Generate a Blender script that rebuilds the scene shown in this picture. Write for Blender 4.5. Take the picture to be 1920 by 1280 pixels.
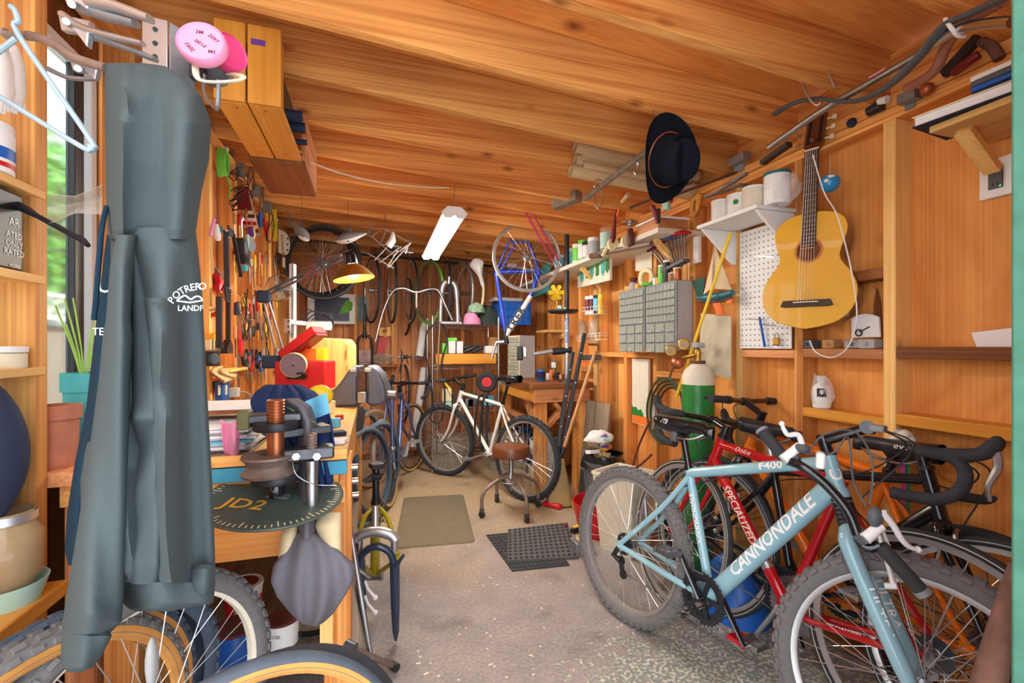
import bpy, bmesh, math, random
from mathutils import Vector, Matrix, Quaternion
random.seed(7)
V = Vector
PI = math.pi
for o in list(bpy.data.objects): bpy.data.objects.remove(o)
SC = bpy.context.scene
COL = SC.collection

# ---------------------------------------------------------------- camera, sky, exposure
F_PX, YAW, CAM_H, HORIZON = 853.0, math.radians(17.13), 1.22, 650.0
cam = bpy.data.objects.new('camera', bpy.data.cameras.new('camera'))
COL.objects.link(cam)
cam.data.sensor_width = 36; cam.data.lens = F_PX / 1920 * 36
cam.data.shift_y = (HORIZON - 640) / 1920; cam.data.clip_start = .02
cam.location = (0, 0, CAM_H); cam.rotation_euler = (PI / 2, 0, -YAW)
SC.camera = cam
world = bpy.data.worlds.new('sky'); SC.world = world; world.use_nodes = True
wn = world.node_tree; wn.nodes.clear()
wo = wn.nodes.new('ShaderNodeOutputWorld'); wb = wn.nodes.new('ShaderNodeBackground')
ws = wn.nodes.new('ShaderNodeTexSky'); ws.sky_type = 'NISHITA'; ws.sun_disc = False
ws.sun_elevation = math.radians(48); ws.sun_rotation = math.radians(200); ws.air_density = 1.0; ws.dust_density = 3.0
wmix = wn.nodes.new('ShaderNodeMixRGB'); wmix.inputs[0].default_value = .62; wmix.inputs[2].default_value = (.9, .92, .95, 1)
wscale = wn.nodes.new('ShaderNodeVectorMath'); wscale.operation = 'SCALE'; wscale.inputs['Scale'].default_value = .14
wn.links.new(ws.outputs[0], wscale.inputs[0]); wn.links.new(wscale.outputs[0], wmix.inputs[1])
wn.links.new(wmix.outputs[0], wb.inputs[0]); wb.inputs[1].default_value = 3.0
wn.links.new(wb.outputs[0], wo.inputs[0])
sun = bpy.data.objects.new('sun', bpy.data.lights.new('sun', 'SUN')); COL.objects.link(sun)
sun.data.energy = 6.0; sun.data.angle = math.radians(1.5); sun.data.color = (1, .95, .86)
sun.rotation_euler = V((-.55, -.25, -.8)).to_track_quat('-Z', 'Y').to_euler()
SC.view_settings.view_transform = 'Standard'; SC.view_settings.look = 'None'
SC.view_settings.gamma = 1; SC.view_settings.use_curve_mapping = False
SC.view_settings.exposure = 0.58
SC.cycles.max_bounces = 10; SC.cycles.diffuse_bounces = 4

# ---------------------------------------------------------------- photo pixel -> place
CA, SA = math.cos(YAW), math.sin(YAW)
def ray(px, py):
    u = (px - 960) / F_PX
    return V((u * CA + SA, CA - u * SA, -(py - HORIZON) / F_PX))
O = V((0, 0, CAM_H))
def P(px, py, t): return O + ray(px, py) * t
def PX(px, py, X): r = ray(px, py); return O + r * (X / r.x)
def PY(px, py, Y): r = ray(px, py); return O + r * (Y / r.y)
def PZ(px, py, Z): r = ray(px, py); return O + r * ((Z - CAM_H) / r.z)

# ---------------------------------------------------------------- mesh builder
def frame(d, up=V((0, 0, 1))):
    d = V(d).normalized(); up = V(up)
    if abs(d.dot(up.normalized())) > .98: up = V((1, 0, 0)) if abs(d.x) < .9 else V((0, 1, 0))
    x = up.cross(d).normalized(); y = d.cross(x)
    return x, y, d
def rotm(ax, ang): return Matrix.Rotation(ang, 3, ax)
class MB:
    def __init__(s): s.v = []; s.f = []; s.M = None
    def add(s, vs, fs):
        n = len(s.v)
        s.v += [V(a) if s.M is None else s.M @ V(a) for a in vs]
        s.f += [[i + n for i in f] for f in fs]
        return s
    def box(s, c, d, R=None):
        c = V(c); x, y, z = d[0] / 2, d[1] / 2, d[2] / 2
        vs = [V((i * x, j * y, k * z)) for i in (-1, 1) for j in (-1, 1) for k in (-1, 1)]
        if R is not None: vs = [R @ a for a in vs]
        return s.add([c + a for a in vs], [[0, 1, 3, 2], [4, 6, 7, 5], [0, 4, 5, 1], [2, 3, 7, 6], [0, 2, 6, 4], [1, 5, 7, 3]])
    def bb(s, lo, hi):
        lo, hi = V(lo), V(hi); return s.box((lo + hi) / 2, [abs(a) for a in (hi - lo)])
    def bar(s, a, b, w, h, up=(0, 0, 1)):
        a, b = V(a), V(b); x, y, z = frame(b - a, up)
        return s.box((a + b) / 2, (w, h, (b - a).length), Matrix((x, y, z)).transposed())
    def cyl(s, a, b, r0, r1=None, n=14): return s.tube([a, b], [r0, r0 if r1 is None else r1], n)
    def tube(s, pts, r, n=8, cap=True, closed=False, flat=1.0, up=(0, 0, 1)):
        pts = [V(p) for p in pts]; k = len(pts)
        rs = r if isinstance(r, (list, tuple)) else [r] * k
        T = []
        for i in range(k):
            a = pts[(i - 1) % k] if (i > 0 or closed) else pts[i]
            b = pts[(i + 1) % k] if (i < k - 1 or closed) else pts[i]
            d = b - a
            T.append(d.normalized() if d.length > 1e-9 else V((0, 0, 1)))
        x, y, _ = frame(T[0], up); vs = []
        for i in range(k):
            if i:
                q = T[i - 1].rotation_difference(T[i]); x = q @ x; y = q @ y
            for j in range(n):
                a = 2 * PI * j / n
                vs.append(pts[i] + x * (math.cos(a) * rs[i]) + y * (math.sin(a) * rs[i] * flat))
        fs = []
        for i in range(k if closed else k - 1):
            for j in range(n):
                i2 = (i + 1) % k
                fs.append([i * n + j, i * n + (j + 1) % n, i2 * n + (j + 1) % n, i2 * n + j])
        if cap and not closed: fs += [list(range(n))[::-1], list(range((k - 1) * n, k * n))]
        return s.add(vs, fs)
    def lathe(s, prof, org=(0, 0, 0), axis=(0, 0, 1), n=24, arc=2 * PI, closed=False):
        x, y, z = frame(axis); org = V(org); m = len(prof); full = abs(arc - 2 * PI) < 1e-6
        vs = []; kk = n if full else n + 1
        for j in range(kk):
            a = arc * j / n
            d = x * math.cos(a) + y * math.sin(a)
            for r, h in prof: vs.append(org + d * r + z * h)
        fs = []
        for j in range(n):
            j2 = (j + 1) % kk
            for i in range(m if closed else m - 1):
                i2 = (i + 1) % m
                fs.append([j * m + i, j2 * m + i, j2 * m + i2, j * m + i2])
        if full and not closed:
            if prof[0][0] > 1e-5: fs.append([j * m for j in range(n)][::-1])
            if prof[-1][0] > 1e-5: fs.append([j * m + m - 1 for j in range(n)])
        return s.add(vs, fs)
    def torus(s, R, r, org=(0, 0, 0), axis=(0, 1, 0), n=48, m=10, flat=1.0, arc=2 * PI):
        return s.lathe([(R + r * math.cos(2 * PI * i / m), r * flat * math.sin(2 * PI * i / m)) for i in range(m)], org, axis, n, arc, closed=True)
    def prism(s, poly, o, x, y, depth):
        o, x, y = V(o), V(x), V(y); nrm = x.normalized().cross(y.normalized()); k = len(poly)
        vs = [o + x * p[0] + y * p[1] for p in poly]; vs += [a + nrm * depth for a in vs]
        fs = [list(range(k))[::-1], list(range(k, 2 * k))] + [[i, (i + 1) % k, (i + 1) % k + k, i + k] for i in range(k)]
        return s.add(vs, fs)
    def sph(s, c, r, n=14, R=None):
        c = V(c); r = (r, r, r) if not isinstance(r, (tuple, list)) else r; m = max(6, n // 2)
        vs = []
        for i in range(m + 1):
            for j in range(n):
                a, b = PI * i / m, 2 * PI * j / n
                q = V((r[0] * math.sin(a) * math.cos(b), r[1] * math.sin(a) * math.sin(b), r[2] * math.cos(a)))
                vs.append(c + (R @ q if R is not None else q))
        fs = [[i * n + j, (i + 1) * n + j, (i + 1) * n + (j + 1) % n, i * n + (j + 1) % n] for i in range(m) for j in range(n)]
        return s.add(vs, fs)
    def grid(s, fn, nu, nv, cu=False):
        vs = [fn(i / (nu if cu else nu - 1), j / (nv - 1)) for j in range(nv) for i in range(nu)]
        fs = [[j * nu + i, j * nu + (i + 1) % nu, (j + 1) * nu + (i + 1) % nu, (j + 1) * nu + i] for j in range(nv - 1) for i in range(nu if cu else nu - 1)]
        return s.add(vs, fs)
    def sheet(s, fn, nu, nv, th=.002):
        a = [[V(fn(i / (nu - 1), j / (nv - 1))) for i in range(nu)] for j in range(nv)]
        top = []; bot = []
        for j in range(nv):
            for i in range(nu):
                du = a[j][min(i + 1, nu - 1)] - a[j][max(i - 1, 0)]; dv = a[min(j + 1, nv - 1)][i] - a[max(j - 1, 0)][i]
                nn = du.cross(dv); nn = nn.normalized() if nn.length > 1e-12 else V((0, 0, 1))
                top.append(a[j][i] + nn * th / 2); bot.append(a[j][i] - nn * th / 2)
        N = nu * nv; fs = []
        for j in range(nv - 1):
            for i in range(nu - 1):
                q = [j * nu + i, j * nu + i + 1, (j + 1) * nu + i + 1, (j + 1) * nu + i]
                fs.append(q); fs.append([k + N for k in q[::-1]])
        rim = [i for i in range(nu)] + [j * nu + nu - 1 for j in range(1, nv)] + [(nv - 1) * nu + i for i in range(nu - 2, -1, -1)] + [j * nu for j in range(nv - 2, 0, -1)]
        for k in range(len(rim)):
            b, c = rim[k], rim[(k + 1) % len(rim)]; fs.append([c, b, b + N, c + N])
        return s.add(top + bot, fs)

W = {}
def setp(o, label=None, cat=None, group=None, kind=None):
    if label: o['label'] = label
    if cat: o['category'] = cat
    if group: o['group'] = group
    if kind: o['kind'] = kind
    return o
def thing(name, label, cat, loc=(0, 0, 0), R=None, group=None):
    o = bpy.data.objects.new(name, None); COL.objects.link(o); o.empty_display_size = .05
    m = (R.to_4x4() if R is not None else Matrix.Identity(4)); m.translation = V(loc)
    o.matrix_world = m; W[o] = m.copy()
    return setp(o, label, cat, group)
def build(mb, name, mat, par=None, local=False, smooth=40, bev=0, sub=0, label=None, kind=None):
    """one mesh object; vertices are world coordinates unless local (then those of par)"""
    me = bpy.data.meshes.new(name); vs = mb.v; org = V((0, 0, 0))
    if par is not None and not local:
        inv = W[par].inverted(); vs = [inv @ v for v in vs]
    me.from_pydata([tuple(v) for v in vs], [], mb.f)
    bm = bmesh.new(); bm.from_mesh(me); bmesh.ops.recalc_face_normals(bm, faces=bm.faces); bm.to_mesh(me); bm.free()
    if smooth:
        me.polygons.foreach_set('use_smooth', [True] * len(me.polygons))
        me.set_sharp_from_angle(angle=math.radians(smooth))
    me.materials.append(mat if not isinstance(mat, str) else M[mat])
    o = bpy.data.objects.new(name, me); COL.objects.link(o)
    if par is not None: o.parent = par; W[o] = W[par]
    else: W[o] = Matrix.Identity(4)
    if bev:
        b = o.modifiers.new('bevel', 'BEVEL'); b.width = bev; b.segments = 2; b.limit_method = 'ANGLE'
    if sub:
        b = o.modifiers.new('smooth', 'SUBSURF'); b.levels = sub; b.render_levels = sub
    setp(o, label, None, None, kind)
    return o
def pieces(mb):
    """connected pieces of a builder, those whose boxes touch kept together"""
    par = list(range(len(mb.v)))
    def fd(i):
        while par[i] != i: par[i] = par[par[i]]; i = par[i]
        return i
    for f in mb.f:
        a = fd(f[0])
        for i in f[1:]: par[fd(i)] = a
    comp = {}
    for i in range(len(mb.v)): comp.setdefault(fd(i), []).append(i)
    cl = []
    for vs in comp.values():
        lo = [min(mb.v[i][k] for i in vs) - .002 for k in range(3)]; hi = [max(mb.v[i][k] for i in vs) + .002 for k in range(3)]; cur = [lo, hi, list(vs)]
        again = True
        while again:
            again = False
            for c in cl:
                if all(c[0][k] <= cur[1][k] and cur[0][k] <= c[1][k] for k in range(3)):
                    cl.remove(c); cur = [[min(a, b) for a, b in zip(c[0], cur[0])], [max(a, b) for a, b in zip(c[1], cur[1])], c[2] + cur[2]]; again = True; break
        cl.append(cur)
    out = []
    for c in cl:
        ix = {v: n for n, v in enumerate(sorted(c[2]))}; q = MB(); q.v = [mb.v[i] for i in sorted(c[2])]; q.f = [[ix[i] for i in f] for f in mb.f if f[0] in ix]; out.append(q)
    return out
def builds(mb, name, mat, par=None, local=False, **k):
    return [build(q, name, mat, par, local, **k) for q in pieces(mb)]
def solo(mb, name, mat, label, cat, group=None, **k):
    """a thing that is one mesh, origin at the middle of its base"""
    xs = [v.x for v in mb.v]; ys = [v.y for v in mb.v]; zs = [v.z for v in mb.v]
    c = V(((min(xs) + max(xs)) / 2, (min(ys) + max(ys)) / 2, min(zs)))
    mb.v = [v - c for v in mb.v]
    o = build(mb, name, mat, **k); o.location = c; W[o] = Matrix.Translation(c)
    return setp(o, label, cat, group)
def dup(root, loc, R=None, label=None, group=None):
    r = root.copy(); COL.objects.link(r)
    m = (R.to_4x4() if R is not None else root.matrix_world.to_3x3().to_4x4()); m.translation = V(loc); r.matrix_world = m; W[r] = m.copy()
    if label: r['label'] = label
    if group: r['group'] = group
    for ch in list(root.children):
        c = ch.copy(); COL.objects.link(c); c.parent = r; W[c] = m
        for g in list(ch.children):
            d = g.copy(); COL.objects.link(d); d.parent = c; W[d] = m
    return r
_tc = {}
def textmesh(s, size=1.0, shear=0, bold=0, space=1.0):
    key = (s, shear, bold, space)
    if key not in _tc:
        cu = bpy.data.curves.new('t', 'FONT'); cu.body = s; cu.size = 1; cu.shear = shear; cu.offset = bold; cu.space_character = space
        cu.align_x = 'CENTER'; cu.align_y = 'CENTER'; cu.resolution_u = 2
        ob = bpy.data.objects.new('t', cu); COL.objects.link(ob)
        me = bpy.data.meshes.new_from_object(ob.evaluated_get(bpy.context.evaluated_depsgraph_get()))
        bm = bmesh.new(); bm.from_mesh(me)
        for i in range(-8, 9):                                  # strips, so that letters can wrap round tubes
            bmesh.ops.bisect_plane(bm, geom=bm.verts[:] + bm.edges[:] + bm.faces[:], plane_co=(0, i * .085, 0), plane_no=(0, 1, 0))
        bm.verts.index_update()
        _tc[key] = ([v.co.copy() for v in bm.verts], [[v.index for v in p.verts] for p in bm.faces]); bm.free()
        bpy.data.objects.remove(ob); bpy.data.meshes.remove(me); bpy.data.curves.remove(cu)
    vs, fs = _tc[key]
    return [v * size for v in vs], fs
def text(s, size, o, x, y, mat, par, local=False, lift=.0008, name='lettering', sx=1, label=None, **k):
    vs, fs = textmesh(s, size, **k); x, y = V(x).normalized(), V(y).normalized(); n = x.cross(y)
    mb = MB(); mb.add([V(o) + x * v.x * sx + y * v.y + n * lift for v in vs], fs)
    return build(mb, name, mat, par, local, smooth=0, label=label)
def tube_text(s, size, p0, p1, rad, side, at, mat, par, local=True, name='lettering', sx=1, lift=.0008, roll=0, **k):
    """lettering wrapped on a tube p0->p1, centred at fraction at, facing side"""
    vs, fs = textmesh(s, size, **k); p0, p1 = V(p0), V(p1); d = (p1 - p0).normalized()
    n = V(side); n = (n - d * n.dot(d)).normalized(); up = n.cross(d)
    r0 = rad if not isinstance(rad, (tuple, list)) else rad[0]; r1 = rad if not isinstance(rad, (tuple, list)) else rad[1]
    L = (p1 - p0).length; out = []
    for v in vs:
        a = at * L + v.x * sx; r = r0 + (r1 - r0) * a / L + lift; th = v.y / r + roll
        out.append(p0 + d * a + n * (math.cos(th) * r) + up * (math.sin(th) * r))
    mb = MB(); mb.add(out, fs)
    return build(mb, name, mat, par, local, smooth=0)
def arc(c, x, y, r, a0, a1, n): 
    c, x, y = V(c), V(x), V(y)
    return [c + x * (r * math.cos(math.radians(a0 + (a1 - a0) * i / (n - 1)))) + y * (r * math.sin(math.radians(a0 + (a1 - a0) * i / (n - 1)))) for i in range(n)]
def smooth_path(pts, n=6):
    pts = [V(p) for p in pts]; out = []
    for i in range(len(pts) - 1):
        p0 = pts[max(i - 1, 0)]; p1 = pts[i]; p2 = pts[i + 1]; p3 = pts[min(i + 2, len(pts) - 1)]
        for j in range(n):
            t = j / n
            out.append(.5 * ((2 * p1) + (p2 - p0) * t + (2 * p0 - 5 * p1 + 4 * p2 - p3) * t * t + (3 * p1 - p0 - 3 * p2 + p3) * t ** 3))
    return out + [pts[-1]]

# ---------------------------------------------------------------- materials
M = {}
def srgb(r, g, b):
    f = lambda c: (c / 255 / 12.92) if c <= 10.3 else ((c / 255 + .055) / 1.055) ** 2.4
    return (f(r), f(g), f(b), 1)
def newmat(name):
    m = bpy.data.materials.new(name); m.use_nodes = True; M[name] = m
    nt = m.node_tree; b = nt.nodes['Principled BSDF']
    return m, nt, b
def N(nt, t, **k):
    n = nt.nodes.new(t)
    for a, v in k.items(): setattr(n, a, v)
    return n
def plain(name, rgb, rough=.5, metal=0, var=.06, scale=30, bump=0, coat=0, trans=0, emit=0, alpha=1, spec=.5):
    m, nt, b = newmat(name); c = srgb(*rgb); L = nt.links
    b.inputs['Roughness'].default_value = rough; b.inputs['Metallic'].default_value = metal
    b.inputs['Specular IOR Level'].default_value = spec
    if coat: b.inputs['Coat Weight'].default_value = coat
    if trans: b.inputs['Transmission Weight'].default_value = trans
    if alpha < 1: b.inputs['Alpha'].default_value = alpha
    tc = N(nt, 'ShaderNodeTexCoord'); no = N(nt, 'ShaderNodeTexNoise'); no.inputs['Scale'].default_value = scale; no.inputs['Detail'].default_value = 4
    L.new(tc.outputs['Object'], no.inputs['Vector'])
    mx = N(nt, 'ShaderNodeMixRGB'); mx.inputs[1].default_value = [x * (1 - var * 2) for x in c[:3]] + [1]; mx.inputs[2].default_value = [min(1, x * (1 + var * 2)) for x in c[:3]] + [1]
    L.new(no.outputs[0], mx.inputs[0]); L.new(mx.outputs[0], b.inputs['Base Color'])
    if bump:
        bp = N(nt, 'ShaderNodeBump'); bp.inputs['Strength'].default_value = bump; bp.inputs['Distance'].default_value = .002
        L.new(no.outputs[0], bp.inputs['Height']); L.new(bp.outputs[0], b.inputs['Normal'])
    if emit:
        b.inputs['Emission Color'].default_value = c; b.inputs['Emission Strength'].default_value = emit
    return m
def wood(name, ca, cb, cd, axis=0, rough=.62, fine=120, knots=.8, vary=.22, ply=False):
    """grain along axis, ca/cb light and dark grain, cd knots; each object gets its own offset and tone"""
    m, nt, b = newmat(name); L = nt.links
    b.inputs['Roughness'].default_value = rough; b.inputs['Specular IOR Level'].default_value = .35
    tc = N(nt, 'ShaderNodeTexCoord'); oi = N(nt, 'ShaderNodeObjectInfo')
    off = N(nt, 'ShaderNodeVectorMath', operation='SCALE'); off.inputs[0].default_value = (37, 23, 51); L.new(oi.outputs['Random'], off.inputs['Scale'])
    ad = N(nt, 'ShaderNodeVectorMath', operation='ADD'); L.new(tc.outputs['Object'], ad.inputs[0]); L.new(off.outputs[0], ad.inputs[1])
    def mapped(s_al, s_ac):
        mp = N(nt, 'ShaderNodeMapping'); sc = [s_ac] * 3; sc[axis] = s_al; mp.inputs['Scale'].default_value = sc
        L.new(ad.outputs[0], mp.inputs['Vector']); return mp.outputs[0]
    n0 = N(nt, 'ShaderNodeTexNoise'); n0.inputs['Scale'].default_value = 1; n0.inputs['Detail'].default_value = 3; n0.inputs['Distortion'].default_value = .6
    L.new(mapped(.35 if not ply else 1.1, 9 if not ply else 2.4), n0.inputs['Vector'])
    mu = N(nt, 'ShaderNodeMath', operation='MULTIPLY'); mu.inputs[1].default_value = 7 if not ply else 14; L.new(n0.outputs[0], mu.inputs[0])
    fr = N(nt, 'ShaderNodeMath', operation='PINGPONG'); fr.inputs[1].default_value = 1; L.new(mu.outputs[0], fr.inputs[0])
    n1 = N(nt, 'ShaderNodeTexNoise'); n1.inputs['Scale'].default_value = 1; n1.inputs['Detail'].default_value = 5; L.new(mapped(1.1, fine), n1.inputs['Vector'])
    n2 = N(nt, 'ShaderNodeTexNoise'); n2.inputs['Scale'].default_value = 1.7; n2.inputs['Detail'].default_value = 2; L.new(ad.outputs[0], n2.inputs['Vector'])
    mix = N(nt, 'ShaderNodeMixRGB'); mix.inputs[1].default_value = srgb(*ca); mix.inputs[2].default_value = srgb(*cb)
    fa = N(nt, 'ShaderNodeMath', operation='MULTIPLY_ADD'); fa.inputs[1].default_value = .6 if not ply else .4; L.new(fr.outputs[0], fa.inputs[0])
    f2 = N(nt, 'ShaderNodeMath', operation='MULTIPLY_ADD'); f2.inputs[1].default_value = 1.5; f2.inputs[2].default_value = -.62; L.new(n1.outputs[0], f2.inputs[0])
    L.new(f2.outputs[0], fa.inputs[2]); fa.use_clamp = True; L.new(fa.outputs[0], mix.inputs[0])
    # tone drift
    dr = N(nt, 'ShaderNodeHueSaturation'); L.new(mix.outputs[0], dr.inputs['Color'])
    v1 = N(nt, 'ShaderNodeMath', operation='MULTIPLY_ADD'); v1.inputs[1].default_value = vary * 2; v1.inputs[2].default_value = 1 - vary; L.new(oi.outputs['Random'], v1.inputs[0])
    v2 = N(nt, 'ShaderNodeMath', operation='MULTIPLY_ADD'); v2.inputs[1].default_value = .5; v2.inputs[2].default_value = .75; L.new(n2.outputs[0], v2.inputs[0])
    v3 = N(nt, 'ShaderNodeMath', operation='MULTIPLY'); L.new(v1.outputs[0], v3.inputs[0]); L.new(v2.outputs[0], v3.inputs[1]); L.new(v3.outputs[0], dr.inputs['Value'])
    out = dr.outputs[0]
    if knots:
        vo = N(nt, 'ShaderNodeTexVoronoi'); vo.inputs['Scale'].default_value = 1; L.new(mapped(3.3 if not ply else 3.0, 7.5 if not ply else 4.2), vo.inputs['Vector'])
        cr = N(nt, 'ShaderNodeValToRGB'); e = cr.color_ramp.elements; e[0].position = .035; e[0].color = (1, 1, 1, 1); e[1].position = .17; e[1].color = (0, 0, 0, 1)
        q = cr.color_ramp.elements.new(.085); q.color = (.55, .55, .55, 1)
        L.new(vo.outputs['Distance'], cr.inputs[0])
        km = N(nt, 'ShaderNodeMath', operation='MULTIPLY'); km.inputs[1].default_value = knots; L.new(cr.outputs[0], km.inputs[0])
        km2 = N(nt, 'ShaderNodeMath', operation='MULTIPLY'); L.new(km.outputs[0], km2.inputs[0])
        gt = N(nt, 'ShaderNodeMath', operation='GREATER_THAN'); gt.inputs[1].default_value = .52
        sp = N(nt, 'ShaderNodeSeparateColor'); L.new(vo.outputs['Color'], sp.inputs[0]); L.new(sp.outputs[0], gt.inputs[0]); L.new(gt.outputs[0], km2.inputs[1])
        mk = N(nt, 'ShaderNodeMixRGB'); mk.inputs[2].default_value = srgb(*cd); L.new(out, mk.inputs[1]); L.new(km2.outputs[0], mk.inputs[0]); out = mk.outputs[0]
    L.new(out, b.inputs['Base Color'])
    bp = N(nt, 'ShaderNodeBump'); bp.inputs['Strength'].default_value = .25; bp.inputs['Distance'].default_value = .0015
    L.new(n1.outputs[0], bp.inputs['Height']); L.new(bp.outputs[0], b.inputs['Normal'])
    return m
OR1, OR2, KN = (246, 184, 104), (190, 104, 42), (112, 48, 18)
for i, ax in enumerate('xyz'):
    wood('fir_' + ax, OR1, OR2, KN, i)                         # joists and studs, warm fir
    wood('pale_' + ax, (246, 205, 132), (222, 158, 78), (150, 84, 36), i, knots=.6)   # bright new pine
    wood('red_' + ax, (226, 158, 104), (172, 100, 58), (96, 46, 24), i)            # old redwood boards
    wood('dark_' + ax, (158, 96, 50), (104, 58, 28), (60, 30, 16), i, knots=.5)
    wood('ply_' + ax, (238, 166, 88), (208, 122, 52), (140, 62, 24), i, ply=True, vary=.12, knots=.9)
    wood('grey_' + ax, (150, 132, 112), (104, 90, 78), (70, 56, 46), i, knots=.3)
    wood('honey_' + ax, (232, 164, 66), (206, 132, 44), (140, 76, 30), i, knots=.9, vary=.1, rough=.4)
wood('tan_handle', (214, 164, 110), (186, 132, 84), (150, 100, 60), 2, knots=0)
plain('black_plastic', (30, 32, 38), .45); plain('black_gloss', (22, 24, 30), .18, coat=.4); plain('rubber', (48, 50, 55), .85, var=.1, bump=.3)
plain('rubber_dusty', (108, 106, 106), .95, var=.12, scale=60, bump=.4); plain('rubber_blue', (70, 84, 100), .85, var=.14, bump=.4)
plain('gum', (214, 168, 98), .7); plain('gum_old', (200, 138, 66), .75, var=.14)
plain('chrome', (205, 208, 214), .22, 1, var=.03); plain('steel', (168, 170, 174), .38, 1); plain('steel_dark', (96, 98, 104), .45, .9)
plain('alu', (196, 200, 206), .4, .85); plain('alu_rim', (190, 190, 190), .35, .7); plain('spoke', (206, 206, 208), .3, .8)
plain('galv', (150, 156, 162), .5, .7, var=.15); plain('rust', (106, 74, 60), .9, .1, var=.35, scale=45, bump=.6); plain('rusty_steel', (140, 122, 112), .6, .6, var=.25)
plain('brass', (190, 150, 74), .35, .9); plain('copper', (184, 112, 76), .4, .8)
plain('white', (238, 238, 236), .55, var=.02); plain('white_gloss', (240, 240, 240), .25, var=.02); plain('offwhite', (226, 218, 198), .6)
plain('ivory', (236, 226, 196), .55); plain('cream', (240, 226, 180), .55); plain('paper', (238, 238, 240), .8, var=.02)
plain('grey_plastic', (176, 178, 180), .5); plain('grey_dark', (86, 90, 96), .55); plain('grey_mid', (128, 130, 134), .6)
plain('red', (196, 28, 38), .4); plain('red_gloss', (192, 16, 30), .2, coat=.6); plain('dark_red', (120, 22, 34), .45); plain('maroon', (96, 40, 40), .5)
plain('orange', (244, 122, 20), .28, coat=.4); plain('orange_matte', (240, 120, 40), .6); plain('yellow', (246, 206, 40), .45); plain('amber', (240, 176, 50), .45)
plain('blue', (24, 96, 190), .4); plain('blue_gloss', (24, 56, 176), .22, coat=.5); plain('navy', (30, 42, 68), .8); plain('sky_blue', (110, 190, 226), .6)
plain('cannon_blue', (142, 186, 200), .22, coat=.5, var=.03); plain('kona', (178, 162, 42), .25, .3, coat=.4, var=.04)
plain('green', (40, 130, 60), .35, coat=.3); plain('lime', (120, 214, 80), .45); plain('teal', (70, 172, 172), .55, var=.1); plain('door_green', (70, 128, 108), .6, var=.2, bump=.3)
plain('mint', (180, 220, 206), .5); plain('pink', (236, 150, 190), .6); plain('magenta', (214, 60, 120), .5); plain('hot_pink', (226, 60, 170), .5); plain('purple', (110, 60, 150), .5)
plain('terracotta', (190, 120, 92), .85, var=.14); plain('leather', (110, 60, 32), .4, coat=.2, var=.12); plain('guitar_top', (232, 176, 56), .25, coat=.5, var=.06, scale=8)
plain('guitar_side', (112, 56, 28), .28, coat=.5, var=.15, scale=9); plain('rosewood', (64, 40, 32), .45, var=.15)
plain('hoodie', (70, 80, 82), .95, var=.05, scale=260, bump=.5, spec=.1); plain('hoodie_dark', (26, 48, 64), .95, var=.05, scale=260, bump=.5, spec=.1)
plain('apron', (112, 110, 118), .95, var=.08, scale=120, bump=.4, spec=.1); plain('canvas', (216, 196, 158), .9, var=.08); plain('denim', (40, 60, 104), .95, var=.12, spec=.1)
plain('felt_black', (22, 24, 34), .97, var=.08, scale=200, spec=.1); plain('kraft', (206, 178, 134), .85); plain('card', (190, 140, 90), .85)
plain('mat_brown', (112, 100, 80), .85, var=.08, scale=14); plain('rubber_mat', (84, 82, 84), .85)
plain('glass', (235, 245, 245), .05, trans=.95, var=0); plain('clear_plastic', (206, 200, 184), .2, alpha=.36, var=.02); plain('film', (240, 240, 240), .2, alpha=.22, var=.02)
plain('drawer', (170, 178, 164), .3, alpha=.75, var=.1, scale=60); plain('leaf', (96, 170, 50), .6, var=.3, scale=12); plain('leaf_pale', (170, 214, 96), .6, var=.25, scale=12)
plain('tube_light', (255, 252, 244), .5, emit=62); plain('bulb', (255, 238, 196), .5, emit=40); plain('stucco', (214, 220, 228), .9); plain('fence', (150, 142, 128), .9, var=.12, scale=9)
plain('soil', (70, 52, 40), .95, var=.2, bump=.6); plain('fender', (150, 120, 60), .5)

# ================================================================ THE SHED
XR, XRS, XL, XLS, YB = 1.90, 1.81, -.87, -.78, 5.25   # sheathing / stud faces / back wall
def zj(x): return 2.15 + .07 * (1.8 - x)               # underside of the sloping joists
# floor: stained concrete
m, nt, b = newmat('concrete'); L = nt.links
b.inputs['Roughness'].default_value = .82
tc = N(nt, 'ShaderNodeTexCoord'); n1 = N(nt, 'ShaderNodeTexNoise'); n1.inputs['Scale'].default_value = 5; n1.inputs['Detail'].default_value = 8; L.new(tc.outputs['Object'], n1.inputs['Vector'])
n2 = N(nt, 'ShaderNodeTexNoise'); n2.inputs['Scale'].default_value = 70; n2.inputs['Detail'].default_value = 6; L.new(tc.outputs['Object'], n2.inputs['Vector'])
r1 = N(nt, 'ShaderNodeMixRGB'); r1.inputs[1].default_value = srgb(118, 112, 116); r1.inputs[2].default_value = srgb(176, 164, 158); L.new(n1.outputs[0], r1.inputs[0])
r2 = N(nt, 'ShaderNodeMixRGB', blend_type='OVERLAY'); r2.inputs[0].default_value = .55; L.new(r1.outputs[0], r2.inputs[1]); L.new(n2.outputs[0], r2.inputs[2])
sep = N(nt, 'ShaderNodeSeparateXYZ'); L.new(tc.outputs['Object'], sep.inputs[0])
def mth(op, a, bv=None, c=None):
    q = N(nt, 'ShaderNodeMath', operation=op)
    for i, w in enumerate((a, bv, c)):
        if w is None: continue
        if isinstance(w, (int, float)): q.inputs[i].default_value = w
        else: L.new(w, q.inputs[i])
    return q.outputs[0]
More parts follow.
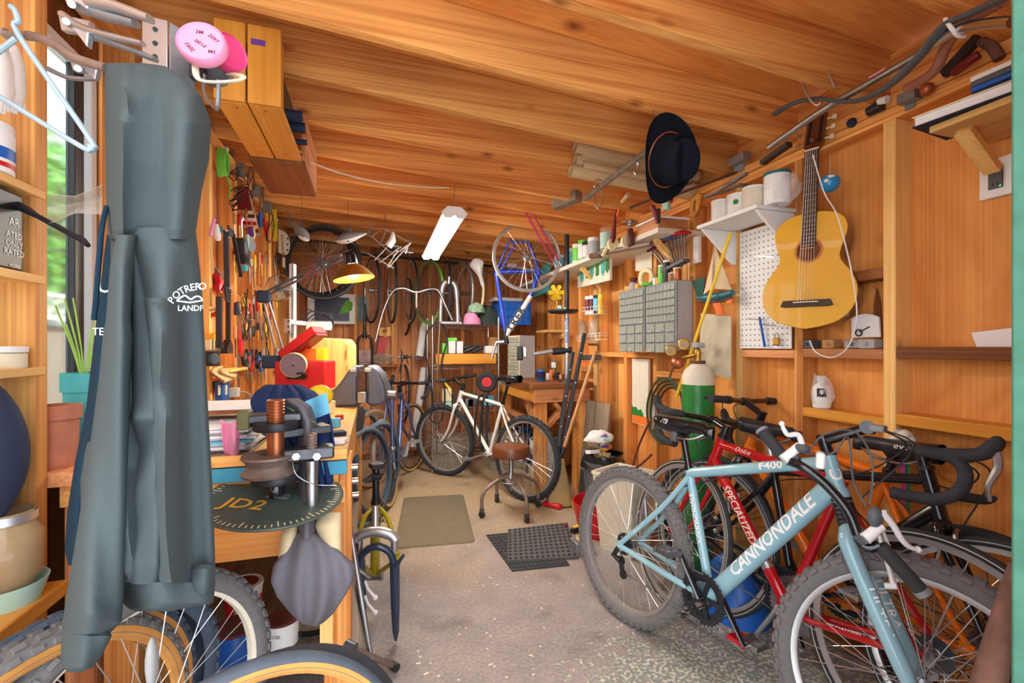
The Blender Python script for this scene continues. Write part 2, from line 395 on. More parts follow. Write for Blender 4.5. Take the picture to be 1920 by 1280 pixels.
# tan sawdust and dirt trodden in towards the benches
n3 = N(nt, 'ShaderNodeTexNoise'); n3.inputs['Scale'].default_value = 2.3; n3.inputs['Detail'].default_value = 7; L.new(tc.outputs['Object'], n3.inputs['Vector'])
dd = mth('ADD', mth('MULTIPLY_ADD', sep.outputs[1], .8, -1.75), mth('MULTIPLY_ADD', n3.outputs[0], 1.6, -.8)); dc = N(nt, 'ShaderNodeClamp'); L.new(dd, dc.inputs[0])
dirt = N(nt, 'ShaderNodeMixRGB'); dirt.inputs[1].default_value = srgb(138, 112, 82); dirt.inputs[2].default_value = srgb(206, 178, 134); L.new(n2.outputs[0], dirt.inputs[0])
r3 = N(nt, 'ShaderNodeMixRGB'); L.new(mth('MULTIPLY', dc.outputs[0], .85), r3.inputs[0]); L.new(r2.outputs[0], r3.inputs[1]); L.new(dirt.outputs[0], r3.inputs[2])
# flaking green-white floor paint near the mountain bike
dx = mth('MULTIPLY_ADD', sep.outputs[0], 1.5, -1.86); dy = mth('MULTIPLY_ADD', sep.outputs[1], 1.9, -2.4)
rad = mth('SQRT', mth('ADD', mth('MULTIPLY', dx, dx), mth('MULTIPLY', dy, dy)))
n4 = N(nt, 'ShaderNodeTexNoise'); n4.inputs['Scale'].default_value = 17; n4.inputs['Detail'].default_value = 9; n4.inputs['Roughness'].default_value = .72; L.new(tc.outputs['Object'], n4.inputs['Vector'])
flk = mth('GREATER_THAN', mth('SUBTRACT', mth('MULTIPLY', n4.outputs[0], 1.5), mth('MULTIPLY', rad, .45)), .40)
pnt = N(nt, 'ShaderNodeMixRGB'); pnt.inputs[1].default_value = srgb(122, 138, 132); pnt.inputs[2].default_value = srgb(214, 210, 190); L.new(mth('GREATER_THAN', n2.outputs[0], .53), pnt.inputs[0])
r4 = N(nt, 'ShaderNodeMixRGB'); L.new(mth('MULTIPLY', flk, .7), r4.inputs[0]); L.new(r3.outputs[0], r4.inputs[1]); L.new(pnt.outputs[0], r4.inputs[2])
# small white specks and dark oil spots
vo = N(nt, 'ShaderNodeTexVoronoi'); vo.inputs['Scale'].default_value = 14; L.new(tc.outputs['Object'], vo.inputs['Vector'])
r5 = N(nt, 'ShaderNodeMixRGB'); L.new(mth('MULTIPLY', mth('LESS_THAN', vo.outputs['Distance'], .075), .8), r5.inputs[0]); L.new(r4.outputs[0], r5.inputs[1]); r5.inputs[2].default_value = srgb(226, 220, 208)
n5 = N(nt, 'ShaderNodeTexNoise'); n5.inputs['Scale'].default_value = 2.8; n5.inputs['Detail'].default_value = 4; L.new(tc.outputs['Object'], n5.inputs['Vector'])
oil = N(nt, 'ShaderNodeMapRange'); oil.inputs[1].default_value = .56; oil.inputs[2].default_value = .74; L.new(n5.outputs[0], oil.inputs[0])
r6 = N(nt, 'ShaderNodeMixRGB', blend_type='MULTIPLY'); L.new(mth('MULTIPLY', oil.outputs[0], .6), r6.inputs[0]); L.new(r5.outputs[0], r6.inputs[1]); r6.inputs[2].default_value = srgb(126, 120, 120)
L.new(r6.outputs[0], b.inputs['Base Color'])
bp = N(nt, 'ShaderNodeBump'); bp.inputs['Strength'].default_value = .35; bp.inputs['Distance'].default_value = .002; L.new(n2.outputs[0], bp.inputs['Height']); L.new(bp.outputs[0], b.inputs['Normal'])

o = build(MB().bb((-.98, -.15, -.12), (2.0, 5.36, 0)), 'floor', 'concrete'); setp(o, kind='structure')
plain('gravel', (176, 168, 154), .95, var=.12, scale=20)
o = build(MB().bb((-9, -9, -.3), (9, 12, -.125)), 'ground', 'gravel'); setp(o, kind='structure')
o = build(MB().bb((-3, -5, -.125), (4, -.16, -.03)), 'front_slab', 'stucco'); setp(o, kind='structure')

# roof sheathing and joists
def sl(x, dz=0): return zj(x) + dz
ceil = MB(); y0, y1 = .30, 5.4
vs = [(x, y, sl(x, d)) for x in (-1.05, 2.05) for y in (y0, y1) for d in (.19, .21)]
ceil.add(vs, [[0, 1, 3, 2], [4, 6, 7, 5], [0, 4, 5, 1], [2, 3, 7, 6], [0, 2, 6, 4], [1, 5, 7, 3]])
ceiling = build(ceil, 'ceiling', 'ply_x', smooth=0); setp(ceiling, kind='structure')
for i, y in enumerate((.84, 1.22, 1.61, 1.97, 2.36, 2.74, 3.10, 3.48, 3.86, 4.24, 4.62, 5.0)):
    a, c = -.98, 1.98
    j = MB(); vs = [(x, yy, sl(x, d)) for x in (a, c) for yy in (y, y + .042) for d in (0, .188)]
    j.add(vs, [[0, 1, 3, 2], [4, 6, 7, 5], [0, 4, 5, 1], [2, 3, 7, 6], [0, 2, 6, 4], [1, 5, 7, 3]])
    build(j, 'joist', 'fir_x', ceiling, smooth=0, bev=.003)
# galvanised hangers where joists meet the left plate
for y in (3.10, 3.48, 3.86):
    h = MB(); h.box((-.755, y - .004, sl(-.75, -.045)), (.05, .004, .09)); h.box((-.79, y - .004, sl(-.75, .02)), (.004, .05, .10))
    build(h, 'joist_hanger', 'galv', ceiling)

# right wall
def panel(par, x0, x1, ya, yb, za, zb, mat, name='panel'): return build(MB().bb((x0, ya, za), (x1, yb, zb)), name, mat, par, bev=.002)
wr = build(MB().bb((XR + .012, .42, 0), (XR + .05, YB + .1, 2.30)), 'wall_right', 'dark_z'); setp(wr, kind='structure')
ys = [.44, 1.205, 1.575, 1.92, 2.28]
for a, c in zip(ys[:-1], ys[1:]): panel(wr, XR, XR + .012, a + .001, c - .001, .02, 2.1, 'ply_z')
y = 2.28; k = 0
while y < YB:
    w = (.135, .145, .14)[k % 3]; panel(wr, XR - (.001 if k % 2 else 0), XR + .012, y + .0015, min(y + w, YB) - .0015, .02, 2.1, 'fir_z', 'board'); y += w; k += 1
SY = [.80, 1.185, 1.556, 1.90, 2.26, 2.63, 3.0, 3.40, 3.78, 4.16, 4.55, 4.93]
for i, y in enumerate(SY):
    if i == 0: continue
    build(MB().bb((XRS, y - .021, .05), (XR, y + .021, 2.05)), 'stud', 'pale_z' if i in (1, 3) else 'fir_z', wr, bev=.003)
# bright strip beside the drawer cabinets: doubled stud
build(MB().bb((XRS + .01, 3.46, .05), (XR, 3.53, 2.05)), 'stud', 'pale_z', wr, bev=.003)
build(MB().bb((XRS, .5, 2.05), (XR, YB, 2.092)), 'plate', 'fir_y', wr, bev=.003)
build(MB().bb((XRS - .004, .5, 2.094), (XR, YB, 2.135)), 'plate', 'fir_y', wr, bev=.003)
build(MB().bb((XRS, .44, 0), (XR, YB, .045)), 'plate', 'dark_y', wr, bev=.003)
build(MB().bb((XRS + .06, .5, 2.135), (XR, YB, 2.32)), 'blocking', 'fir_y', wr)
for (a, c, z, t, mt) in ((.46, 1.164, 1.178, .042, 'dark_y'), (1.206, 1.535, 1.172, .04, 'red_y'), (1.577, 1.879, 1.168, .04, 'red_y'),
                     (.46, 1.164, .938, .042, 'honey_y'), (1.206, 1.535, .915, .042, 'honey_y'), (1.206, 1.535, 1.475, .04, 'dark_y'), (1.92, 2.24, .62, .04, 'fir_y'),
                     (2.28, 2.61, 1.02, .04, 'fir_y'), (2.65, 2.98, 1.14, .04, 'fir_y'), (3.02, 3.38, 1.14, .04, 'fir_y'), (3.55, 3.76, 1.0, .04, 'red_y')):
    build(MB().bb((XRS, a, z), (XR, c, z + t)), 'ledge', mt, wr, bev=.004)
# back wall of vertical boards
wbk = build(MB().bb((XL - .06, YB + .02, 0), (XR + .06, YB + .05, 2.54)), 'wall_back', 'dark_z'); setp(wbk, kind='structure')
x = XL; k = 0
while x < XR:
    w = (.142, .138, .15, .145)[k % 4]
    build(MB().bb((x + .002, YB - (.002 if k % 2 else 0), .02), (min(x + w, XR) - .002, YB + .02, 2.33)), 'board', 'red_z', wbk, bev=.002); x += w; k += 1
for x in (-.17, .225, .615, 1.0, 1.39):
    build(MB().bb((x - .02, YB - .09, .05), (x + .02, YB, 2.17)), 'stud', 'fir_z', wbk, bev=.003)
build(MB().bb((XL, YB - .09, 2.17), (XR, YB, 2.21)), 'plate', 'fir_x', wbk, bev=.003)
build(MB().bb((XL, YB - .09, 0), (XR, YB, .045)), 'plate', 'dark_x', wbk, bev=.003)
build(MB().bb((-.27, YB - .24, 1.005), (.27, YB - .005, 1.03)), 'ledge', 'dark_x', wbk, bev=.003)

# left wall with its window
WY0, WY1, WZ0, WZ1 = 1.28, 1.815, 1.0, 2.10
wl = build(MB().bb((XL - .05, WY1 + .06, 0), (XL - .012, YB + .1, 2.53)).bb((XL - .05, .55, 0), (XL - .012, WY0 - .06, 2.42)).bb((XL - .05, WY0 - .06, 0), (XL - .012, WY1 + .06, WZ0 - .03)).bb((XL - .05, WY0 - .06, WZ1 + .03), (XL - .012, WY1 + .06, 2.42)), 'wall_left', 'dark_z'); setp(wl, kind='structure')
y = WY1 + .06; k = 0
while y < YB:
    w = (.15, .14, .16)[k % 3]
    build(MB().bb((XL - .012, y + .002, .02), (XL - (.001 if k % 2 else 0), min(y + w, YB) - .002, 2.3)), 'board', 'red_z' if k > 4 else 'fir_z', wl, bev=.002); y += w; k += 1
build(MB().bb((XL - .012, .56, .02), (XL, WY0 - .06, 2.3)), 'board', 'fir_z', wl)
for y, mt in ((1.418, 'fir_z'), (1.90, 'fir_z'), (1.98, 'red_z'), (2.30, 'fir_z'), (2.66, 'pale_z'), (3.10, 'fir_z'), (3.52, 'fir_z'), (3.92, 'fir_z'), (4.35, 'fir_z'), (4.8, 'fir_z')):
    build(MB().bb((XL, y - .022, .05), (XLS, y + .022, 2.25)), 'stud', mt, wl, bev=.003)
build(MB().bb((XL, .56, 2.25), (XLS, YB, 2.33)), 'plate', 'fir_y', wl, bev=.003)
build(MB().bb((XL, .56, 0), (XLS, YB, .045)), 'plate', 'dark_y', wl)
# fire blocks in the tool bays
for a, c, z in ((2.69, 3.08, 1.55), (3.13, 3.50, 1.50), (3.55, 3.90, 1.62), (2.69, 3.08, 1.0)):
    build(MB().bb((XL, a, z), (XLS - .01, c, z + .04)), 'ledge', 'red_y', wl, bev=.003)
win = MB(); X0, X1 = XL - .05, XL + .0
win.bb((X0, WY0 - .03, WZ0 - .03), (X1, WY1 + .03, WZ0)).bb((X0, WY0 - .03, WZ1), (X1, WY1 + .03, WZ1 + .03)).bb((X0, WY0 - .03, WZ0), (X1, WY0, WZ1)).bb((X0, WY1, WZ0), (X1, WY1 + .03, WZ1))
window = build(win, 'window_1', 'white', bev=.003); setp(window, kind='structure')
build(MB().bb((XL - .035, 1.745, WZ0), (XL - .008, 1.792, WZ1)), 'mullion', 'black_plastic', window, bev=.002)
build(MB().bb((XL - .028, WY0, WZ0), (XL - .024, 1.745, WZ1)), 'pane', 'glass', window)
build(MB().bb((XL - .028, 1.792, WZ0), (XL - .024, WY1, WZ1)), 'pane', 'glass', window)

# front: green door edge at the right of the opening
dp = P(1893, 650, .56)
wf = build(MB().bb((dp.x + .035, dp.y - .05, 0), (2.02, dp.y, 2.33)), 'wall_front', 'dark_z'); setp(wf, kind='structure')
tr = build(MB().bb((dp.x, dp.y - .09, 0), (dp.x + .034, dp.y, 2.33)), 'trim_1', 'door_green', bev=.004); setp(tr, kind='structure')

# ---------------------------------------------------------------- outside the window
o = build(MB().bb((-3.3, -.5, -.12), (-3.2, 9, 3.6)), 'neighbour_wall', 'stucco'); setp(o, 'pale stucco wall of the neighbouring house outside window', None, None, 'structure')
fn = thing('board_fence', 'weathered grey board fence standing outside the window', 'fence', (-2.3, 2.6, -.12))
for i in range(26):
    build(MB().bb((-2.31, 1.8 + i * .2, -.12), (-2.29, 1.99 + i * .2, 1.38 + .01 * (i % 2))), 'board', 'fence', fn, bev=.003)
for z in (.2, 1.0): build(MB().bb((-2.35, 1.8, z), (-2.31, 7, z + .08)), 'rail', 'fence', fn)
lt = MB()
for i in range(30):
    y = 2.6 + i * .14
    lt.bar((-2.25, y, 1.45), (-2.25, y + .14, 1.59), .008, .02, (1, 0, 0)); lt.bar((-2.24, y + .14, 1.45), (-2.24, y, 1.59), .008, .02, (1, 0, 0))
lt.bb((-2.26, 2.6, 1.42), (-2.23, 6.9, 1.45)).bb((-2.26, 2.6, 1.59), (-2.23, 6.9, 1.615))
solo(lt, 'trellis', 'white', 'white crisscross trellis strip along the fence top outside', 'trellis')
for nm, cy, z0, z1, n, mt, lb in (('climbing_vine', 5.2, 1.85, 3.1, 2400, 'leaf', 'bright green leafy vine growing behind the trellis outside'), ('shrub', 2.6, 1.3, 2.2, 1700, 'leaf_pale', 'pale yellow-green shrub beside the vine outside the window')):
    t = thing(nm, lb, 'plant', (-2.55, cy, -.1)); lf = MB(); rnd = random.Random(3 + n)
    for i in range(n):
        c = V((-2.68 + max(-.3, min(.22, rnd.gauss(0, .12))), cy + rnd.uniform(-1.1, 1.1), rnd.uniform(z0 - .35, z1 - rnd.random() * .25))); s = rnd.uniform(.04, .085)
        x, y, z = frame(V((rnd.uniform(.2, 1), rnd.uniform(-.6, .6), rnd.uniform(-.2, .9)))); a = rnd.random() * 6.28
        p, q = x * math.cos(a) + y * math.sin(a), y * math.cos(a) - x * math.sin(a)
        lf.add([c - p * s, c - p * s * .3 + q * s * .55 - z * .008, c + p * s, c - p * s * .3 - q * s * .55 - z * .008, c + z * .008], [[0, 4, 1], [1, 4, 2], [2, 4, 3], [3, 4, 0]])
    build(lf, 'foliage', mt, t, kind='stuff', smooth=0)
    st = MB()
    for i in range(6): st.tube(smooth_path([(-2.6, cy - 1. + i * .4, -.12), (-2.58, cy - .9 + i * .35, .8), (-2.6, cy - 1.05 + i * .4, z1 - .4)]), .012, 6)
    build(st, 'stem', 'dark_z', t)

# ================================================================ BICYCLES
def rim_prof(R, w=.011, h=.016):
    return [(R, -w), (R - h * .25, -w), (R - h, -w * .55), (R - h, w * .55), (R - h * .25, w), (R, w), (R - h * .3, 0)]
def wheel(par, Mx, R=.335, tr=.024, tire='rubber', rim='alu_rim', spokes=32, knobs=0, stripe=None, wall=None, local=True, hubr=.018, spoke_mat='spoke', solo_parts=False, disc=False, tag=None, knob_mat=None, rimh=.018, cass=False):
    """wheel in the x-z plane of Mx, axle along y. As a bicycle part the rim is the part, the rest its sub-parts"""
    Rr = R - tr * 1.55
    def mk(): q = MB(); q.M = Mx; return q
    r = mk().lathe(rim_prof(Rr, tr * .62, rimh), (0, 0, 0), (0, 1, 0), 64, closed=True)
    top = build(r, 'rim' if solo_parts else 'wheel', rim, par, local)
    pp = par if solo_parts else top
    q = mk()
    m = 10; q.lathe([(R - tr + tr * math.cos(2 * PI * i / m), tr * .95 * math.sin(2 * PI * i / m)) for i in range(m)], (0, 0, 0), (0, 1, 0), 64, closed=True)
    build(q, 'tire', tire, pp, local)
    if wall:
        for sgn in (-1, 1):
            q = mk().lathe([(R - tr * 1.75, sgn * tr * .62), (R - tr * 1.35, sgn * tr * .97), (R - tr * .75, sgn * tr * 1.0), (R - tr * 1.1, sgn * tr * .8)], (0, 0, 0), (0, 1, 0), 64, closed=True)
            build(q, 'sidewall', wall, pp, local)
    if stripe:
        for sgn in (-1, 1):
            q = mk().lathe([(R - tr * 1.05, sgn * tr * .9), (R - tr * .95, sgn * tr * 1.0), (R - tr * .8, sgn * tr * .98)], (0, 0, 0), (0, 1, 0), 64, closed=True)
            build(q, 'reflex_stripe', stripe, pp, local)
    if knobs:
        q = mk()
        for i in range(knobs):
            for j, (an, sz) in enumerate(((-62, .9), (-24, 1), (24, 1), (62, .9))):
                a = 2 * PI * (i + (.5 if j in (1, 2) else 0)) / knobs; th = math.radians(an)
                er = V((math.cos(a), 0, math.sin(a))); et = V((-math.sin(a), 0, math.cos(a))); n = er * math.cos(th) + V((0, 1, 0)) * math.sin(th)
                c = er * (R - tr) + n * (tr + .0015)
                w = 2 * PI * R / knobs * .52
                q.box(c, (w, tr * .42 * sz, .0062), Matrix((et, n.cross(et), n)).transposed())
        build(q, 'tread', knob_mat or tire, pp, local, smooth=0, kind='stuff')
    hb = mk().lathe([(0, -.052), (.006, -.052), (.006, -.036), (hubr * 1.5, -.034), (hubr * 1.5, -.030), (hubr * .7, -.024), (hubr * .7, .024), (hubr * 1.5, .030), (hubr * 1.5, .034), (.006, .036), (.006, .052), (0, .052)], (0, 0, 0), (0, 1, 0), 16)
    build(hb, 'hub', 'steel', pp, local)
    q = mk(); n = spokes
    for i in range(n):
        a = 2 * PI * i / n; sd = 1 if i % 2 else -1; tw = .62 * (1 if (i // 2) % 2 else -1); rr = Rr - rimh * .7; hr = hubr * 1.4
        q.tube([(hr * math.cos(a + tw), sd * .032, hr * math.sin(a + tw)), (rr * math.cos(a), 0, rr * math.sin(a))], .0013, 4, cap=False)
    build(q, 'spokes', spoke_mat, pp, local, kind='stuff')
    if cass:
        q = mk()
        for i, rr in enumerate((.024, .030, .036, .042, .048)): q.lathe([(.01, 0), (rr, 0), (rr, .002), (.01, .002)], (0, -.044 + i * .0042, 0), (0, 1, 0), 22, closed=True)
        build(q, 'cassette', 'steel_dark', pp, local)
    if tag:
        vs, fs = textmesh(tag, .022, bold=.01); q = mk(); rr = R - tr * .95
        for base, sgn in ((2.4, -1), (.75, -1), (5.2, -1)):
            q.add([V((math.cos(base - v.x / rr) * (rr + v.y), sgn * (tr * .955 + .001), math.sin(base - v.x / rr) * (rr + v.y))) for v in vs], fs)
        build(q, 'lettering', 'white', pp, local, smooth=0, kind='stuff')
    return top
def RT(ax='X', a=0.0, loc=(0, 0, 0)):
    m = Matrix.Rotation(a, 4, ax); m.translation = V(loc); return m
def saddle_parts(par, c, mat, L=.27, w=.14, tilt=0.0, local=True, rail='steel', txt=None, txtmat='white'):
    c = V(c); R = rotm('Y', tilt); sd = MB()
    def fn(u, v):
        a = 2 * PI * u; x = (v - .5) * L                       # v: tail -> nose
        s = max(0, 1 - ((v - .28) / .30) ** 2) if v < .28 else 1
        wv = (.020 + (w / 2 - .020) * (1 - min(1, max(0, (v - .2) / .45))) ** 1.4)
        if v < .2: wv = w / 2 * math.sqrt(max(.05, 1 - ((.2 - v) / .22) ** 2))
        if v > .93: wv *= math.sqrt(max(.02, 1 - ((v - .93) / .075) ** 2))
        z = math.sin(a); zz = (.022 * z if z > 0 else .044 * z * (.6 + .4 * (v < .6)))
        return c + R @ V((x, math.cos(a) * wv, zz + .012 * (1 - v) ** 2 - (.010 if v > .9 else 0)))
    sd.grid(fn, 18, 22, True)
    s = build(sd, 'saddle', mat, par, local)
    rl = MB()
    for sg in (-1, 1): rl.tube(smooth_path([c + R @ V((-.10, sg * .03, -.02)), c + R @ V((-.05, sg * .022, -.05)), c + R @ V((.05, sg * .02, -.05)), c + R @ V((.11, sg * .008, -.018))]), .0035, 6)
    builds(rl, 'rail', rail, s, local)
    if txt:
        for sg in (-1, 1): text(txt, .03, c + R @ V((-.055, sg * (w / 2 - .012), .004)), R @ V((-sg, -.28 * 1, 0)) if sg > 0 else R @ V((1, -.28, 0)), V((0, -sg * .5, .85)), txtmat, s, local, lift=.0075)
    return s
def bicycle(name, label, rear, front, lean=0, steer=0, mat='red', **k):
    """rear/front: floor contact points (x,y). local frame: x forward, y left, z up"""
    g = dict(R=.335, tr=.022, cs=.42, drop=.06, st=.50, sa=73, ha=71.5, fork=.40, rake=.045, head=.13, tt=.016, dt=.018, stt=.015, stay=.009, seat_up=.16, top_drop=.03,
             tire='rubber', rim='alu_rim', knobs=0, stripe=None, wall=None, forkmat=None, susp=False, bar='flat', barw=.56, stem=.09, saddle='black_gloss', saddle_txt=None, post='black_gloss', crank='alu', crank_a=-40, spokes=32,
             ring_a=.085, label_front=None, rigid_top=None, wheels=True, forkshape='straight', stayt=None, postmat=None, bar_on=True, rimh=.018, tag=None, cranks=True, spoke_mat='spoke', Mroot=None, group=None, seat_on=True, cassette=True)
    g.update(k); G = type('G', (), g)
    a, c = V((rear[0], rear[1], 0)), V((front[0], front[1], 0)); f = (c - a); wbs = f.length; f.normalize(); left = V((0, 0, 1)).cross(f)
    Rm = Matrix((f, left, V((0, 0, 1)))).transposed() @ rotm('X', -lean)
    root = thing(name, label, 'bicycle', a, Rm, G.group)
    if G.Mroot is not None: root.matrix_world = G.Mroot; W[root] = G.Mroot.copy()
    R = G.R; wb_ = G.wbase if 'wbase' in g else wbs
    sa, ha = math.radians(G.sa), math.radians(G.ha)
    bb = V((G.cs, 0, R - G.drop)); std = V((-math.cos(sa), 0, math.sin(sa))); stop = bb + std * G.st
    hd = V((-math.cos(ha), 0, math.sin(ha))); hn = V((math.sin(ha), 0, math.cos(ha)))
    fh = V((wb_, 0, R)); crown = fh + hd * G.fork - hn * G.rake; hb_, ht = crown + hd * .012, crown + hd * (.012 + G.head)
    fm = G.mat if 'mat' in g else mat
    q = MB(); ttp = stop - std * .015; tth = ht - hd * (G.top_drop)
    q.tube([bb, stop], G.stt, 14).tube([ttp, tth], G.tt, 14); q.tube([bb, hb_ + hd * .035], G.dt, 16); q.tube([hb_, ht], .021, 16)
    q.tube([bb + V((0, -.036, 0)), bb + V((0, .036, 0))], .022, 16)
    for s in (-1, 1):
        dr = V((0, s * .062, R))
        q.tube(smooth_path([bb + V((-.03, s * .022, 0)), bb + V((-.12, s * .045, .01)), dr], 4), G.stay * 1.1, 8)
        q.tube(smooth_path([stop - std * (G.stayt or .03) + V((0, s * .012, 0)), (stop - std * .06) * .62 + dr * .38 + V((0, s * .012, 0)), dr], 4), G.stay, 8)
        q.box(dr + V((.008, 0, 0)), (.034, .006, .036))
    fr = build(q, 'frame', fm, root, True)
    # steering group rotates about the head axis
    S = Matrix.Translation(crown) @ Matrix.Rotation(steer, 4, hd) @ Matrix.Translation(-crown)
    def sm(): w = MB(); w.M = S; return w
    fk = sm(); fmat = G.forkmat or fm
    if G.susp:
        lower = sm(); boot = sm()
        for s in (-1, 1):
            y = s * .068; top = crown + V((0, y, 0)) - hd * .02
            if G.susp == 'headshok':
                lower.tube(smooth_path([crown + V((0, s * .008, 0)) - hd * .088, crown + V((0, s * .05, 0)) - hd * .094, crown + V((0, y, 0)) - hd * .15, fh + V((0, y * .86, 0)) + hd * .02], 5), [.024] * 5 + [.022] * 5 + [.021] * 5 + [.016], 12)
            else:
                fk.tube([top + hd * .03, top - hd * .14], .0145, 12); lower.tube([top - hd * .11, fh + V((0, y, 0)) + hd * .015], [.021, .019], 12)
            lower.box(fh + V((0, y * .88, 0)), (.03, .012, .034))
        if G.susp == 'headshok':
            fk.tube([crown - hd * .01, crown + hd * .03], .026, 14)
        else:
            fk.box(crown - hd * .005, (.05, .17, .04)); lower.tube(arc(crown - hd * .15 + hn * .03, V((0, 1, 0)), hd, .07, 0, 180, 9), .012, 8)
        fkp = build(fk, 'fork', fmat if G.susp == 'headshok' else 'alu', root, True); builds(lower, 'fork_leg', fmat, fkp, True)
    else:
        for s in (-1, 1):
            if G.forkshape == 'curved': pts = [crown + V((0, s * .02, .0)), crown + V((0, s * .05, 0)) - hd * .05, crown + V((0, s * .053, 0)) - hd * .24, fh + V((0, s * .05, 0)) + hd * .06 - hn * .022, fh + V((0, s * .05, 0))]
            else: pts = [crown + V((0, s * .016, 0)) + hd * .005, crown + V((0, s * .046, 0)) - hd * .05, fh + V((0, s * .05, 0))]
            pp_ = smooth_path(pts, 4); n = len(pp_); fk.tube(pp_, [.0145 - .006 * i / (n - 1) for i in range(n)], 10)
        fk.tube([crown - hd * .012, crown + hd * .016], .02, 14)
        fkp = build(fk, 'fork', fmat, root, True)
    builds(sm().tube([ht, ht + hd * .012], .023, 14).tube([hb_ - hd * .012, hb_], .023, 14), 'headset', 'black_plastic', root, True)
    kw = dict(R=R, tr=G.tr, tire=G.tire, rim=G.rim, knobs=G.knobs, stripe=G.stripe, wall=G.wall, spokes=G.spokes, rimh=G.rimh, tag=G.tag, spoke_mat=G.spoke_mat)
    if G.wheels:
        wheel(root, Matrix.Translation((0, 0, R)), cass=G.cassette, **kw); wheel(root, S @ Matrix.Translation(fh), **kw)
    # stem and bar
    sb = ht + hd * .045; sc = sb + hn * G.stem + hd * (.02 if G.bar != 'drop' else .0)
    stm = sm().tube([ht + hd * .01, sb + hd * .018], .0175, 12).tube([sb, sc], .0155, 12); stm.tube([sc + V((0, -.022, 0)), sc + V((0, .022, 0))], .0195, 14)
    stp = build(stm, 'stem', 'black_gloss' if 'stemmat' not in g else G.stemmat, root, True)
    if G.bar_on:
        hbm = sm(); gp = sm(); lv = sm(); w = G.barw / 2
        if G.bar == 'flat':
            ends = {s: sc + V((-.045, s * w, .012)) for s in (-1, 1)}
            hbm.tube(smooth_path([ends[-1], sc + V((-.012, -.1, .006)), sc, sc + V((-.012, .1, .006)), ends[1]], 5), .0125, 10)
            bo = build(hbm, 'handlebar', 'black_gloss', root, True)
            for s in (-1, 1):
                dirn = (ends[s] - (sc + V((-.012, s * .1, .006)))).normalized(); gp.tube([ends[s] - dirn * .12, ends[s] + dirn * .004], .0165, 12)
                lv.tube(smooth_path([ends[s] - dirn * .14 + hn * .02, ends[s] - dirn * .11 + hn * .045 - V((0, 0, .01)), ends[s] - dirn * .02 + hn * .05 - V((0, 0, .016))], 4), .006, 6); lv.tube([ends[s] - dirn * .16, ends[s] - dirn * .135], .019, 10)
            builds(gp, 'grip', 'rubber', bo, True); builds(lv, 'brake_lever', 'black_plastic', bo, True)
        else:
            for s in (-1, 1):
                y = s * w; fwd = V((1, 0, 0)); up = V((0, 0, 1))
                pts = [sc, sc + up * 0 + V((0, y * .8, 0)), sc + V((.02, y, 0)), sc + V((.075, y, -.004)), sc + V((.105, y * 1.02, -.035)), sc + V((.10, y * 1.03, -.085)), sc + V((.06, y * 1.04, -.122)), sc + V((0, y * 1.05, -.132)), sc + V((-.045, y * 1.05, -.134))]
                pth = smooth_path(pts, 5); hbm.tube(pth[:6], .013, 10); gp.tube(pth[5:], .0165, 12)
                hood = [sc + V((.06, y, .002)), sc + V((.10, y, .008)), sc + V((.135, y, .02)), sc + V((.158, y, .052)), sc + V((.15, y, .066))]
                gp.tube(smooth_path(hood, 4), [.018] * 9 + [.019] * 3 + [.018, .017, .014, .010, .004], 10)
                lv.tube(smooth_path([sc + V((.158, y, .035)), sc + V((.165, y, -.01)), sc + V((.15, y, -.06)), sc + V((.155, y, -.10))], 4), [.010, .010, .011, .011, .010, .010, .009, .008, .008, .007, .006, .005, .004], 8)
            bo = build(hbm, 'handlebar', 'black_gloss', root, True)
            builds(gp, 'bar_tape', 'rubber' if 'tape' not in g else G.tape, bo, True); builds(lv, 'brake_lever', 'steel', bo, True)
    # seat
    if G.seat_on:
        pt = stop + std * G.seat_up
        po = build(MB().tube([stop - std * .05, pt], .0135, 12).tube([stop - std * .004, stop + std * .012], .019, 12).tube([pt + V((0, -.02, .0)), pt + V((0, .02, .0))], .014, 10), 'seatpost', G.postmat or G.post, root, True)
        saddle_parts(root, pt + V((.0, 0, .05)), G.saddle, txt=G.saddle_txt)
    # crankset, chain
    if G.cranks:
        ca = math.radians(G.crank_a); cd = V((math.cos(ca), 0, math.sin(ca))); ry = -.048
        ch = MB()
        for rr, y in ((G.ring_a, ry), (G.ring_a * .8, ry + .008)):
            ch.lathe([(rr * .78, 0), (rr, 0), (rr, .003), (rr * .78, .003)], bb + V((0, y, 0)), (0, 1, 0), 36, closed=True)
            for i in range(5): an = ca + i * 2 * PI / 5 + .3; ch.bar(bb + V((0, y + .001, 0)), bb + V((math.cos(an) * rr * .85, y + .001, math.sin(an) * rr * .85)), .014, .004, (0, 1, 0))
            nt_ = int(rr * 420)
            for i in range(nt_):
                an = 2 * PI * i / nt_; ch.box(bb + V((math.cos(an) * (rr + .002), y + .0015, math.sin(an) * (rr + .002))), (.005, .0026, .005), rotm('Y', -an))
        cr = build(ch, 'chainring', 'black_plastic' if G.crank != 'alu' else 'steel', root, True, smooth=0)
        am = MB(); am.tube([bb + V((0, ry - .014, 0)), bb + V((0, ry - .014, 0)) + cd * .172], [.016, .011], 10, flat=.6); am.tube([bb + V((0, .052, 0)), bb + V((0, .056, 0)) - cd * .172], [.016, .011], 10, flat=.6); am.tube([bb + V((0, ry - .02, 0)), bb + V((0, .06, 0))], .012, 10)
        builds(am, 'crank_arm', G.crank, cr, True)
        pd = MB()
        for s, e in ((-1, bb + V((0, ry - .02, 0)) + cd * .172), (1, bb + V((0, .06, 0)) - cd * .172)):
            pd.tube([e, e + V((0, s * .09, 0))], .006, 8)
            for xx in (-.03, .03): pd.box(e + V((xx, s * .055, 0)), (.008, .08, .018))
            for yy in (.02, .055, .09): pd.box(e + V((0, s * yy, 0)), (.066, .006, .014))
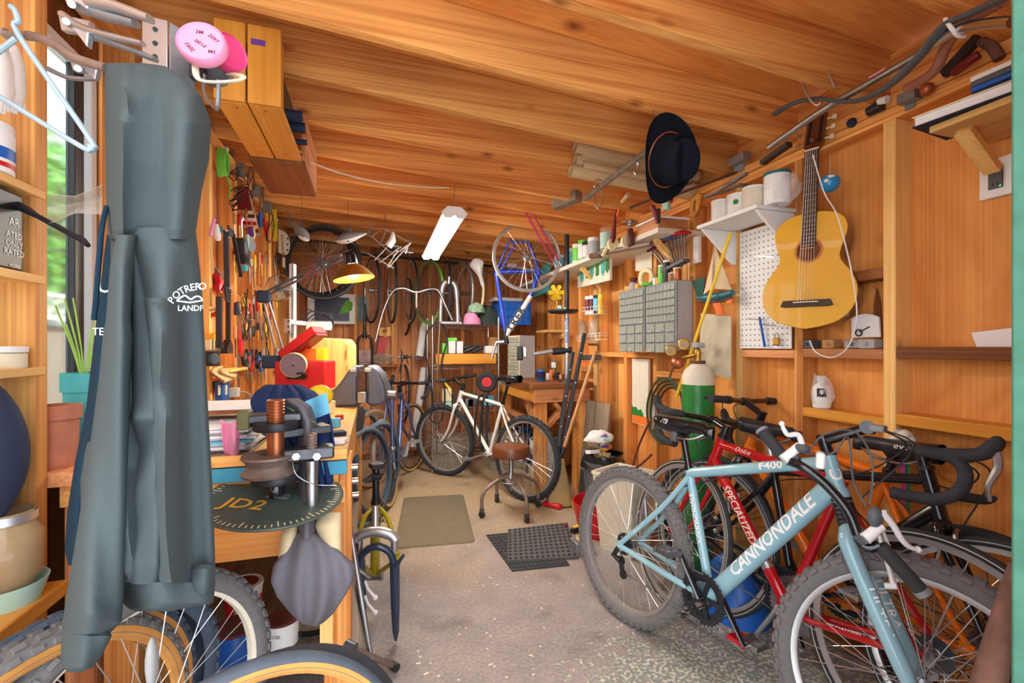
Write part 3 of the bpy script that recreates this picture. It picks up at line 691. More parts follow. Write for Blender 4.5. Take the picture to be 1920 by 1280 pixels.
        builds(pd, 'pedal', 'alu' if 'pedal' not in g else G.pedal, cr, True)
        cn = MB(); h0 = V((0, ry, R)); rr = G.ring_a * .95
        cn.tube([h0 + V((0, 0, .034)), bb + V((0, ry, rr))], .0045, 6, flat=.6); cn.tube([h0 + V((.03, 0, -.11)), bb + V((0, ry, -rr))], .0045, 6, flat=.6); cn.tube([h0 + V((0, 0, -.03)), h0 + V((.02, 0, -.06)), h0 + V((.03, 0, -.11))], .0045, 6)
        build(cn, 'chain', 'steel_dark', root, True, kind='stuff')
        rd = MB(); rd.tube([h0 + V((0, -.012, -.01)), h0 + V((-.02, -.02, -.05)), h0 + V((.012, -.01, -.065))], .012, 8)
        for p in ((.012, -.002, -.065), (.03, -.002, -.118)): rd.lathe([(.004, -.004), (.019, -.004), (.019, .004), (.004, .004)], h0 + V(p), (0, 1, 0), 14, closed=True)
        rd.bar(h0 + V((.012, -.008, -.065)), h0 + V((.03, -.008, -.118)), .004, .02)
        build(rd, 'derailleur', 'steel' if G.crank == 'alu' else 'black_plastic', root, True)
    # brakes and cable
    bk = MB(); bs = (stop - std * .05) * .40 + V((0, 0, R)) * .60
    for s in (-1, 1): bk.tube([bs + V((-.0, s * .03, .0)), bs + V((-.015, s * .035, .09))], .007, 6)
    bk.tube([bs + V((-.015, -.035, .09)), bs + V((-.02, .03, .094))], .003, 6)
    builds(bk, 'rear_brake', 'steel', root, True)
    fb = sm(); cb = crown - hd * .03 + hn * .03
    if not G.susp:
        fb.tube(arc(cb - hd * .02, V((0, 1, 0)), hd, .034, -20, 200, 9), .007, 6); build(fb, 'front_brake', 'steel', root, True)
    cbm = MB(); cbm.tube(smooth_path([S @ (sc + V((.03, -.08, .0))), S @ (sc + V((.09, -.04, -.04))), ht + hn * .06 - hd * .06, tth + V((-.05, 0, -.02)), ttp + V((.06, 0, -.02)), bs + V((0, 0, .1))], 5), .0025, 5)
    cbm.tube(smooth_path([S @ (sc + V((.03, .08, .0))), S @ (sc + V((.10, .03, -.04))), S @ (crown + hn * .05)], 5), .0025, 5)
    builds(cbm, 'cable', 'black_plastic', root, True)
    info = dict(bb=bb, stop=stop, ttp=ttp, tth=tth, hb=hb_ + hd * .035, ht=ht, hb0=hb_, hd=hd, hn=hn, crown=crown, fh=fh, sc=sc, S=S, std=std, root=root, frame=fr, fork=fkp, stem=stp, R=R, G=G)
    return root, info

GB = 'bicycles leaning on the right wall'
# --- pale blue mountain bike at the front of the row
mtb, I = bicycle('mountain_bike', 'pale blue mountain bike with knobby tires at the front of the row', (1.075, 1.80), (1.30, .80), lean=math.radians(6), steer=math.radians(14), mat='cannon_blue',
    R=.335, tr=.029, cs=.425, drop=.035, st=.455, sa=73, ha=71, fork=.475, rake=.04, head=.115, tt=.020, dt=.031, stt=.0165, stay=.011, seat_up=.125, top_drop=.02, tire='rubber_dusty', knobs=52, susp='headshok', bar_on=False, stem=.12,
    crank='black_gloss', crank_a=128, ring_a=.088, spokes=32, rimh=.02, saddle_txt='WTB', pedal='steel')
fs = I['frame']; rt = V((0, -1, 0))
tube_text('CANNONDALE', .062, I['bb'], I['hb'], .031, V((0, -1, .25)), .56, 'white', fs, bold=.018, sx=.95, shear=.18)
tube_text('CANNONDALE', .026, I['bb'], I['stop'], .0165, V((0, -1, .1)), .60, 'white', fs, bold=.015)
tube_text('F400', .034, I['ttp'], I['tth'], .020, V((0, -1, .2)), .66, 'white', fs, bold=.02, sx=1.25)
tube_text('HANDMADE IN USA', .016, V((.02, -.062, .335)), I['stop'] - I['std'] * .05 + V((-.05, -.02, -.05)), .011, V((0, -1, .2)), .45, 'white', fs, bold=.012)
tube_text('C', .05, I['hb0'], I['ht'], .021, V((.75, -.66, 0)), .5, 'white', fs, roll=0, bold=.02)
for s, tx in ((-1, 'ULTRA'), (1, 'ULTRA')):
    S = I['S']; a0 = S @ (I['fh'] + V((0, s * .06, 0)) + I['hd'] * .02); b0 = S @ (I['crown'] + V((0, s * .068, 0)) - I['hd'] * .075)
    tube_text(tx, .034, b0, a0, [.0215, .0165], V((.35, -1, .2)), .55, 'white', I['fork'], bold=.006, sx=1.2)
# rubber boot above the crown
bt = MB(); bt.M = I['S']
for i in range(7): bt.torus(.021, .0075, I['crown'] + I['hd'] * (-.075 + i * .0125), I['hd'], 20, 8)
build(bt, 'fork_boot', 'black_plastic', I['fork'], True)
# loose handlebar hanging by its cables in front of the head tube
hp = [P(1428, 806, 1.36), P(1470, 858, 1.30), P(1500, 872, 1.25), P(1545, 905, 1.21), P(1590, 958, 1.17), P(1618, 1022, 1.13), P(1650, 1022, 1.11), P(1732, 1112, 1.06)]
inv = W[mtb].inverted(); hl = [inv @ p for p in hp]
bo = build(MB().tube(smooth_path(hl[1:7], 5), .0125, 12), 'handlebar', 'black_gloss', mtb, True)
builds(MB().tube([hl[0], hl[1]], .0165, 14).tube([hl[6], hl[7]], .0165, 14), 'grip', 'rubber', bo, True)
builds(MB().tube([hl[0] + (hl[0] - hl[1]).normalized() * .003, hl[0] + (hl[1] - hl[0]) * .06], .0185, 14).tube([hl[7] + (hl[7] - hl[6]).normalized() * .003, hl[7] + (hl[6] - hl[7]) * .08], .0185, 14), 'grip_end', 'grey_mid', bo, True)
lv = MB()
def lever(pts, body, t):
    a = [inv @ P(x, y, t) for x, y in pts]; n = 4; p = smooth_path(a, n); lv.tube(p, [.0085 - .0035 * i / (len(p) - 1) for i in range(len(p) - 1)] + [.006], 10)
    lv.sph(a[-1], .0075, 8); bp_ = [inv @ P(x, y, t + .01) for x, y in body]; lv.tube(bp_, [.014, .012], 10)
lever([(1505, 838), (1497, 815), (1478, 815), (1470, 805), (1466, 794)], [(1468, 862), (1500, 835)], 1.27)
lever([(1655, 960), (1675, 985), (1690, 1010), (1705, 1025), (1722, 1030)], [(1622, 1010), (1652, 985)], 1.10)
builds(lv, 'brake_lever', 'white_gloss', bo, True)
sh = MB(); c1 = inv @ P(1505, 840, 1.27); sh.sph(c1, (.02, .022, .014), 10); sh.tube([inv @ P(1478, 860, 1.29), inv @ P(1498, 866, 1.27)], .019, 12); sh.sph(inv @ P(1640, 968, 1.11), (.017, .02, .026), 10); sh.tube([inv @ P(1612, 1000, 1.13), inv @ P(1624, 1012, 1.125)], .019, 12)
builds(sh, 'shifter', 'grey_dark', bo, True)
ccm = MB()
ccm.tube(smooth_path([inv @ P(1510, 850, 1.26), inv @ P(1560, 850, 1.2), inv @ P(1590, 820, 1.2), inv @ P(1600, 900, 1.16), inv @ P(1625, 950, 1.12)], 6), .0025, 5)
ccm.tube(smooth_path([inv @ P(1515, 848, 1.26), inv @ P(1545, 815, 1.22), inv @ P(1600, 808, 1.2), inv @ P(1632, 850, 1.14), inv @ P(1636, 900, 1.12), inv @ P(1630, 945, 1.11)], 6), .0025, 5)
ccm.tube(smooth_path([inv @ P(1622, 1000, 1.12), inv @ P(1625, 1040, 1.14), inv @ P(1650, 1050, 1.16), inv @ P(1600, 1010, 1.2)], 6), .002, 5)
builds(ccm, 'loose_cable', 'grey_dark', bo, True)
rf = MB(); rp = inv @ P(1538, 862, 1.2); rf.box(rp, (.02, .055, .042), rotm('Z', .5)); build(rf, 'front_reflector', 'white_gloss', bo, True, bev=.006)
rf = MB(); rf.box(inv @ P(1647, 803, 1.17), (.03, .05, .018), rotm('Z', .2)); build(rf, 'stem_reflector', 'grey_mid', mtb, True, bev=.004)
# V-brake arms on the front fork
vb = MB(); vb.M = I['S']
for s in (-1, 1):
    b0 = I['fh'] + I['hd'] * .255 + I['hn'] * .03 + V((0, s * .055, 0)); vb.tube(smooth_path([b0, b0 + I['hd'] * .05 + V((0, -s * .006, 0)), b0 + I['hd'] * .125 - V((0, s * .02, 0))], 3), [.010, .009, .008, .008, .007, .007, .006], 8, flat=.7); vb.tube([b0 - I['hn'] * .02, b0 + I['hn'] * .006], .008, 8)
builds(vb, 'front_brake', 'white_gloss', mtb, True)
# small tail light on the seatpost, red pedal side
build(MB().box(I['stop'] + I['std'] * .13 + V((-.035, 0, 0)), (.03, .05, .055)), 'tail_light', 'grey_dark', mtb, True, bev=.006)

# --- red road bike, turned the other way
rdb, I2 = bicycle('road_bike', 'glossy red road bike with black drop handlebar behind the blue one', (1.475, .885), (1.335, 1.83), lean=math.radians(-9), steer=math.radians(-10), mat='red_gloss',
    R=.342, tr=.0135, cs=.41, drop=.07, st=.52, sa=73.5, ha=73, fork=.365, rake=.043, head=.14, tt=.019, dt=.022, stt=.0165, stay=.010, seat_up=.16, top_drop=.03, bar='drop', barw=.40, stem=.10, stripe='offwhite', rim='alu_rim', rimh=.022, crank='alu', crank_a=118, ring_a=.098, spokes=28, tag='SCHWALBE', seat_on=False, forkmat='red_gloss', pedal='red')
tube_text('SPECIALIZED', .046, I2['hb'], I2['bb'], .022, V((0, 1, .25)), .42, 'offwhite', I2['frame'], bold=.012, sx=.92, shear=.2)
tube_text('Dolce', .03, I2['tth'], I2['ttp'], .019, V((0, 1, .3)), .25, 'offwhite', I2['frame'], shear=.3)
tube_text('SPECIALIZED', .019, I2['bb'] + V((-.05, .03, 0)), V((.03, .058, .342)), .0115, V((0, 1, .15)), .5, 'white', I2['frame'], bold=.012)
q = MB(); q.tube([I2['bb'] + (I2['hb'] - I2['bb']).normalized() * .13, I2['bb'] + (I2['hb'] - I2['bb']).normalized() * .155], .0228, 16); build(q, 'silver_band', 'alu', I2['frame'], True)

# --- black road bike facing out of the shed
bkb, I3 = bicycle('road_bike', 'black road bike with taped drop handlebar and grey brake levers', (1.47, 1.76), (1.60, .78), lean=math.radians(8), steer=math.radians(6), mat='black_gloss',
    R=.342, tr=.0145, cs=.41, drop=.07, st=.47, sa=73.5, ha=72.5, fork=.37, rake=.045, head=.15, tt=.017, dt=.021, stt=.0165, stay=.010, seat_up=.11, top_drop=.03, bar='drop', barw=.42, stem=.055, stripe='grey_plastic', crank='black_gloss', crank_a=-60, ring_a=.095, spokes=28, postmat='alu', saddle='black_plastic', spoke_mat='steel_dark')
# --- orange bike against the wall, turned the other way
ogb, I4 = bicycle('city_bike', 'bright orange city bike with black flat handlebar closest to the wall', (1.66, .86), (1.60, 1.90), lean=math.radians(-7), steer=math.radians(8), mat='orange',
    R=.342, tr=.018, cs=.43, drop=.06, st=.525, sa=73, ha=71.5, fork=.40, rake=.045, head=.16, tt=.019, dt=.022, stt=.0165, stay=.0095, seat_up=.045, top_drop=.03, bar='flat', barw=.60, stem=.10, crank='black_gloss', crank_a=-30, spokes=32, saddle='black_plastic', saddle_txt='evo', rim='black_plastic', forkmat='black_gloss', spoke_mat='steel_dark')

# ================================================================ LEFT SIDE
def sz(n, t): return n * t / F_PX
UP = V((0, 0, 1)); RIGHT = V((CA, -SA, 0)); FWD = V((SA, CA, 0))     # the photo's horizontal / viewing direction as plain world vectors
def can(name, c, r, h, mat, label, cat='can', group=None, band=None, lid=None, rim=True, n=28, taper=1.0, bands=()):
    """round container standing at c: body, lid, printed band"""
    c = V(c); t = thing(name, label, cat, c, None, group)
    build(MB().lathe([(0, 0), (r * taper * .96, 0), (r * taper, h * .02), (r, h * .97), (r * .97, h), (0, h)], c, UP, n), 'body', mat, t)
    if lid: build(MB().lathe([(0, h * .0), (r * 1.04, 0), (r * 1.04, h * .09), (r * .98, h * .10), (r * .95, h * .085), (0, h * .085)], c + UP * h * .94, UP, n), 'lid', lid, t)
    for (z0, z1, m) in ([(.18, .82, band)] if band else []) + list(bands):
        f = lambda z: r * (taper + (1 - taper) * z) + .0008
        build(MB().lathe([(f(z0), h * z0), (f(z1), h * z1)], c, UP, n), 'printed_band', m, t)
    return t
# --- shelf boards between the front studs, and what stands on them
for z, lb in ((1.585, 'wooden shelf board carrying the white labelled can'), (1.375, 'wooden shelf board carrying the black tin'), (1.15, 'wooden shelf board carrying the small white-lidded jar')):
    solo(MB().bb((XL + .002, .75, z), (XLS + .004, 1.426, z + .02)), 'shelf_board', 'pale_y', lb, 'shelf', bev=.002)
solo(MB().bb((XL + .002, .75, .60), (XLS + .05, 1.426, .635)), 'shelf_board', 'honey_y', 'thick bottom shelf board under the glass jar', 'shelf', bev=.003)
t = can('label_can', (-.822, 1.30, 1.605), .052, .11, 'white', 'white can with blue printed label on the top shelf board', band='paper')
build(MB().lathe([(.0536, .03), (.0536, .055)], W[t].translation, UP, 28), 'blue_print', 'blue', t); build(MB().lathe([(.0536, .012), (.0536, .022)], W[t].translation, UP, 28), 'red_print', 'red', t)
t = thing('solvent_tin', 'black rectangular tin with white lettering on a shelf', 'can', (-.825, 1.28, 1.395))
build(MB().bb((-.865, 1.18, 1.395), (-.785, 1.365, 1.575)), 'body', 'black_plastic', t, bev=.006)
build(MB().cyl((-.825, 1.28, 1.575), (-.825, 1.28, 1.59), .018), 'cap', 'black_plastic', t)
for i, (s_, z) in enumerate((('AR', 1.505), ('ATED', 1.475), ('ONLY', 1.455), ('RATED', 1.435), ('MORE', 1.405))): text(s_, .026 if i < 1 else .02 if i < 4 else .012, (-.785, 1.335, z), (0, 1, 0), UP, 'white', t, bold=.01)
t = thing('salve_jar', 'small clear jar of tan paste with white lid', 'jar', (-.822, 1.35, 1.17))
build(MB().lathe([(0, 0), (.045, 0), (.047, .004), (.047, .034), (.044, .036), (0, .036)], (-.822, 1.35, 1.17), UP, 28), 'body', 'ivory', t); build(MB().lathe([(0, 0), (.049, 0), (.049, .014), (0, .014)], (-.822, 1.35, 1.207), UP, 28), 'lid', 'white', t)
t = thing('mint_bowl', 'mint green plastic bowl on the thick bottom shelf', 'bowl', (-.80, 1.33, .635))
build(MB().lathe([(0, 0), (.06, 0), (.075, .05), (.073, .05), (.055, .006), (0, .006)], (-.80, 1.33, .635), UP, 28), 'body', 'mint', t)
t = thing('glass_jar', 'large clear glass jar with silver band set in mint bowl', 'jar', (-.80, 1.33, .645))
build(MB().lathe([(0, 0), (.045, 0), (.05, .03), (.066, .06), (.066, .15), (.05, .175), (.052, .20), (.048, .20), (.046, .176), (.062, .15), (.062, .062), (.046, .034), (0, .006)], (-.80, 1.33, .645), UP, 28), 'body', plain('jar_glass', (196, 170, 130), .1, alpha=.6), t)
build(MB().lathe([(.0535, .178), (.0555, .178), (.0555, .197), (.0535, .197)], (-.80, 1.33, .645), UP, 28, closed=True), 'band', 'alu', t)
# navy cloth bag hanging on the shelf post
c = P(-28, 858, 1.0)
def bagfn(u, v):
    a = 2 * PI * u; w = math.sin(PI * min(1, v * .96 + .03)) ** .6; return c + RIGHT * (.078 * w * math.cos(a) * (1 + .04 * math.sin(5 * a))) + FWD * (.06 * w * math.sin(a)) + UP * (.165 - .32 * v)
t = thing('cloth_bag', 'bulging navy cloth bag hung on the shelf post', 'bag', c - UP * .16); build(MB().grid(bagfn, 24, 18, True), 'body', 'navy', t); build(MB().tube(smooth_path([c + UP * .16, c + UP * .22 - RIGHT * .02, c + UP * .26 - RIGHT * .03]), .006), 'strap', 'navy', t)
# white gloves pinned to the post
t = thing('work_gloves', 'pair of white cotton gloves pinned to the wood post', 'gloves', PX(20, 215, -.775))
for k, (x, y, s) in enumerate(((6, 150, 1), (28, 165, .9))):
    g = MB(); g.tube([PX(x, 88, -.768), PX(x + 4, 120, -.764), PX(x + 2, 165, -.762), PX(x, 190, -.764)], [.012, .022, .026, .020], 10, flat=.45)
    for j in range(4): g.tube([PX(x - 9 + j * 6, 185, -.764), PX(x - 10 + j * 7.5, 213 - abs(j - 1) * 4, -.766)], [.008, .006], 8)
    build(g, 'glove', 'white', t)
# plastic hanger
h = [(20, 12), (28, 20), (34, 40), (36, 68), (170, 262), (168, 274), (156, 277), (0, 182), (-60, 150), (-62, 142), (30, 72)]
solo(MB().tube(smooth_path([P(x, y, .84) for x, y in h], 4), .0048, 8), 'clothes_hanger', plain('sky_grey', (150, 176, 190), .4), 'grey-blue plastic clothes hanger hung beside the clamps', 'hanger')
# --- rail with locking clamps
solo(MB().tube(smooth_path([P(10, 60, .98), P(14, 66, .95), P(60, 68, .86), P(100, 82, .84), P(140, 108, .83), P(200, 128, .82)], 5), .008, 10), 'hook_rail', 'rusty_steel', 'bent steel hook rail carrying the clamps above the hoodie', 'hook')
def lclamp(label, pts, t, w, jaw):
    th = thing('locking_clamp', label, 'clamp', P(*pts[0][0], t), None, 'locking clamps hung over the hoodie')
    for i, seg in enumerate(pts):
        p = smooth_path([P(x, y, t + i * .018) for x, y in seg], 5); n = len(p)
        build(MB().tube(p, [w * (1 - .35 * j / (n - 1)) for j in range(n)], 10, flat=.6), 'handle', 'galv' if i else 'alu', th)
    build(MB().prism([(0, 0), (sz(jaw[2], t), -sz(jaw[3] * .2, t)), (sz(jaw[2] * .9, t), -sz(jaw[3], t)), (sz(jaw[2] * .55, t), -sz(jaw[3] * .55, t)), (sz(jaw[2] * .1, t), -sz(jaw[3] * .5, t))], P(jaw[0], jaw[1], t + .01), RIGHT, UP, .012), 'jaw', 'alu', th, bev=.002)
    build(MB().cyl(P(jaw[0] + 4, jaw[1] + 6, t - .012), P(jaw[0] + 4, jaw[1] + 6, t + .03), .006), 'rivet', 'steel', th)
lclamp('large polished locking clamp at the top of the hook rail', [[(165, 2), (215, 12), (282, 36)], [(150, 12), (200, 30), (255, 44)]], .80, .017, (130, 2, 50, 24))
lclamp('locking clamp with two long grey handles in the middle', [[(120, 30), (165, 56), (268, 82)], [(150, 62), (210, 80), (292, 112)]], .84, .012, (120, 34, 60, 62))
lclamp('worn dark locking clamp hanging lowest above the hood', [[(140, 108), (178, 120), (215, 128)], [(92, 130), (130, 146), (180, 148)]], .86, .008, (142, 122, 52, 34))
# perforated aluminium bracket
c0, c1 = P(270, 32, .99), P(282, 168, .99)
t = thing('metal_bracket', 'pale aluminium angle bracket with three screw holes', 'bracket', c1)
pl = [P(269, 30, .99), P(318, 42, .99), P(350, 160, .99), P(283, 140, .99)]
build(MB().prism([(0, 0), (.056, 0), (.056, -.20), (0, -.20)], P(269, 30, .99), (RIGHT * .97 - UP * .22), UP, .004), 'plate', 'alu', t, bev=.001)
build(MB().prism([(0, 0), (.05, 0), (.05, -.20), (0, -.20)], P(317, 42, .99), (RIGHT * .55 + FWD * .80 - UP * .16), UP, .004), 'flange', 'galv', t, bev=.001)
for y in (55, 81, 106): build(MB().cyl(P(291, y, .983), P(291, y, .992), .005, n=12), 'screw_hole', 'black_plastic', t)
# respirator
t = thing('respirator', 'half-mask respirator with two pink round filters and white straps', 'respirator', P(385, 160, 1.02))
def disc(x, y, d, r, nrm, mat, nm):
    c = P(x, y, d); nrm = V(nrm).normalized(); b_ = build(MB().lathe([(0, -.012), (r * .94, -.012), (r, -.006), (r, .008), (r * .93, .013), (r * .86, .009), (0, .009)], c, nrm, 36), nm, mat, t); return c, nrm, b_
c, nr, pk = disc(380, 85, .95, .047, -FWD + RIGHT * .25 + UP * .2, 'pink', 'filter')
xx = UP.cross(nr).normalized(); yy = nr.cross(xx)
for s_, o_, a in (('3M', (-.004, .022), 0), ('2097', (.022, .012), -.7), ('3M', (.022, -.02), PI), ('2097', (-.018, -.016), 2.2), ('P100', (0, -.004), 2.6)):
    x2 = xx * math.cos(a) + yy * math.sin(a); y2 = yy * math.cos(a) - xx * math.sin(a); text(s_, .012, c + xx * o_[0] + yy * o_[1] + nr * .009, x2, y2, 'maroon', pk, bold=.01)
disc(427, 100, 1.02, .040, RIGHT * .9 - FWD * .5, 'magenta', 'filter')
build(MB().sph(P(398, 118, 1.04), (.045, .05, .05), 16), 'face_piece', 'grey_dark', t); build(MB().box(P(372, 125, 1.0), (.03, .02, .06)), 'valve', 'black_plastic', t, bev=.004)
build(MB().tube(smooth_path([P(366, 122, .96), P(372, 148, .95), P(405, 154, .95), P(450, 150, .96), P(452, 142, 1.0), P(410, 135, 1.06)], 5), .0065, 8, flat=.5), 'strap', 'ivory', t)
build(MB().tube(smooth_path([P(384, 140, .97), P(382, 170, .97), P(396, 198, .98), P(408, 200, 1.0), P(410, 150, 1.0)], 5), .005, 8, flat=.5), 'strap', 'galv', t)
# --- boxes hung under the joists
ya, yb_, yc, zb = 1.75, 2.24, 2.72, 2.055
t = thing('hanging_box', 'varnished wooden box of two wide boards hung under the joists', 'box', (-.41, 2.0, zb))
for x0, x1 in ((-.507, -.412), (-.406, -.302)):
    build(MB().bb((x0, ya, zb), (x1, ya + .018, zb + .27)), 'front_board', 'honey_z', t, bev=.002); build(MB().bb((x0, ya + .02, zb), (x1, yb_, zb + .018)), 'bottom_board', 'honey_y', t, bev=.002)
build(MB().bb((-.32, ya + .02, zb + .02), (-.304, ya + .06, zb + .24)), 'side_strip', 'honey_z', t); build(MB().bb((-.51, ya + .02, zb + .02), (-.495, yb_, zb + .24)), 'side_board', 'honey_y', t)
build(MB().bb((-.47, ya + .03, zb + .05), (-.33, yb_ - .02, zb + .22)), 'receiver', 'black_plastic', t, bev=.004)
for y, z in ((2.02, zb + .10), (2.10, zb + .09), (2.16, zb + .055)): build(MB().cyl((-.335, y, z), (-.27, y, z), .022 if y < 2.14 else .012), 'knob', 'navy', t)
for x in (-.45, -.36):
    for y in (1.80, 2.18): build(MB().cyl((x, y, zb - .0015), (x, y, zb + .01), .006), 'screw', 'brass', t)
build(MB().bb((-.395, ya - .0012, zb + .20), (-.35, ya, zb + .22)), 'chalk_mark', 'purple', t)
t = thing('hanging_box', 'dark scuffed wooden box hung behind the varnished one', 'box', (-.40, 2.5, zb))
build(MB().bb((-.52, yb_ + .01, zb - .01), (-.29, yc, zb + .008)), 'bottom_board', 'dark_y', t, bev=.002); build(MB().bb((-.305, yb_ + .01, zb + .01), (-.29, yc, zb + .22)), 'side_board', 'red_y', t, bev=.002); build(MB().bb((-.52, yb_ + .01, zb + .01), (-.505, yc, zb + .22)), 'side_board', 'dark_y', t, bev=.002); build(MB().bb((-.52, yc - .015, zb + .01), (-.29, yc, zb + .22)), 'back_board', 'dark_x', t)
# --- safety shield and black rod by the window
def shf(u, v): return P(92 + 100 * u, 385 + 26 * math.sin(u * 3) * 0 + 55 * (v - .5) * (.55 + .45 * abs(2 * u - 1)) - 18 * (u - .4), 1.02 + .05 * math.sin(PI * v))
solo(MB().sheet(shf, 16, 8, .002), 'face_shield', 'clear_plastic', 'clear bowtie-shaped plastic face shield beside the hoodie', 'shield')
solo(MB().tube([P(30, 384, 1.06), P(50, 393, 1.05), P(70, 405, 1.04), P(155, 450, 1.0), P(165, 460, .99)], [.010, .010, .006, .007, .005], 8), 'tent_peg', 'black_plastic', 'black slim tool sticking out beside the black tin', 'tool')
# --- sill shelf and pots
t = thing('sill_shelf', 'worn wooden sill shelf under the window carrying flower pots', 'shelf', (-.79, 1.8, .82))
build(MB().bb((XL + .003, 1.445, .862), (-.70, 1.875, .90)), 'board', 'red_y', t, bev=.003); build(MB().bb((XLS + .002, 1.478, .80), (-.725, 2.05, .858)), 'rail', 'fir_y', t, bev=.003)
for y in (1.50, 1.60, 1.70): build(MB().bb((XLS + .002, y, .05), (-.755, y + .09, .798)), 'slat', 'red_z', t, bev=.002)
def pot(c, r0, r1, h, mat, lb, nm='flower_pot'):
    t = thing(nm, lb, 'pot', c); build(MB().lathe([(0, 0), (r0, 0), (r1 * .95, h * .78), (r1 * 1.08, h * .78), (r1 * 1.08, h), (r1 * .95, h), (r1 * .88, h * .85), (r0 * .8, h * .1), (0, h * .1)], c, UP, 28), 'body', mat, t); build(MB().lathe([(0, h * .86), (r1 * .9, h * .86)], c, UP, 24), 'soil', 'soil', t); return t
t = pot((-.805, 1.52, .90), .042, .048, .165, 'terracotta', 'terracotta flower pot on the sill shelf')
t = pot((-.775, 1.735, .90), .04, .048, .225, 'terracotta', 'tall terracotta pot behind the smaller one on the sill', 'tall_pot')
t = thing('seedling', 'pale stemmed seedling with thin leaves by window', 'plant', (-.80, 1.63, 1.11))
q = MB(); rnd = random.Random(5)
for i in range(9): a = rnd.random() * 6.28; q.tube(smooth_path([(-.80, 1.63, 1.10), (-.80 + .02 * math.cos(a), 1.63 + .02 * math.sin(a), 1.2), (-.80 + .05 * math.cos(a), 1.63 + .08 * math.sin(a), 1.26 + .1 * rnd.random())]), .0022, 5)
build(q, 'stem', 'leaf_pale', t, kind='stuff')
t = pot((-.80, 1.63, .90), .04, .047, .245, 'teal', 'pale teal glazed pot between the terracotta pots', 'glazed_pot')

# ---------------------------------------------------------------- HOODIE
HT = .82
hd_ = thing('hoodie', 'slate grey zip hoodie with white chest lettering hung by its hood', 'hoodie', P(270, 1240, HT))
def loft(rows, fold=None, n=44, name='body', mat='hoodie', back=.5):
    """rows: (py, px_left, px_right, depth, centre_t)"""
    def fn(u, v):
        f = v * (len(rows) - 1); i = min(int(f), len(rows) - 2); w = f - i; w = w * w * (3 - 2 * w)
        r = [rows[i][k] * (1 - w) + rows[i + 1][k] * w for k in range(5)]
        a = 2 * PI * u; x = (r[1] + r[2]) / 2 + (r[2] - r[1]) / 2 * math.cos(a); d = r[3] * math.sin(a)
        if fold: d += fold(x, r[0]) * (1 if math.sin(a) < 0 else .3)
        return P(x, r[0], r[4] + d)
    return build(MB().grid(fn, n, 60, True), name, mat, hd_, smooth=80)
hb1 = loft([(118, 202, 268, .012, .82), (124, 198, 310, .03, .82), (145, 196, 345, .06, .82), (180, 196, 378, .085, .82), (230, 197, 396, .10, .82), (300, 198, 392, .10, .82), (360, 199, 378, .09, .82), (430, 202, 368, .082, .82), (448, 206, 364, .075, .82)],
     lambda x, y: -.02 * math.sin((x - 200 + (y - 200) * .06) / 19) * min(1, (y - 110) / 90) - .018 * math.exp(-((x - 236 - (y - 140) * -.03) / 9) ** 2) + .012 * math.exp(-((x - 300) / 14) ** 2), name='hood')
loft([(426, 208, 366, .076, .82), (470, 206, 372, .09, .82), (560, 206, 380, .10, .82), (680, 190, 386, .11, .82), (800, 165, 392, .115, .82), (900, 150, 398, .12, .82), (1000, 150, 402, .12, .82), (1070, 165, 404, .11, .82), (1092, 180, 402, .10, .82)],
     lambda x, y: .024 * math.sin((x - 240 - (y - 500) * .03) / 14) * min(1, (y - 430) / 200) - .028 * math.exp(-((x - 300 - (y - 800) * .05) / 16) ** 2) * (y > 560), name='body')
# ribbed hem
loft([(1084, 184, 404, .095, .82), (1092, 184, 404, .105, .82), (1130, 230, 400, .10, .82), (1140, 240, 345, .09, .82), (1146, 255, 320, .06, .82)], lambda x, y: .012 * math.sin((x - 200) / 20), name='hem')
# dark front panel falling on the window side
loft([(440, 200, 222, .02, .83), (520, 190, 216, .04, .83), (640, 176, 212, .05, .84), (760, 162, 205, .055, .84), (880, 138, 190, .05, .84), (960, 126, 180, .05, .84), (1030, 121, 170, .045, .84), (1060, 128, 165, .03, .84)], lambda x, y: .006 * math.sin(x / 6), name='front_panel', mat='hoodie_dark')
# near sleeve and cuff
loft([(440, 218, 256, .02, .74), (500, 206, 250, .045, .735), (600, 198, 246, .055, .73), (635, 192, 250, .058, .728), (720, 184, 244, .058, .725), (840, 168, 242, .06, .72), (960, 150, 240, .062, .72), (1060, 134, 236, .062, .72), (1120, 124, 232, .062, .72), (1165, 116, 228, .06, .72), (1188, 117, 205, .05, .72)], lambda x, y: -.010 * math.sin((x - 120 - (y - 800) * .05) / 15) - .008 * math.exp(-((y - 1145) / 16) ** 2) * math.sin(x / 22), name='sleeve')
loft([(1180, 116, 205, .044, .72), (1192, 115, 210, .05, .72), (1230, 114, 190, .045, .72), (1252, 118, 172, .04, .72), (1260, 130, 150, .02, .72)], lambda x, y: .004 * math.sin(x / 9), name='cuff')
# far sleeve, bent at the elbow
loft([(470, 244, 262, .02, .765), (560, 244, 280, .03, .75), (680, 243, 296, .045, .745), (760, 242, 306, .05, .745), (790, 242, 308, .05, .745), (830, 250, 300, .05, .75), (900, 240, 318, .055, .75), (1000, 238, 322, .06, .75), (1060, 237, 316, .06, .75), (1095, 240, 300, .05, .75)], lambda x, y: -.012 * math.exp(-((y - 782) / 14) ** 2) + .008 * math.sin((y - 700) / 24 + x / 18) * math.exp(-((y - 860) / 120) ** 2) - .006 * math.sin(x / 9), name='sleeve')
loft([(1058, 352, 404, .035, .78), (1066, 350, 404, .045, .78), (1100, 352, 398, .042, .78), (1114, 362, 392, .03, .78)], lambda x, y: .002 * math.sin(x / 7), name='cuff')
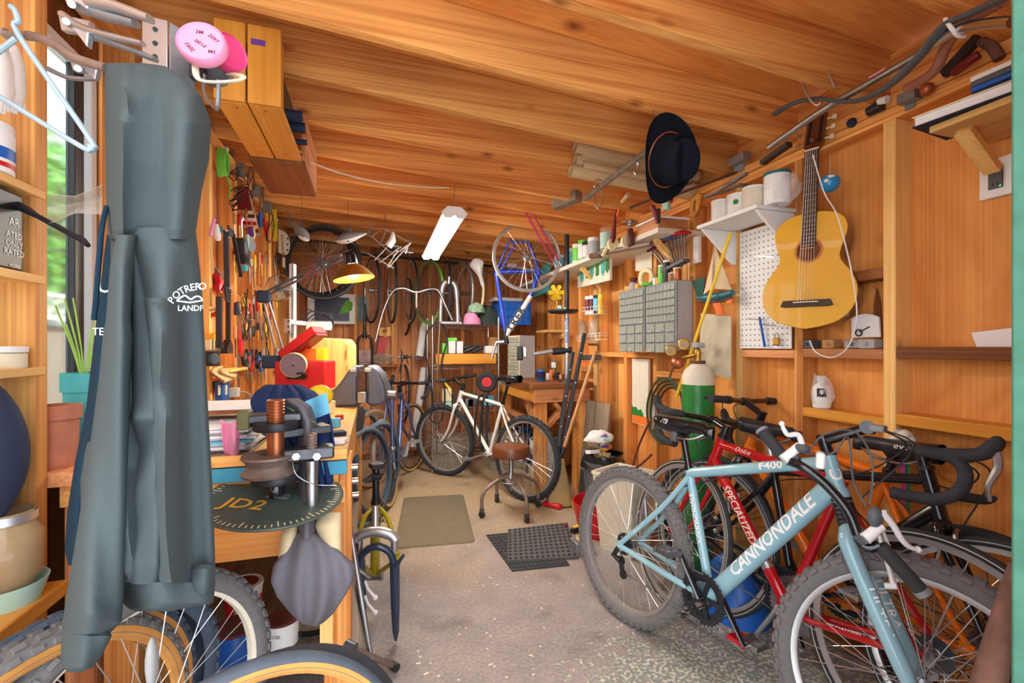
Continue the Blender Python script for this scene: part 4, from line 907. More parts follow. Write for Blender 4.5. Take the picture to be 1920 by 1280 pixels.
# lettering
S_ = .735
def htext(s, size, x, y, rot=0, mat='white', par=hb1, t=None): 
    a = math.radians(rot); xx = RIGHT * math.cos(a) + UP * math.sin(a); text(s, size, P(x, y, t or S_ - .008), xx, UP * math.cos(a) - RIGHT * math.sin(a), mat, hd_, lift=.0)
for i, ch in enumerate('POTRERO'): htext(ch, .0155, *[(322, 563), (331, 553), (341, 546), (351, 541.5), (361, 539), (371, 537.5), (380, 537)][i], rot=[55, 45, 35, 22, 12, 5, 2][i], t=.694)
htext('LANDF', .0125, 357, 578, t=.694, mat='white')
build(MB().tube(smooth_path([P(x, y, .694) for x, y in ((332, 563), (345, 554), (352, 557), (358, 561), (366, 556), (374, 556), (380, 562))], 4), .0012, 5), 'print', 'white', hd_); build(MB().tube([P(332, 564, .694), P(356, 567, .694), P(380, 563, .694)], .0012, 5), 'print', 'white', hd_)
htext('TE', .018, 184, 622, t=.765); htext('U', .04, 197, 535, t=.775)
build(MB().tube(smooth_path([P(200, 388, .78), P(192, 420, .76), P(186, 480, .75), P(180, 560, .75), P(176, 600, .75)], 5), .004, 8), 'drawstring', 'hoodie_dark', hd_)

# ---------------------------------------------------------------- WORKBENCH
t = thing('workbench', 'heavy wooden workbench with worn top and teal painted edge strip', 'workbench', (-.43, 2.4, 0))
for i in range(5):
    x0 = -.765 + i * .139; build(MB().bb((x0, 1.53, .862), (x0 + .136, 3.60, .90)), 'plank', 'grey_y' if i < 3 else 'pale_y', t, bev=.003)
build(MB().bb((-.765, 1.512, .868), (-.074, 1.528, .90)), 'edge_board', 'fir_x', t, bev=.003)
build(MB().bb((-.765, 1.516, .822), (-.074, 1.528, .864)), 'edge_strip', plain('teal_paint', (58, 146, 176), .6, var=.2, scale=14), t, bev=.002)
build(MB().bb((-.765, 1.53, .585), (-.10, 1.55, .858)), 'apron', 'ply_x', t, bev=.002)
build(MB().bb((-.10, 1.555, .72), (-.08, 3.58, .858)), 'apron', 'fir_y', t, bev=.002)
for x in (-.74, -.15):
    for y in (1.60, 3.22): build(MB().bb((x, y, 0), (x + .085, y + .085, .86)), 'leg', 'fir_z', t, bev=.003)
build(MB().bb((-.76, 1.62, .165), (-.08, 3.3, .185)), 'lower_shelf', 'grey_y', t, bev=.003)
for i, z in enumerate((.815, .755, .69)):
    build(MB().cyl((-.078, 1.62 + i * .05, z), (-.045, 1.62 + i * .05, z), .011), 'bolt', 'chrome', t)
# papers, cloth on the near corner
pp = thing('paper_stack', 'stack of white papers and magazines on the bench corner', 'papers', P(425, 845, 1.42))
for i in range(9): build(MB().box((-.46 + .006 * math.sin(i * 2), 1.70 + .008 * math.cos(i * 3), .9055 + i * .0085), (.20, .26, .007), rotm('Z', .1 * math.sin(i * 5))), 'sheet', 'paper' if i % 3 else 'sky_blue' if i == 3 else 'grey_plastic', pp)
rk = thing('paper_rack', 'white sheet lying on a dark wooden letter rack', 'rack', (-.50, 1.85, .985))
build(MB().bb((-.62, 1.70, 1.0), (-.36, 1.98, 1.012)), 'board', 'dark_y', rk); build(MB().bb((-.62, 1.70, 1.013), (-.37, 1.97, 1.017)), 'sheet', 'paper', rk)
for x in (-.61, -.38): build(MB().bb((x, 1.90, .90), (x + .02, 1.97, 1.0)), 'post', 'dark_z', rk)
solo(MB().sheet(lambda u, v: P(414 + 34 * u + 6 * v * (1 - u), 786 + 66 * v + 8 * math.sin(3 * u), 1.36 - .03 * math.sin(PI * v) + .012 * math.sin(7 * u)), 10, 14, .003), 'pink_rag', 'pink', 'pink cloth rag hanging over the papers', 'rag')
# ---------------------------------------------------------------- TUBE BENDER
tb = thing('tube_bender', 'heavy manual steel tube bender with round dies on bench corner', 'bender', P(515, 935, 1.27))
bx, by = P(517, 800, 1.27).x, P(517, 800, 1.27).y
def zy(y, t=1.27): return CAM_H - (y - HORIZON) / F_PX * t
def dsk(y0, y1, r, mat, nm, x=0, y=0, n=32): return build(MB().lathe([(0, 0), (r * .97, 0), (r, .003), (r, zy(y0) - zy(y1) - .003), (r * .97, zy(y0) - zy(y1)), (0, zy(y0) - zy(y1))], (bx + x, by + y, zy(y1)), UP, n), nm, mat, tb)
pf = []
for i in range(7): z = zy(788) + i * .0085; pf += [(.021, z), (.0235, z + .002), (.0235, z + .005), (.021, z + .007)]
build(MB().lathe([(0, zy(905))] + [(.022, zy(905)), (.022, zy(788))] + pf + [(.019, zy(750)), (0, zy(750))], (bx, by, 0), UP, 24), 'spindle', 'copper', tb)
dsk(790, 805, .058, 'black_plastic', 'collar'); build(MB().bar((bx - .075, by + .02, zy(784)), (bx + .06, by + .04, zy(784)), .07, .022), 'arm_plate', 'steel_dark', tb, bev=.004)
build(MB().bar((bx - .09, by, zy(784)), (bx - .062, by, zy(784)), .06, .05), 'end_block', plain('olive', (110, 108, 70), .6), tb, bev=.004)
build(MB().bar((bx - .03, by + .03, zy(815)), (bx + .12, by + .10, zy(815)), .10, .022), 'arm_plate', 'steel_dark', tb, bev=.003)
q = MB().lathe([(.022, 0), (.068, 0), (.072, .008), (.062, .018), (.055, .028), (.062, .040), (.072, .050), (.070, .056), (.022, .056)], (bx - .015, by, zy(888)), UP, 36, closed=True); build(q, 'bending_die', 'rusty_steel', tb)
dsk(888, 902, .062, 'black_plastic', 'flange'); dsk(902, 925, .024, 'black_gloss', 'base_post')
build(MB().bar((bx + .02, by - .01, zy(852)), (bx + .15, by + .01, zy(852)), .06, .034), 'link_arm', 'steel_dark', tb, bev=.006)
for x in (555, 594): build(MB().cyl(P(x, 856, 1.20), P(x, 856, 1.24), .010, n=6), 'hex_bolt', 'chrome', tb)
pf = [(0, zy(843)), (.012, zy(843))]
for i in range(5): z = zy(840) + i * .008; pf += [(.012, z), (.0145, z + .002), (.0145, z + .005), (.012, z + .007)]
build(MB().lathe(pf + [(0, zy(810))], (bx + .095, by - .02, 0), UP, 18), 'screw_pin', 'rusty_steel', tb)
build(MB().cyl((bx + .095, by - .02, zy(960)), (bx + .095, by - .02, zy(864)), .017), 'pivot_post', 'steel', tb)
# degree plate
pc = P(515, 932, 1.30); nrm = (UP * .985 - FWD * .12 - RIGHT * -.10).normalized()
dg = thing('degree_plate', 'dark round degree plate with yellow letters under tube bender', 'plate', pc - UP * .01)
build(MB().lathe([(0, -.004), (.182, -.004), (.185, 0), (.182, .003), (0, .003)], pc, nrm, 56), 'disc', plain('plate_green', (84, 98, 92), .5, .3, var=.25, scale=12), dg)
x_ = (RIGHT - nrm * RIGHT.dot(nrm)).normalized(); y_ = nrm.cross(x_); text('JD2', .075, pc - x_ * .05 - y_ * .06 + nrm * .003, x_, y_, 'amber', dg, bold=.01)
q = MB()
for i in range(72): a = 2 * PI * i / 72; d = x_ * math.cos(a) + y_ * math.sin(a); q.bar(pc + d * (.150 if i % 6 == 0 else .162) + nrm * .0036, pc + d * .175 + nrm * .0036, .0025, .0006, nrm)
build(q, 'degree_marks', 'cream', dg, kind='stuff')
build(MB().cyl(pc - UP * .004, (pc.x, pc.y, zy(925)), .016), 'stem', 'black_gloss', dg); build(MB().box(pc + x_ * .01 + nrm * .006, (.06, .025, .004), Matrix((x_, y_, nrm)).transposed()), 'pointer', 'alu', dg)
build(MB().tube(smooth_path([P(548, 860, 1.22), P(556, 890, 1.2), P(590, 908, 1.22), P(630, 910, 1.28)], 5), .0012, 5), 'wire', 'steel', tb)
# ---------------------------------------------------------------- draped clothes
def drape(rows, name, mat, label, cat, amp=.012, frq=9, nu=40, nv=30):
    def fn(u, v):
        f = v * (len(rows) - 1); i = min(int(f), len(rows) - 2); w = f - i
        r = [rows[i][k] * (1 - w) + rows[i + 1][k] * w for k in range(4)]
        x = r[1] + (r[2] - r[1]) * u
        return P(x, r[0], r[3] - .07 * math.sin(PI * u) + amp * math.sin(frq * u * 3 + 2.3 * v) + amp * .5 * math.sin(frq * 5 * u + 4 * v))
    return solo(MB().sheet(fn, nu, nv, .006), name, mat, label, cat, smooth=80)
drape([(722, 498, 562, 1.60), (735, 478, 590, 1.55), (752, 470, 606, 1.50), (770, 474, 616, 1.48), (800, 500, 622, 1.47), (850, 540, 628, 1.46), (900, 560, 634, 1.46), (932, 575, 632, 1.46)], 'jacket', 'denim', 'crumpled navy blue jacket thrown over the tube bender arm', 'jacket')
drape([(748, 522, 560, 1.40), (762, 545, 582, 1.38), (790, 560, 592, 1.38), (850, 562, 592, 1.38), (930, 560, 592, 1.36), (1000, 558, 592, 1.33), (1010, 558, 592, 1.33)], 'apron_strap', 'apron', 'grey webbing strap hanging from the bender to the apron', 'strap', amp=.003, frq=3)
solo(MB().sheet(lambda u, v: P(538 + 34 * u + 20 * v, 763 + 20 * u + 10 * v, 1.33), 8, 6, .004), 'green_strap', 'lime', 'bright green strip on the navy jacket', 'strap')
solo(MB().sheet(lambda u, v: P(572 + 40 * u + 6 * v, 752 + 38 * v - 16 * u, 1.40 + .01 * math.sin(6 * u)), 8, 8, .003), 'blue_cloth', 'sky_blue', 'light blue paper towel tucked beside the jacket', 'towel')
solo(MB().sph(P(600, 742, 1.62), (.045, .03, .04), 14), 'yellow_ball', 'yellow', 'yellow rounded cap behind the navy jacket', 'ball')
# apron / tool bag
ab = thing('work_apron', 'grey canvas work apron gathered on a strap with tan gloves', 'apron', P(585, 1170, 1.28))
def apf(u, v):
    a = 2 * PI * u; y = [1000, 1022, 1060, 1090, 1120, 1150, 1166, 1174]; L = [556, 540, 512, 507, 520, 545, 562, 580]; Rr = [592, 625, 668, 662, 645, 625, 608, 595]
    f = v * 7; i = min(6, int(f)); w = f - i; g = lambda A: A[i] * (1 - w) + A[i + 1] * w
    x = (g(L) + g(Rr)) / 2 + (g(Rr) - g(L)) / 2 * math.cos(a); return P(x, g(y), 1.30 + (.055 * math.sin(a) * math.sin(PI * min(1, v * .9 + .12)) + .022 * math.sin((x - 575) / (3.5 + 4.5 * math.sin(PI * v)) + 1.2 * v) * v ** .7))
build(MB().grid(apf, 56, 26, True), 'bag', 'apron', ab, smooth=80)
for rows in ([(960, 598, 640, 1.34), (985, 590, 640, 1.31), (1010, 598, 640, 1.31), (1050, 612, 642, 1.32), (1075, 632, 643, 1.33)], [(980, 538, 560, 1.33), (1000, 527, 558, 1.31), (1040, 522, 545, 1.31), (1080, 518, 530, 1.31)]):
    def gf(u, v, rows=rows):
        f = v * (len(rows) - 1); i = min(int(f), len(rows) - 2); w = f - i; r = [rows[i][k] * (1 - w) + rows[i + 1][k] * w for k in range(4)]; a = 2 * PI * u
        return P((r[1] + r[2]) / 2 + (r[2] - r[1]) / 2 * math.cos(a), r[0], r[3] + .03 * math.sin(a))
    build(MB().grid(gf, 20, 14, True), 'canvas_glove', 'canvas', ab, smooth=80)
# ---------------------------------------------------------------- cans under the bench
c = V((-.46, 1.93, .186))
t = can('coffee_tub', c, .064, .145, 'white', 'white and red plastic coffee tub on the shelf under bench', 'tub', lid='white', taper=.88, bands=((.12, .74, 'red'),))
build(MB().lathe([(0, 0), (.05, 0), (.05, .001)], c + UP * .1500, UP, 28), 'lid_print', 'dark_red', t)
build(MB().box(c - FWD * .062 + RIGHT * .012 + UP * .06, (.012, .004, .085), Matrix((RIGHT, FWD, UP)).transposed()), 'label_panel', 'white', t); build(MB().box(c - FWD * .056 + RIGHT * .028 + UP * .045, (.018, .006, .03), Matrix((RIGHT, FWD, UP)).transposed()), 'label_panel', 'sky_blue', t)
can('paint_can', (-.30, 1.76, .186), .053, .085, 'white', 'white quart paint can with dark lid under the bench', lid='maroon', rim=True)
text('FLUID', .016, V((-.30, 1.76, .236)) - FWD * .0535, RIGHT, UP, 'black_plastic', bpy.data.objects['paint_can'])
can('paint_can', (-.43, 1.72, .186), .066, .105, 'blue', 'blue paint can with crusted lid under the bench', lid='maroon')
solo(MB().lathe([(.10, 0), (.115, .01), (.12, .03), (.112, .03), (.10, .012)], (-.20, 1.86, .186), UP, 28, closed=True), 'black_pan', 'black_gloss', 'shallow black pan under the hanging apron', 'pan')

# ================================================================ LEFT WALL TOOLS
WX = -.765
GT = 'hand tools hung on the left wall'
def line(pts, X=WX): return [PX(x, y, X) for x, y in pts]
def htool(name, label, cat, parts_, group=GT):
    """parts_: list of (part name, material, builder)"""
    vs = [v for p in parts_ for v in p[2].v]; lo = min(v.z for v in vs); c = vs[0]
    t = thing(name, label, cat, (c.x, c.y, lo), None, group)
    for nm, mt, mb in parts_: build(mb, nm, mt, t)
    return t
# coiled green cable and black lead
q = MB()
for i in range(7):
    k = (i - 3) * .006; c = PX(418, 305, WX + .01); q.tube([c + V((k, .03 * math.cos(a) * (1 + .05 * i), .075 * math.sin(a) * (1 - .03 * i))) for a in [2 * PI * j / 22 for j in range(22)]], .005, 6, closed=True)
q2 = MB().tube(smooth_path(line([(424, 330), (432, 350), (428, 372)]), 4), .005, 6)
htool('cable_coil', 'coil of bright green cable hung on a stud', 'cable', [('coil', 'lime', q), ('tail', 'lime', q2), ('tie', 'mint', MB().sph(PX(424, 280, WX + .02), .014, 10))])
q = MB(); rnd = random.Random(2)
for i in range(7): q.tube(smooth_path([PX(432 + rnd.uniform(-4, 30), 318 + i * 11 + rnd.uniform(-12, 12), WX + rnd.uniform(0, .03)) for _ in range(5)], 6), .0035, 6)
solo(q, 'lead_tangle', 'black_plastic', 'tangle of thin black leads hanging by the coil', 'cable', kind=None)
# cassette-like book row, leaning
for i in range(8):
    m_ = ('dark_red', 'offwhite', 'maroon', 'white', 'red', 'cream', 'dark_red', 'grey_plastic')[i]
    c = PX(456 + i * 2.2, 372 + i * 7.2, WX - .02); solo(MB().box(c, (.08, .16, .017), rotm('X', -.75)), 'manual_book', m_, '%s thin repair manual leaning in the left wall bay' % {'dark_red': 'wine red', 'offwhite': 'off-white', 'maroon': 'brown', 'white': 'white', 'red': 'bright red', 'cream': 'cream', 'grey_plastic': 'light grey'}[m_], 'book', 'manuals leaning in the wall bay', bev=.001)
def rodtool(name, label, cat, pts, r, mat, hpts=None, hr=.012, hmat='red', X=WX):
    ps = [('shaft', mat, MB().tube(line(pts, X), r, 8))]
    if hpts: ps.append(('handle', hmat, MB().tube(line(hpts, X), hr, 10)))
    return htool(name, label, cat, ps)
rodtool('blue_file', 'long steel bar with blue grip hung high', 'tool', [(488, 330), (488, 398)], .007, 'steel', [(488, 398), (489, 426)], .012, 'blue')
rodtool('pry_bar', 'steel pry bar with red handle hung high', 'tool', [(494, 350), (494, 408)], .006, 'steel', [(495, 408), (500, 440)], .013, 'red')
rodtool('wood_dowel', 'pale wooden pole standing against the left wall', 'pole', [(505, 345), (505, 520)], .014, 'pale_z', None, 0)
htool('spirit_level', 'narrow yellow spirit level hung on the left wall', 'level', [('body', 'yellow', MB().bar(PX(514, 392, WX), PX(516, 452, WX), .012, .035)), ('vial', 'lime', MB().cyl(PX(515, 420, WX + .01), PX(515, 426, WX + .012), .006))])
c = PX(530, 455, WX + .03)
htool('white_plate', 'white half-round metal plate with bolt holes', 'plate', [('plate', 'offwhite', MB().prism([(-.075, .10), (.02, .10)] + [(.02 + .10 * math.sin(a), .10 * math.cos(a)) for a in [PI * i / 10 for i in range(1, 10)]] + [(.02, -.10), (-.075, -.10)], c, V((.35, .94, 0)) * .9, UP, .006))] + [('hole', 'black_plastic', MB().cyl(c + V((.35, .94, 0)) * .06 + UP * z + V((-.006, 0, 0)), c + V((.35, .94, 0)) * .06 + UP * z + V((.014, 0, 0)), .008)) for z in (-.05, 0, .05)], None)
htool('paint_brush', 'flat brush with wooden handle hung before white plate', 'brush', [('handle', 'tan_handle', MB().tube(line([(529, 440), (530, 470)], WX + .07), .007, 8)), ('ferrule', 'brass', MB().box(PX(531, 476, WX + .07), (.012, .04, .03))), ('bristles', 'canvas', MB().box(PX(532, 492, WX + .07), (.012, .045, .08)))])
def armbars(segs, w=.012, X=WX + .05):
    m_ = MB()
    for a, b in segs: m_.bar(PX(*a, X), PX(*b, X), w, w, (1, 0, 0))
    return m_
# black swing arm bolted to the stud
htool('swing_arm', 'black jointed metal swing arm bolted to the stud', 'arm', [('upper_bar', 'black_plastic', armbars([((424, 432), (426, 545))], .022)), ('upper_bar', 'black_plastic', armbars([((437, 438), (452, 518))], .016)), ('joint_plate', 'black_plastic', MB().prism([(-.04, .03), (.05, .02), (.04, -.01), (-.03, -.04)], PX(430, 436, WX + .06), V((0, 1, 0)), UP, .008)), ('joint_plate', 'black_plastic', MB().prism([(-.05, .03), (.05, .04), (.04, -.05), (-.03, -.04)], PX(425, 550, WX + .06), V((0, 1, 0)), UP, .008)),
      ('lower_bar', 'black_plastic', armbars([((411, 556), (411, 652))], .024)), ('lower_bar', 'black_plastic', armbars([((428, 560), (428, 650))], .02)), ('bracket', 'black_gloss', MB().prism([(-.04, -.02), (.06, -.02), (.06, .02), (.02, .05), (-.04, .01)], PX(418, 655, WX + .05), V((0, 1, 0)), UP, .03))] + [('bolt', 'chrome', MB().sph(PX(x, y, WX + .072), .006, 8)) for x, y in ((425, 432), (439, 436), (430, 445), (415, 547), (430, 540), (433, 552))], None)
htool('spring_clamp', 'red and silver spring clamp hung on the stud', 'clamp', [('jaw', 'steel', MB().tube(line([(404, 502), (408, 512), (413, 520)]), [.005, .014, .018], 8)), ('body', 'red', MB().tube(line([(406, 514), (410, 530), (406, 544)]), [.018, .024, .016], 10)), ('handle', 'red', MB().tube(line([(412, 520), (420, 535), (416, 545)]), .010, 8))])
htool('spring_clamp', 'small bright red clamp below the big red one', 'clamp', [('body', 'red', MB().tube(line([(402, 590), (410, 586), (411, 598)]), [.012, .018, .01], 10)), ('screw', 'steel', MB().tube(line([(398, 580), (418, 580)]), .006, 8))])
htool('toy_figure', 'small lilac and white dangling toy on a hook', 'toy', [('body', 'paper', MB().tube(line([(405, 420), (407, 440), (409, 450)], WX + .03), [.01, .018, .012], 10)), ('limb', 'pink', MB().tube(line([(402, 410), (396, 432), (393, 442)], WX + .03), [.008, .009, .007], 8)), ('head', 'purple', MB().sph(PX(403, 412, WX + .03), .012, 10)), ('wing', 'teal', MB().sph(PX(414, 430, WX + .03), (.01, .016, .02), 10))])
# hand drill, gauge and tin shapes in the second bay
htool('angle_grinder', 'dark angle grinder with pale handle in the tool bay', 'grinder', [('body', 'black_plastic', MB().tube(line([(452, 448), (452, 475), (455, 490)], WX + .02), [.03, .045, .03], 14)), ('handle', 'mint', MB().tube(line([(464, 440), (464, 480)], WX + .05), [.010, .008], 8)), ('disc', 'grey_mid', MB().lathe([(0, -.004), (.05, -.004), (.05, .004), (0, .004)], PX(470, 458, WX + .03), V((1, -.3, 0)), 24))])
htool('small_box', 'striped cardboard packet wedged in the tool bay', 'box', [('body', 'cream', MB().box(PX(472, 437, WX), (.03, .07, .06), rotm('X', .6))), ('stripe', 'purple', MB().box(PX(470, 434, WX + .001), (.031, .02, .061), rotm('X', .6)))])
htool('scissors', 'pale handled scissors hung in the tool bay', 'scissors', [('loop', 'offwhite', MB().torus(.02, .004, PX(472, 492, WX + .04), (1, 0, 0), 20, 8)), ('loop', 'offwhite', MB().torus(.02, .004, PX(478, 505, WX + .04), (1, .2, 0), 20, 8)), ('blade', 'steel', MB().tube(line([(475, 512), (478, 540)], WX + .04), [.006, .002], 6))])
htool('cup', 'small green plastic cup on a nail', 'cup', [('body', 'teal', MB().lathe([(0, 0), (.018, 0), (.024, .035), (.021, .035), (.016, .004), (0, .004)], PX(458, 508, WX + .03), UP, 18))])
# wrenches and screwdrivers in a row
rnd = random.Random(11); wl_ = ['long chrome ring spanner', 'short chrome ring spanner', 'dull steel open spanner', 'chrome combination spanner', 'slim steel spanner', 'bent steel spanner', 'narrow chrome hex key', 'flat steel spanner']
for i in range(8):
    x = 447 + i * 5; y0 = 575 + (i % 3) * 12; y1 = y0 + 62 - (i % 4) * 9; X_ = WX - .008 * (i % 2)
    a, b_ = PX(x, y0, X_), PX(x + 2, y1, X_); mb = MB().bar(a, b_, .010, .005, (1, 0, 0))
    htool('spanner', wl_[i] + ' hung in the row on the left wall', 'spanner', [('shank', 'chrome', mb), ('ring', 'chrome', MB().torus(.009, .0035, a, (1, 0, 0), 16, 6)), ('jaw', 'chrome', MB().prism([(-.008, .004), (-.010, -.012), (-.003, -.012), (-.003, -.004), (.003, -.004), (.003, -.012), (.010, -.012), (.008, .004)], b_ - V((.003, 0, 0)), V((0, 1, 0)), UP, .006))])
hm = [('red', 'red'), ('amber', 'yellow'), ('black_plastic', 'black'), ('orange_matte', 'orange'), ('blue', 'blue'), ('tan_handle', 'wooden')]
for i, (mt, nm) in enumerate(hm):
    x = 482 + i * 6; y0 = 556 + (i % 2) * 8
    htool('screwdriver', '%s handled screwdriver racked on the left wall' % nm, 'screwdriver', [('handle', mt, MB().tube(line([(x, y0), (x, y0 + 4), (x + 1, y0 + 24), (x + 1, y0 + 28)], WX - .006), [.007, .011, .010, .006], 10)), ('blade', 'steel', MB().tube(line([(x + 1, y0 + 28), (x + 2, y0 + 66)], WX - .006), .0032, 6))])
for i in range(7):
    x = 458 + i * 6.2; y0 = 655 + (i % 3) * 5; mt, nm = [('black_plastic', 'black'), ('grey_dark', 'grey'), ('red', 'red'), ('navy', 'navy'), ('black_gloss', 'shiny black'), ('blue', 'blue'), ('grey_mid', 'pale grey')][i]
    htool('pliers', 'pliers with %s grips hung jaws down under the spanners' % nm, 'pliers', [('grip', mt, MB().tube(smooth_path(line([(x - 3, y0), (x - 4, y0 + 14), (x - 1, y0 + 30)], WX + .03), 4), .008, 8)), ('grip', mt, MB().tube(smooth_path(line([(x + 4, y0), (x + 5, y0 + 14), (x + 1, y0 + 30)], WX + .035), 4), .008, 8)), ('jaws', 'steel', MB().tube(line([(x, y0 + 30), (x, y0 + 38), (x + 1, y0 + 58)], WX + .032), [.012, .013, .004], 8, flat=.5))])
htool('hand_saw', 'small handsaw with red and white painted handle', 'saw', [('handle', 'red', MB().prism([(-.03, .04), (.02, .05), (.03, 0), (.0, -.05), (-.03, -.03)], PX(449, 652, WX + .03), V((0, 1, 0)), UP, .015)), ('blade', 'steel', MB().prism([(-.02, 0), (.02, 0), (.012, -.24), (-.008, -.24)], PX(447, 662, WX + .035), V((0, 1, 0)), UP, .002))])
# caulk gun like clamp and small shelf goods
htool('camera', 'black compact camera on the small shelf', 'camera', [('body', 'black_plastic', MB().box(PX(393, 672, WX + .02), (.06, .10, .07))), ('lens', 'black_gloss', MB().cyl(PX(402, 672, WX + .05), PX(402, 672, WX + .09), .024))], None)
for i, (x, y, w, h_, mt, nm) in enumerate(((388, 646, .06, .05, 'cream', 'cream'), (400, 648, .05, .055, 'ivory', 'ivory'), (393, 632, .05, .03, 'amber', 'amber'), (403, 630, .03, .035, 'yellow', 'yellow'))):
    solo(MB().box(PX(x, y, WX), (.05, w, h_)), 'parts_box', mt, 'small %s parts box stacked beside the swing arm' % nm, 'box', 'small boxes by the swing arm', bev=.002)
solo(MB().bb((WX - .012, 2.70, 1.085), (WX + .06, 3.05, 1.10)), 'small_shelf', 'pale_y', 'short pale shelf carrying the camera and packets', 'shelf', bev=.002)
q = MB().grid(lambda u, v: PX(418 + 26 * math.cos(2 * PI * u) * math.sin(PI * v) ** .7, 702 + 12 * (2 * v - 1) + 5 * math.sin(9 * u), WX + .04 + .025 * math.sin(2 * PI * u) + .008 * math.sin(25 * u + 11 * v)), 26, 12, True)
solo(q, 'paper_bag', 'kraft', 'crumpled brown paper bag above the blue socket box', 'bag', smooth=20)
htool('socket_box', 'blue electrical box with two ivory sockets on the wall', 'socket', [('box', 'blue', MB().box(PX(417, 733, WX + .01), (.03, .13, .10)))] + [('socket', 'ivory', MB().box(PX(x, 731, WX + .027), (.004, .03, .05))) for x in (411, 424)] + [('plug', 'white', MB().box(PX(440, 735, WX + .03), (.04, .05, .05))), ('cord', 'white', MB().tube(smooth_path(line([(446, 735), (462, 735), (478, 750), (482, 765)], WX + .03), 4), .004, 6))], None)
# ---------------------------------------------------------------- desk lamp
E0, E1 = P(497, 560, 2.65), P(636, 484, 2.55)
lm = thing('desk_lamp', 'lit swing-arm desk lamp with brass cone shade and black cap', 'lamp', P(513, 690, 2.65))
for d in (0, 8): build(MB().bar(P(500, 546 + d, 2.65), P(640, 478 + d, 2.55), .010, .010), 'upper_arm', 'grey_dark', lm)
for d in (0, 9): build(MB().bar(P(494 + d, 563, 2.65), P(516 + d * 1.6, 655, 2.65), .010, .010), 'lower_arm', 'steel', lm)
build(MB().box(P(495, 556, 2.65), (.07, .05, .07)), 'elbow', 'navy', lm, bev=.01)
build(MB().box(P(513, 678, 2.65), (.11, .07, .075)), 'clamp_base', 'navy', lm, bev=.008); build(MB().cyl(P(522, 652, 2.65), P(520, 668, 2.65), .022), 'pivot', 'steel', lm)
lc = P(661, 506, 2.55); ax = (UP * .97 - RIGHT * .18).normalized()
build(MB().lathe([(.112, -.052), (.114, -.050), (.075, .0), (.042, .028), (.040, .026), (.072, -.003), (.108, -.050)], lc, ax, 36, closed=True), 'shade', 'brass', lm)
build(MB().lathe([(.0, .098), (.028, .096), (.034, .08), (.036, .03), (.0, .028)], lc, ax, 24), 'socket_cap', 'black_gloss', lm)
for i in range(8): a = 2 * PI * i / 8; x_, y_, _ = frame(ax); d = x_ * math.cos(a) + y_ * math.sin(a); build(MB().bar(lc + d * .037 + ax * .04, lc + d * .037 + ax * .075, .006, .004), 'cap_rib', 'grey_dark', lm)
build(MB().sph(lc - ax * .012, (.034, .034, .038), 16), 'bulb', 'bulb', lm)
li = bpy.data.lights.new('desk_lamp_light', 'POINT'); li.energy = 16; li.color = (1, .86, .62); li.shadow_soft_size = .04
lo_ = bpy.data.objects.new('desk_lamp_light', li); COL.objects.link(lo_); lo_.location = lc - ax * .06
# fan cage behind the lamp arm
fc = P(523, 540, 2.9); fx = RIGHT
t = thing('desk_fan', 'small round wire-caged fan on the left wall', 'fan', fc - UP * .09)
q = MB().torus(.085, .004, fc, FWD, 36, 6)
for i in range(26): a = 2 * PI * i / 26; d = RIGHT * math.cos(a) + UP * math.sin(a); q.tube(smooth_path([fc + d * .085, fc + d * .05 - FWD * .025, fc + d * .015 - FWD * .03], 3), .0012, 4)
build(q, 'cage', 'steel', t); build(MB().lathe([(0, -.02), (.022, -.02), (.024, .03), (0, .03)], fc, FWD, 20), 'motor', 'grey_dark', t)
for i in range(4):
    a = PI / 2 * i + .4; d = RIGHT * math.cos(a) + UP * math.sin(a); e = RIGHT * -math.sin(a) + UP * math.cos(a); build(MB().prism([(.02, -.012), (.07, -.035), (.075, .015), (.02, .012)], fc, d, e + FWD * .3, .002), 'blade', 'clear_plastic', t)
build(MB().cyl(fc + FWD * .03, fc + FWD * .12, .012), 'mount', 'grey_dark', t)
# ---------------------------------------------------------------- aluminium extrusions and linear stage
xt = P(550, 560, 3.1)
t = thing('extrusion_post', 'white anodised aluminium extrusion standing on the bench back', 'post', P(550, 640, 3.1))
build(MB().bar(P(549, 495, 3.1), V((P(549, 632, 3.1).x, P(549, 632, 3.1).y, .902)), .035, .035, FWD), 'profile', 'white_gloss', t, bev=.003); build(MB().bar(P(549, 495, 3.08), P(549, 632, 3.08), .008, .012, FWD), 'slot', 'grey_mid', t)
t = thing('linear_stage', 'silver linear motion stage with end plate on the wood box', 'machine', P(580, 628, 3.0))
build(MB().bar(P(545, 604, 2.98), P(622, 612, 3.1), .08, .03), 'rail', 'alu', t, bev=.003); build(MB().box(P(598, 611, 2.98), (.16, .02, .055), Matrix((RIGHT, FWD, UP)).transposed()), 'cover_plate', 'white_gloss', t, bev=.002)
build(MB().box(P(541, 612, 2.95), (.045, .045, .10), Matrix((RIGHT, FWD, UP)).transposed()), 'end_plate', 'alu', t, bev=.004)
for dy in (-10, 0, 10): build(MB().cyl(P(541, 612 + dy, 2.92), P(541, 612 + dy, 2.94), .008), 'port', 'black_plastic', t)
q = MB()
for i in range(5): q.tube(smooth_path([P(560 + i * 8, 600, 3.0), P(575 + i * 10, 580 + i * 3, 3.02), P(600 + i * 6, 590, 3.05), P(625, 600 + i * 4, 3.05)], 5), .004, 6)
build(q, 'hose', 'black_plastic', t, kind='stuff')
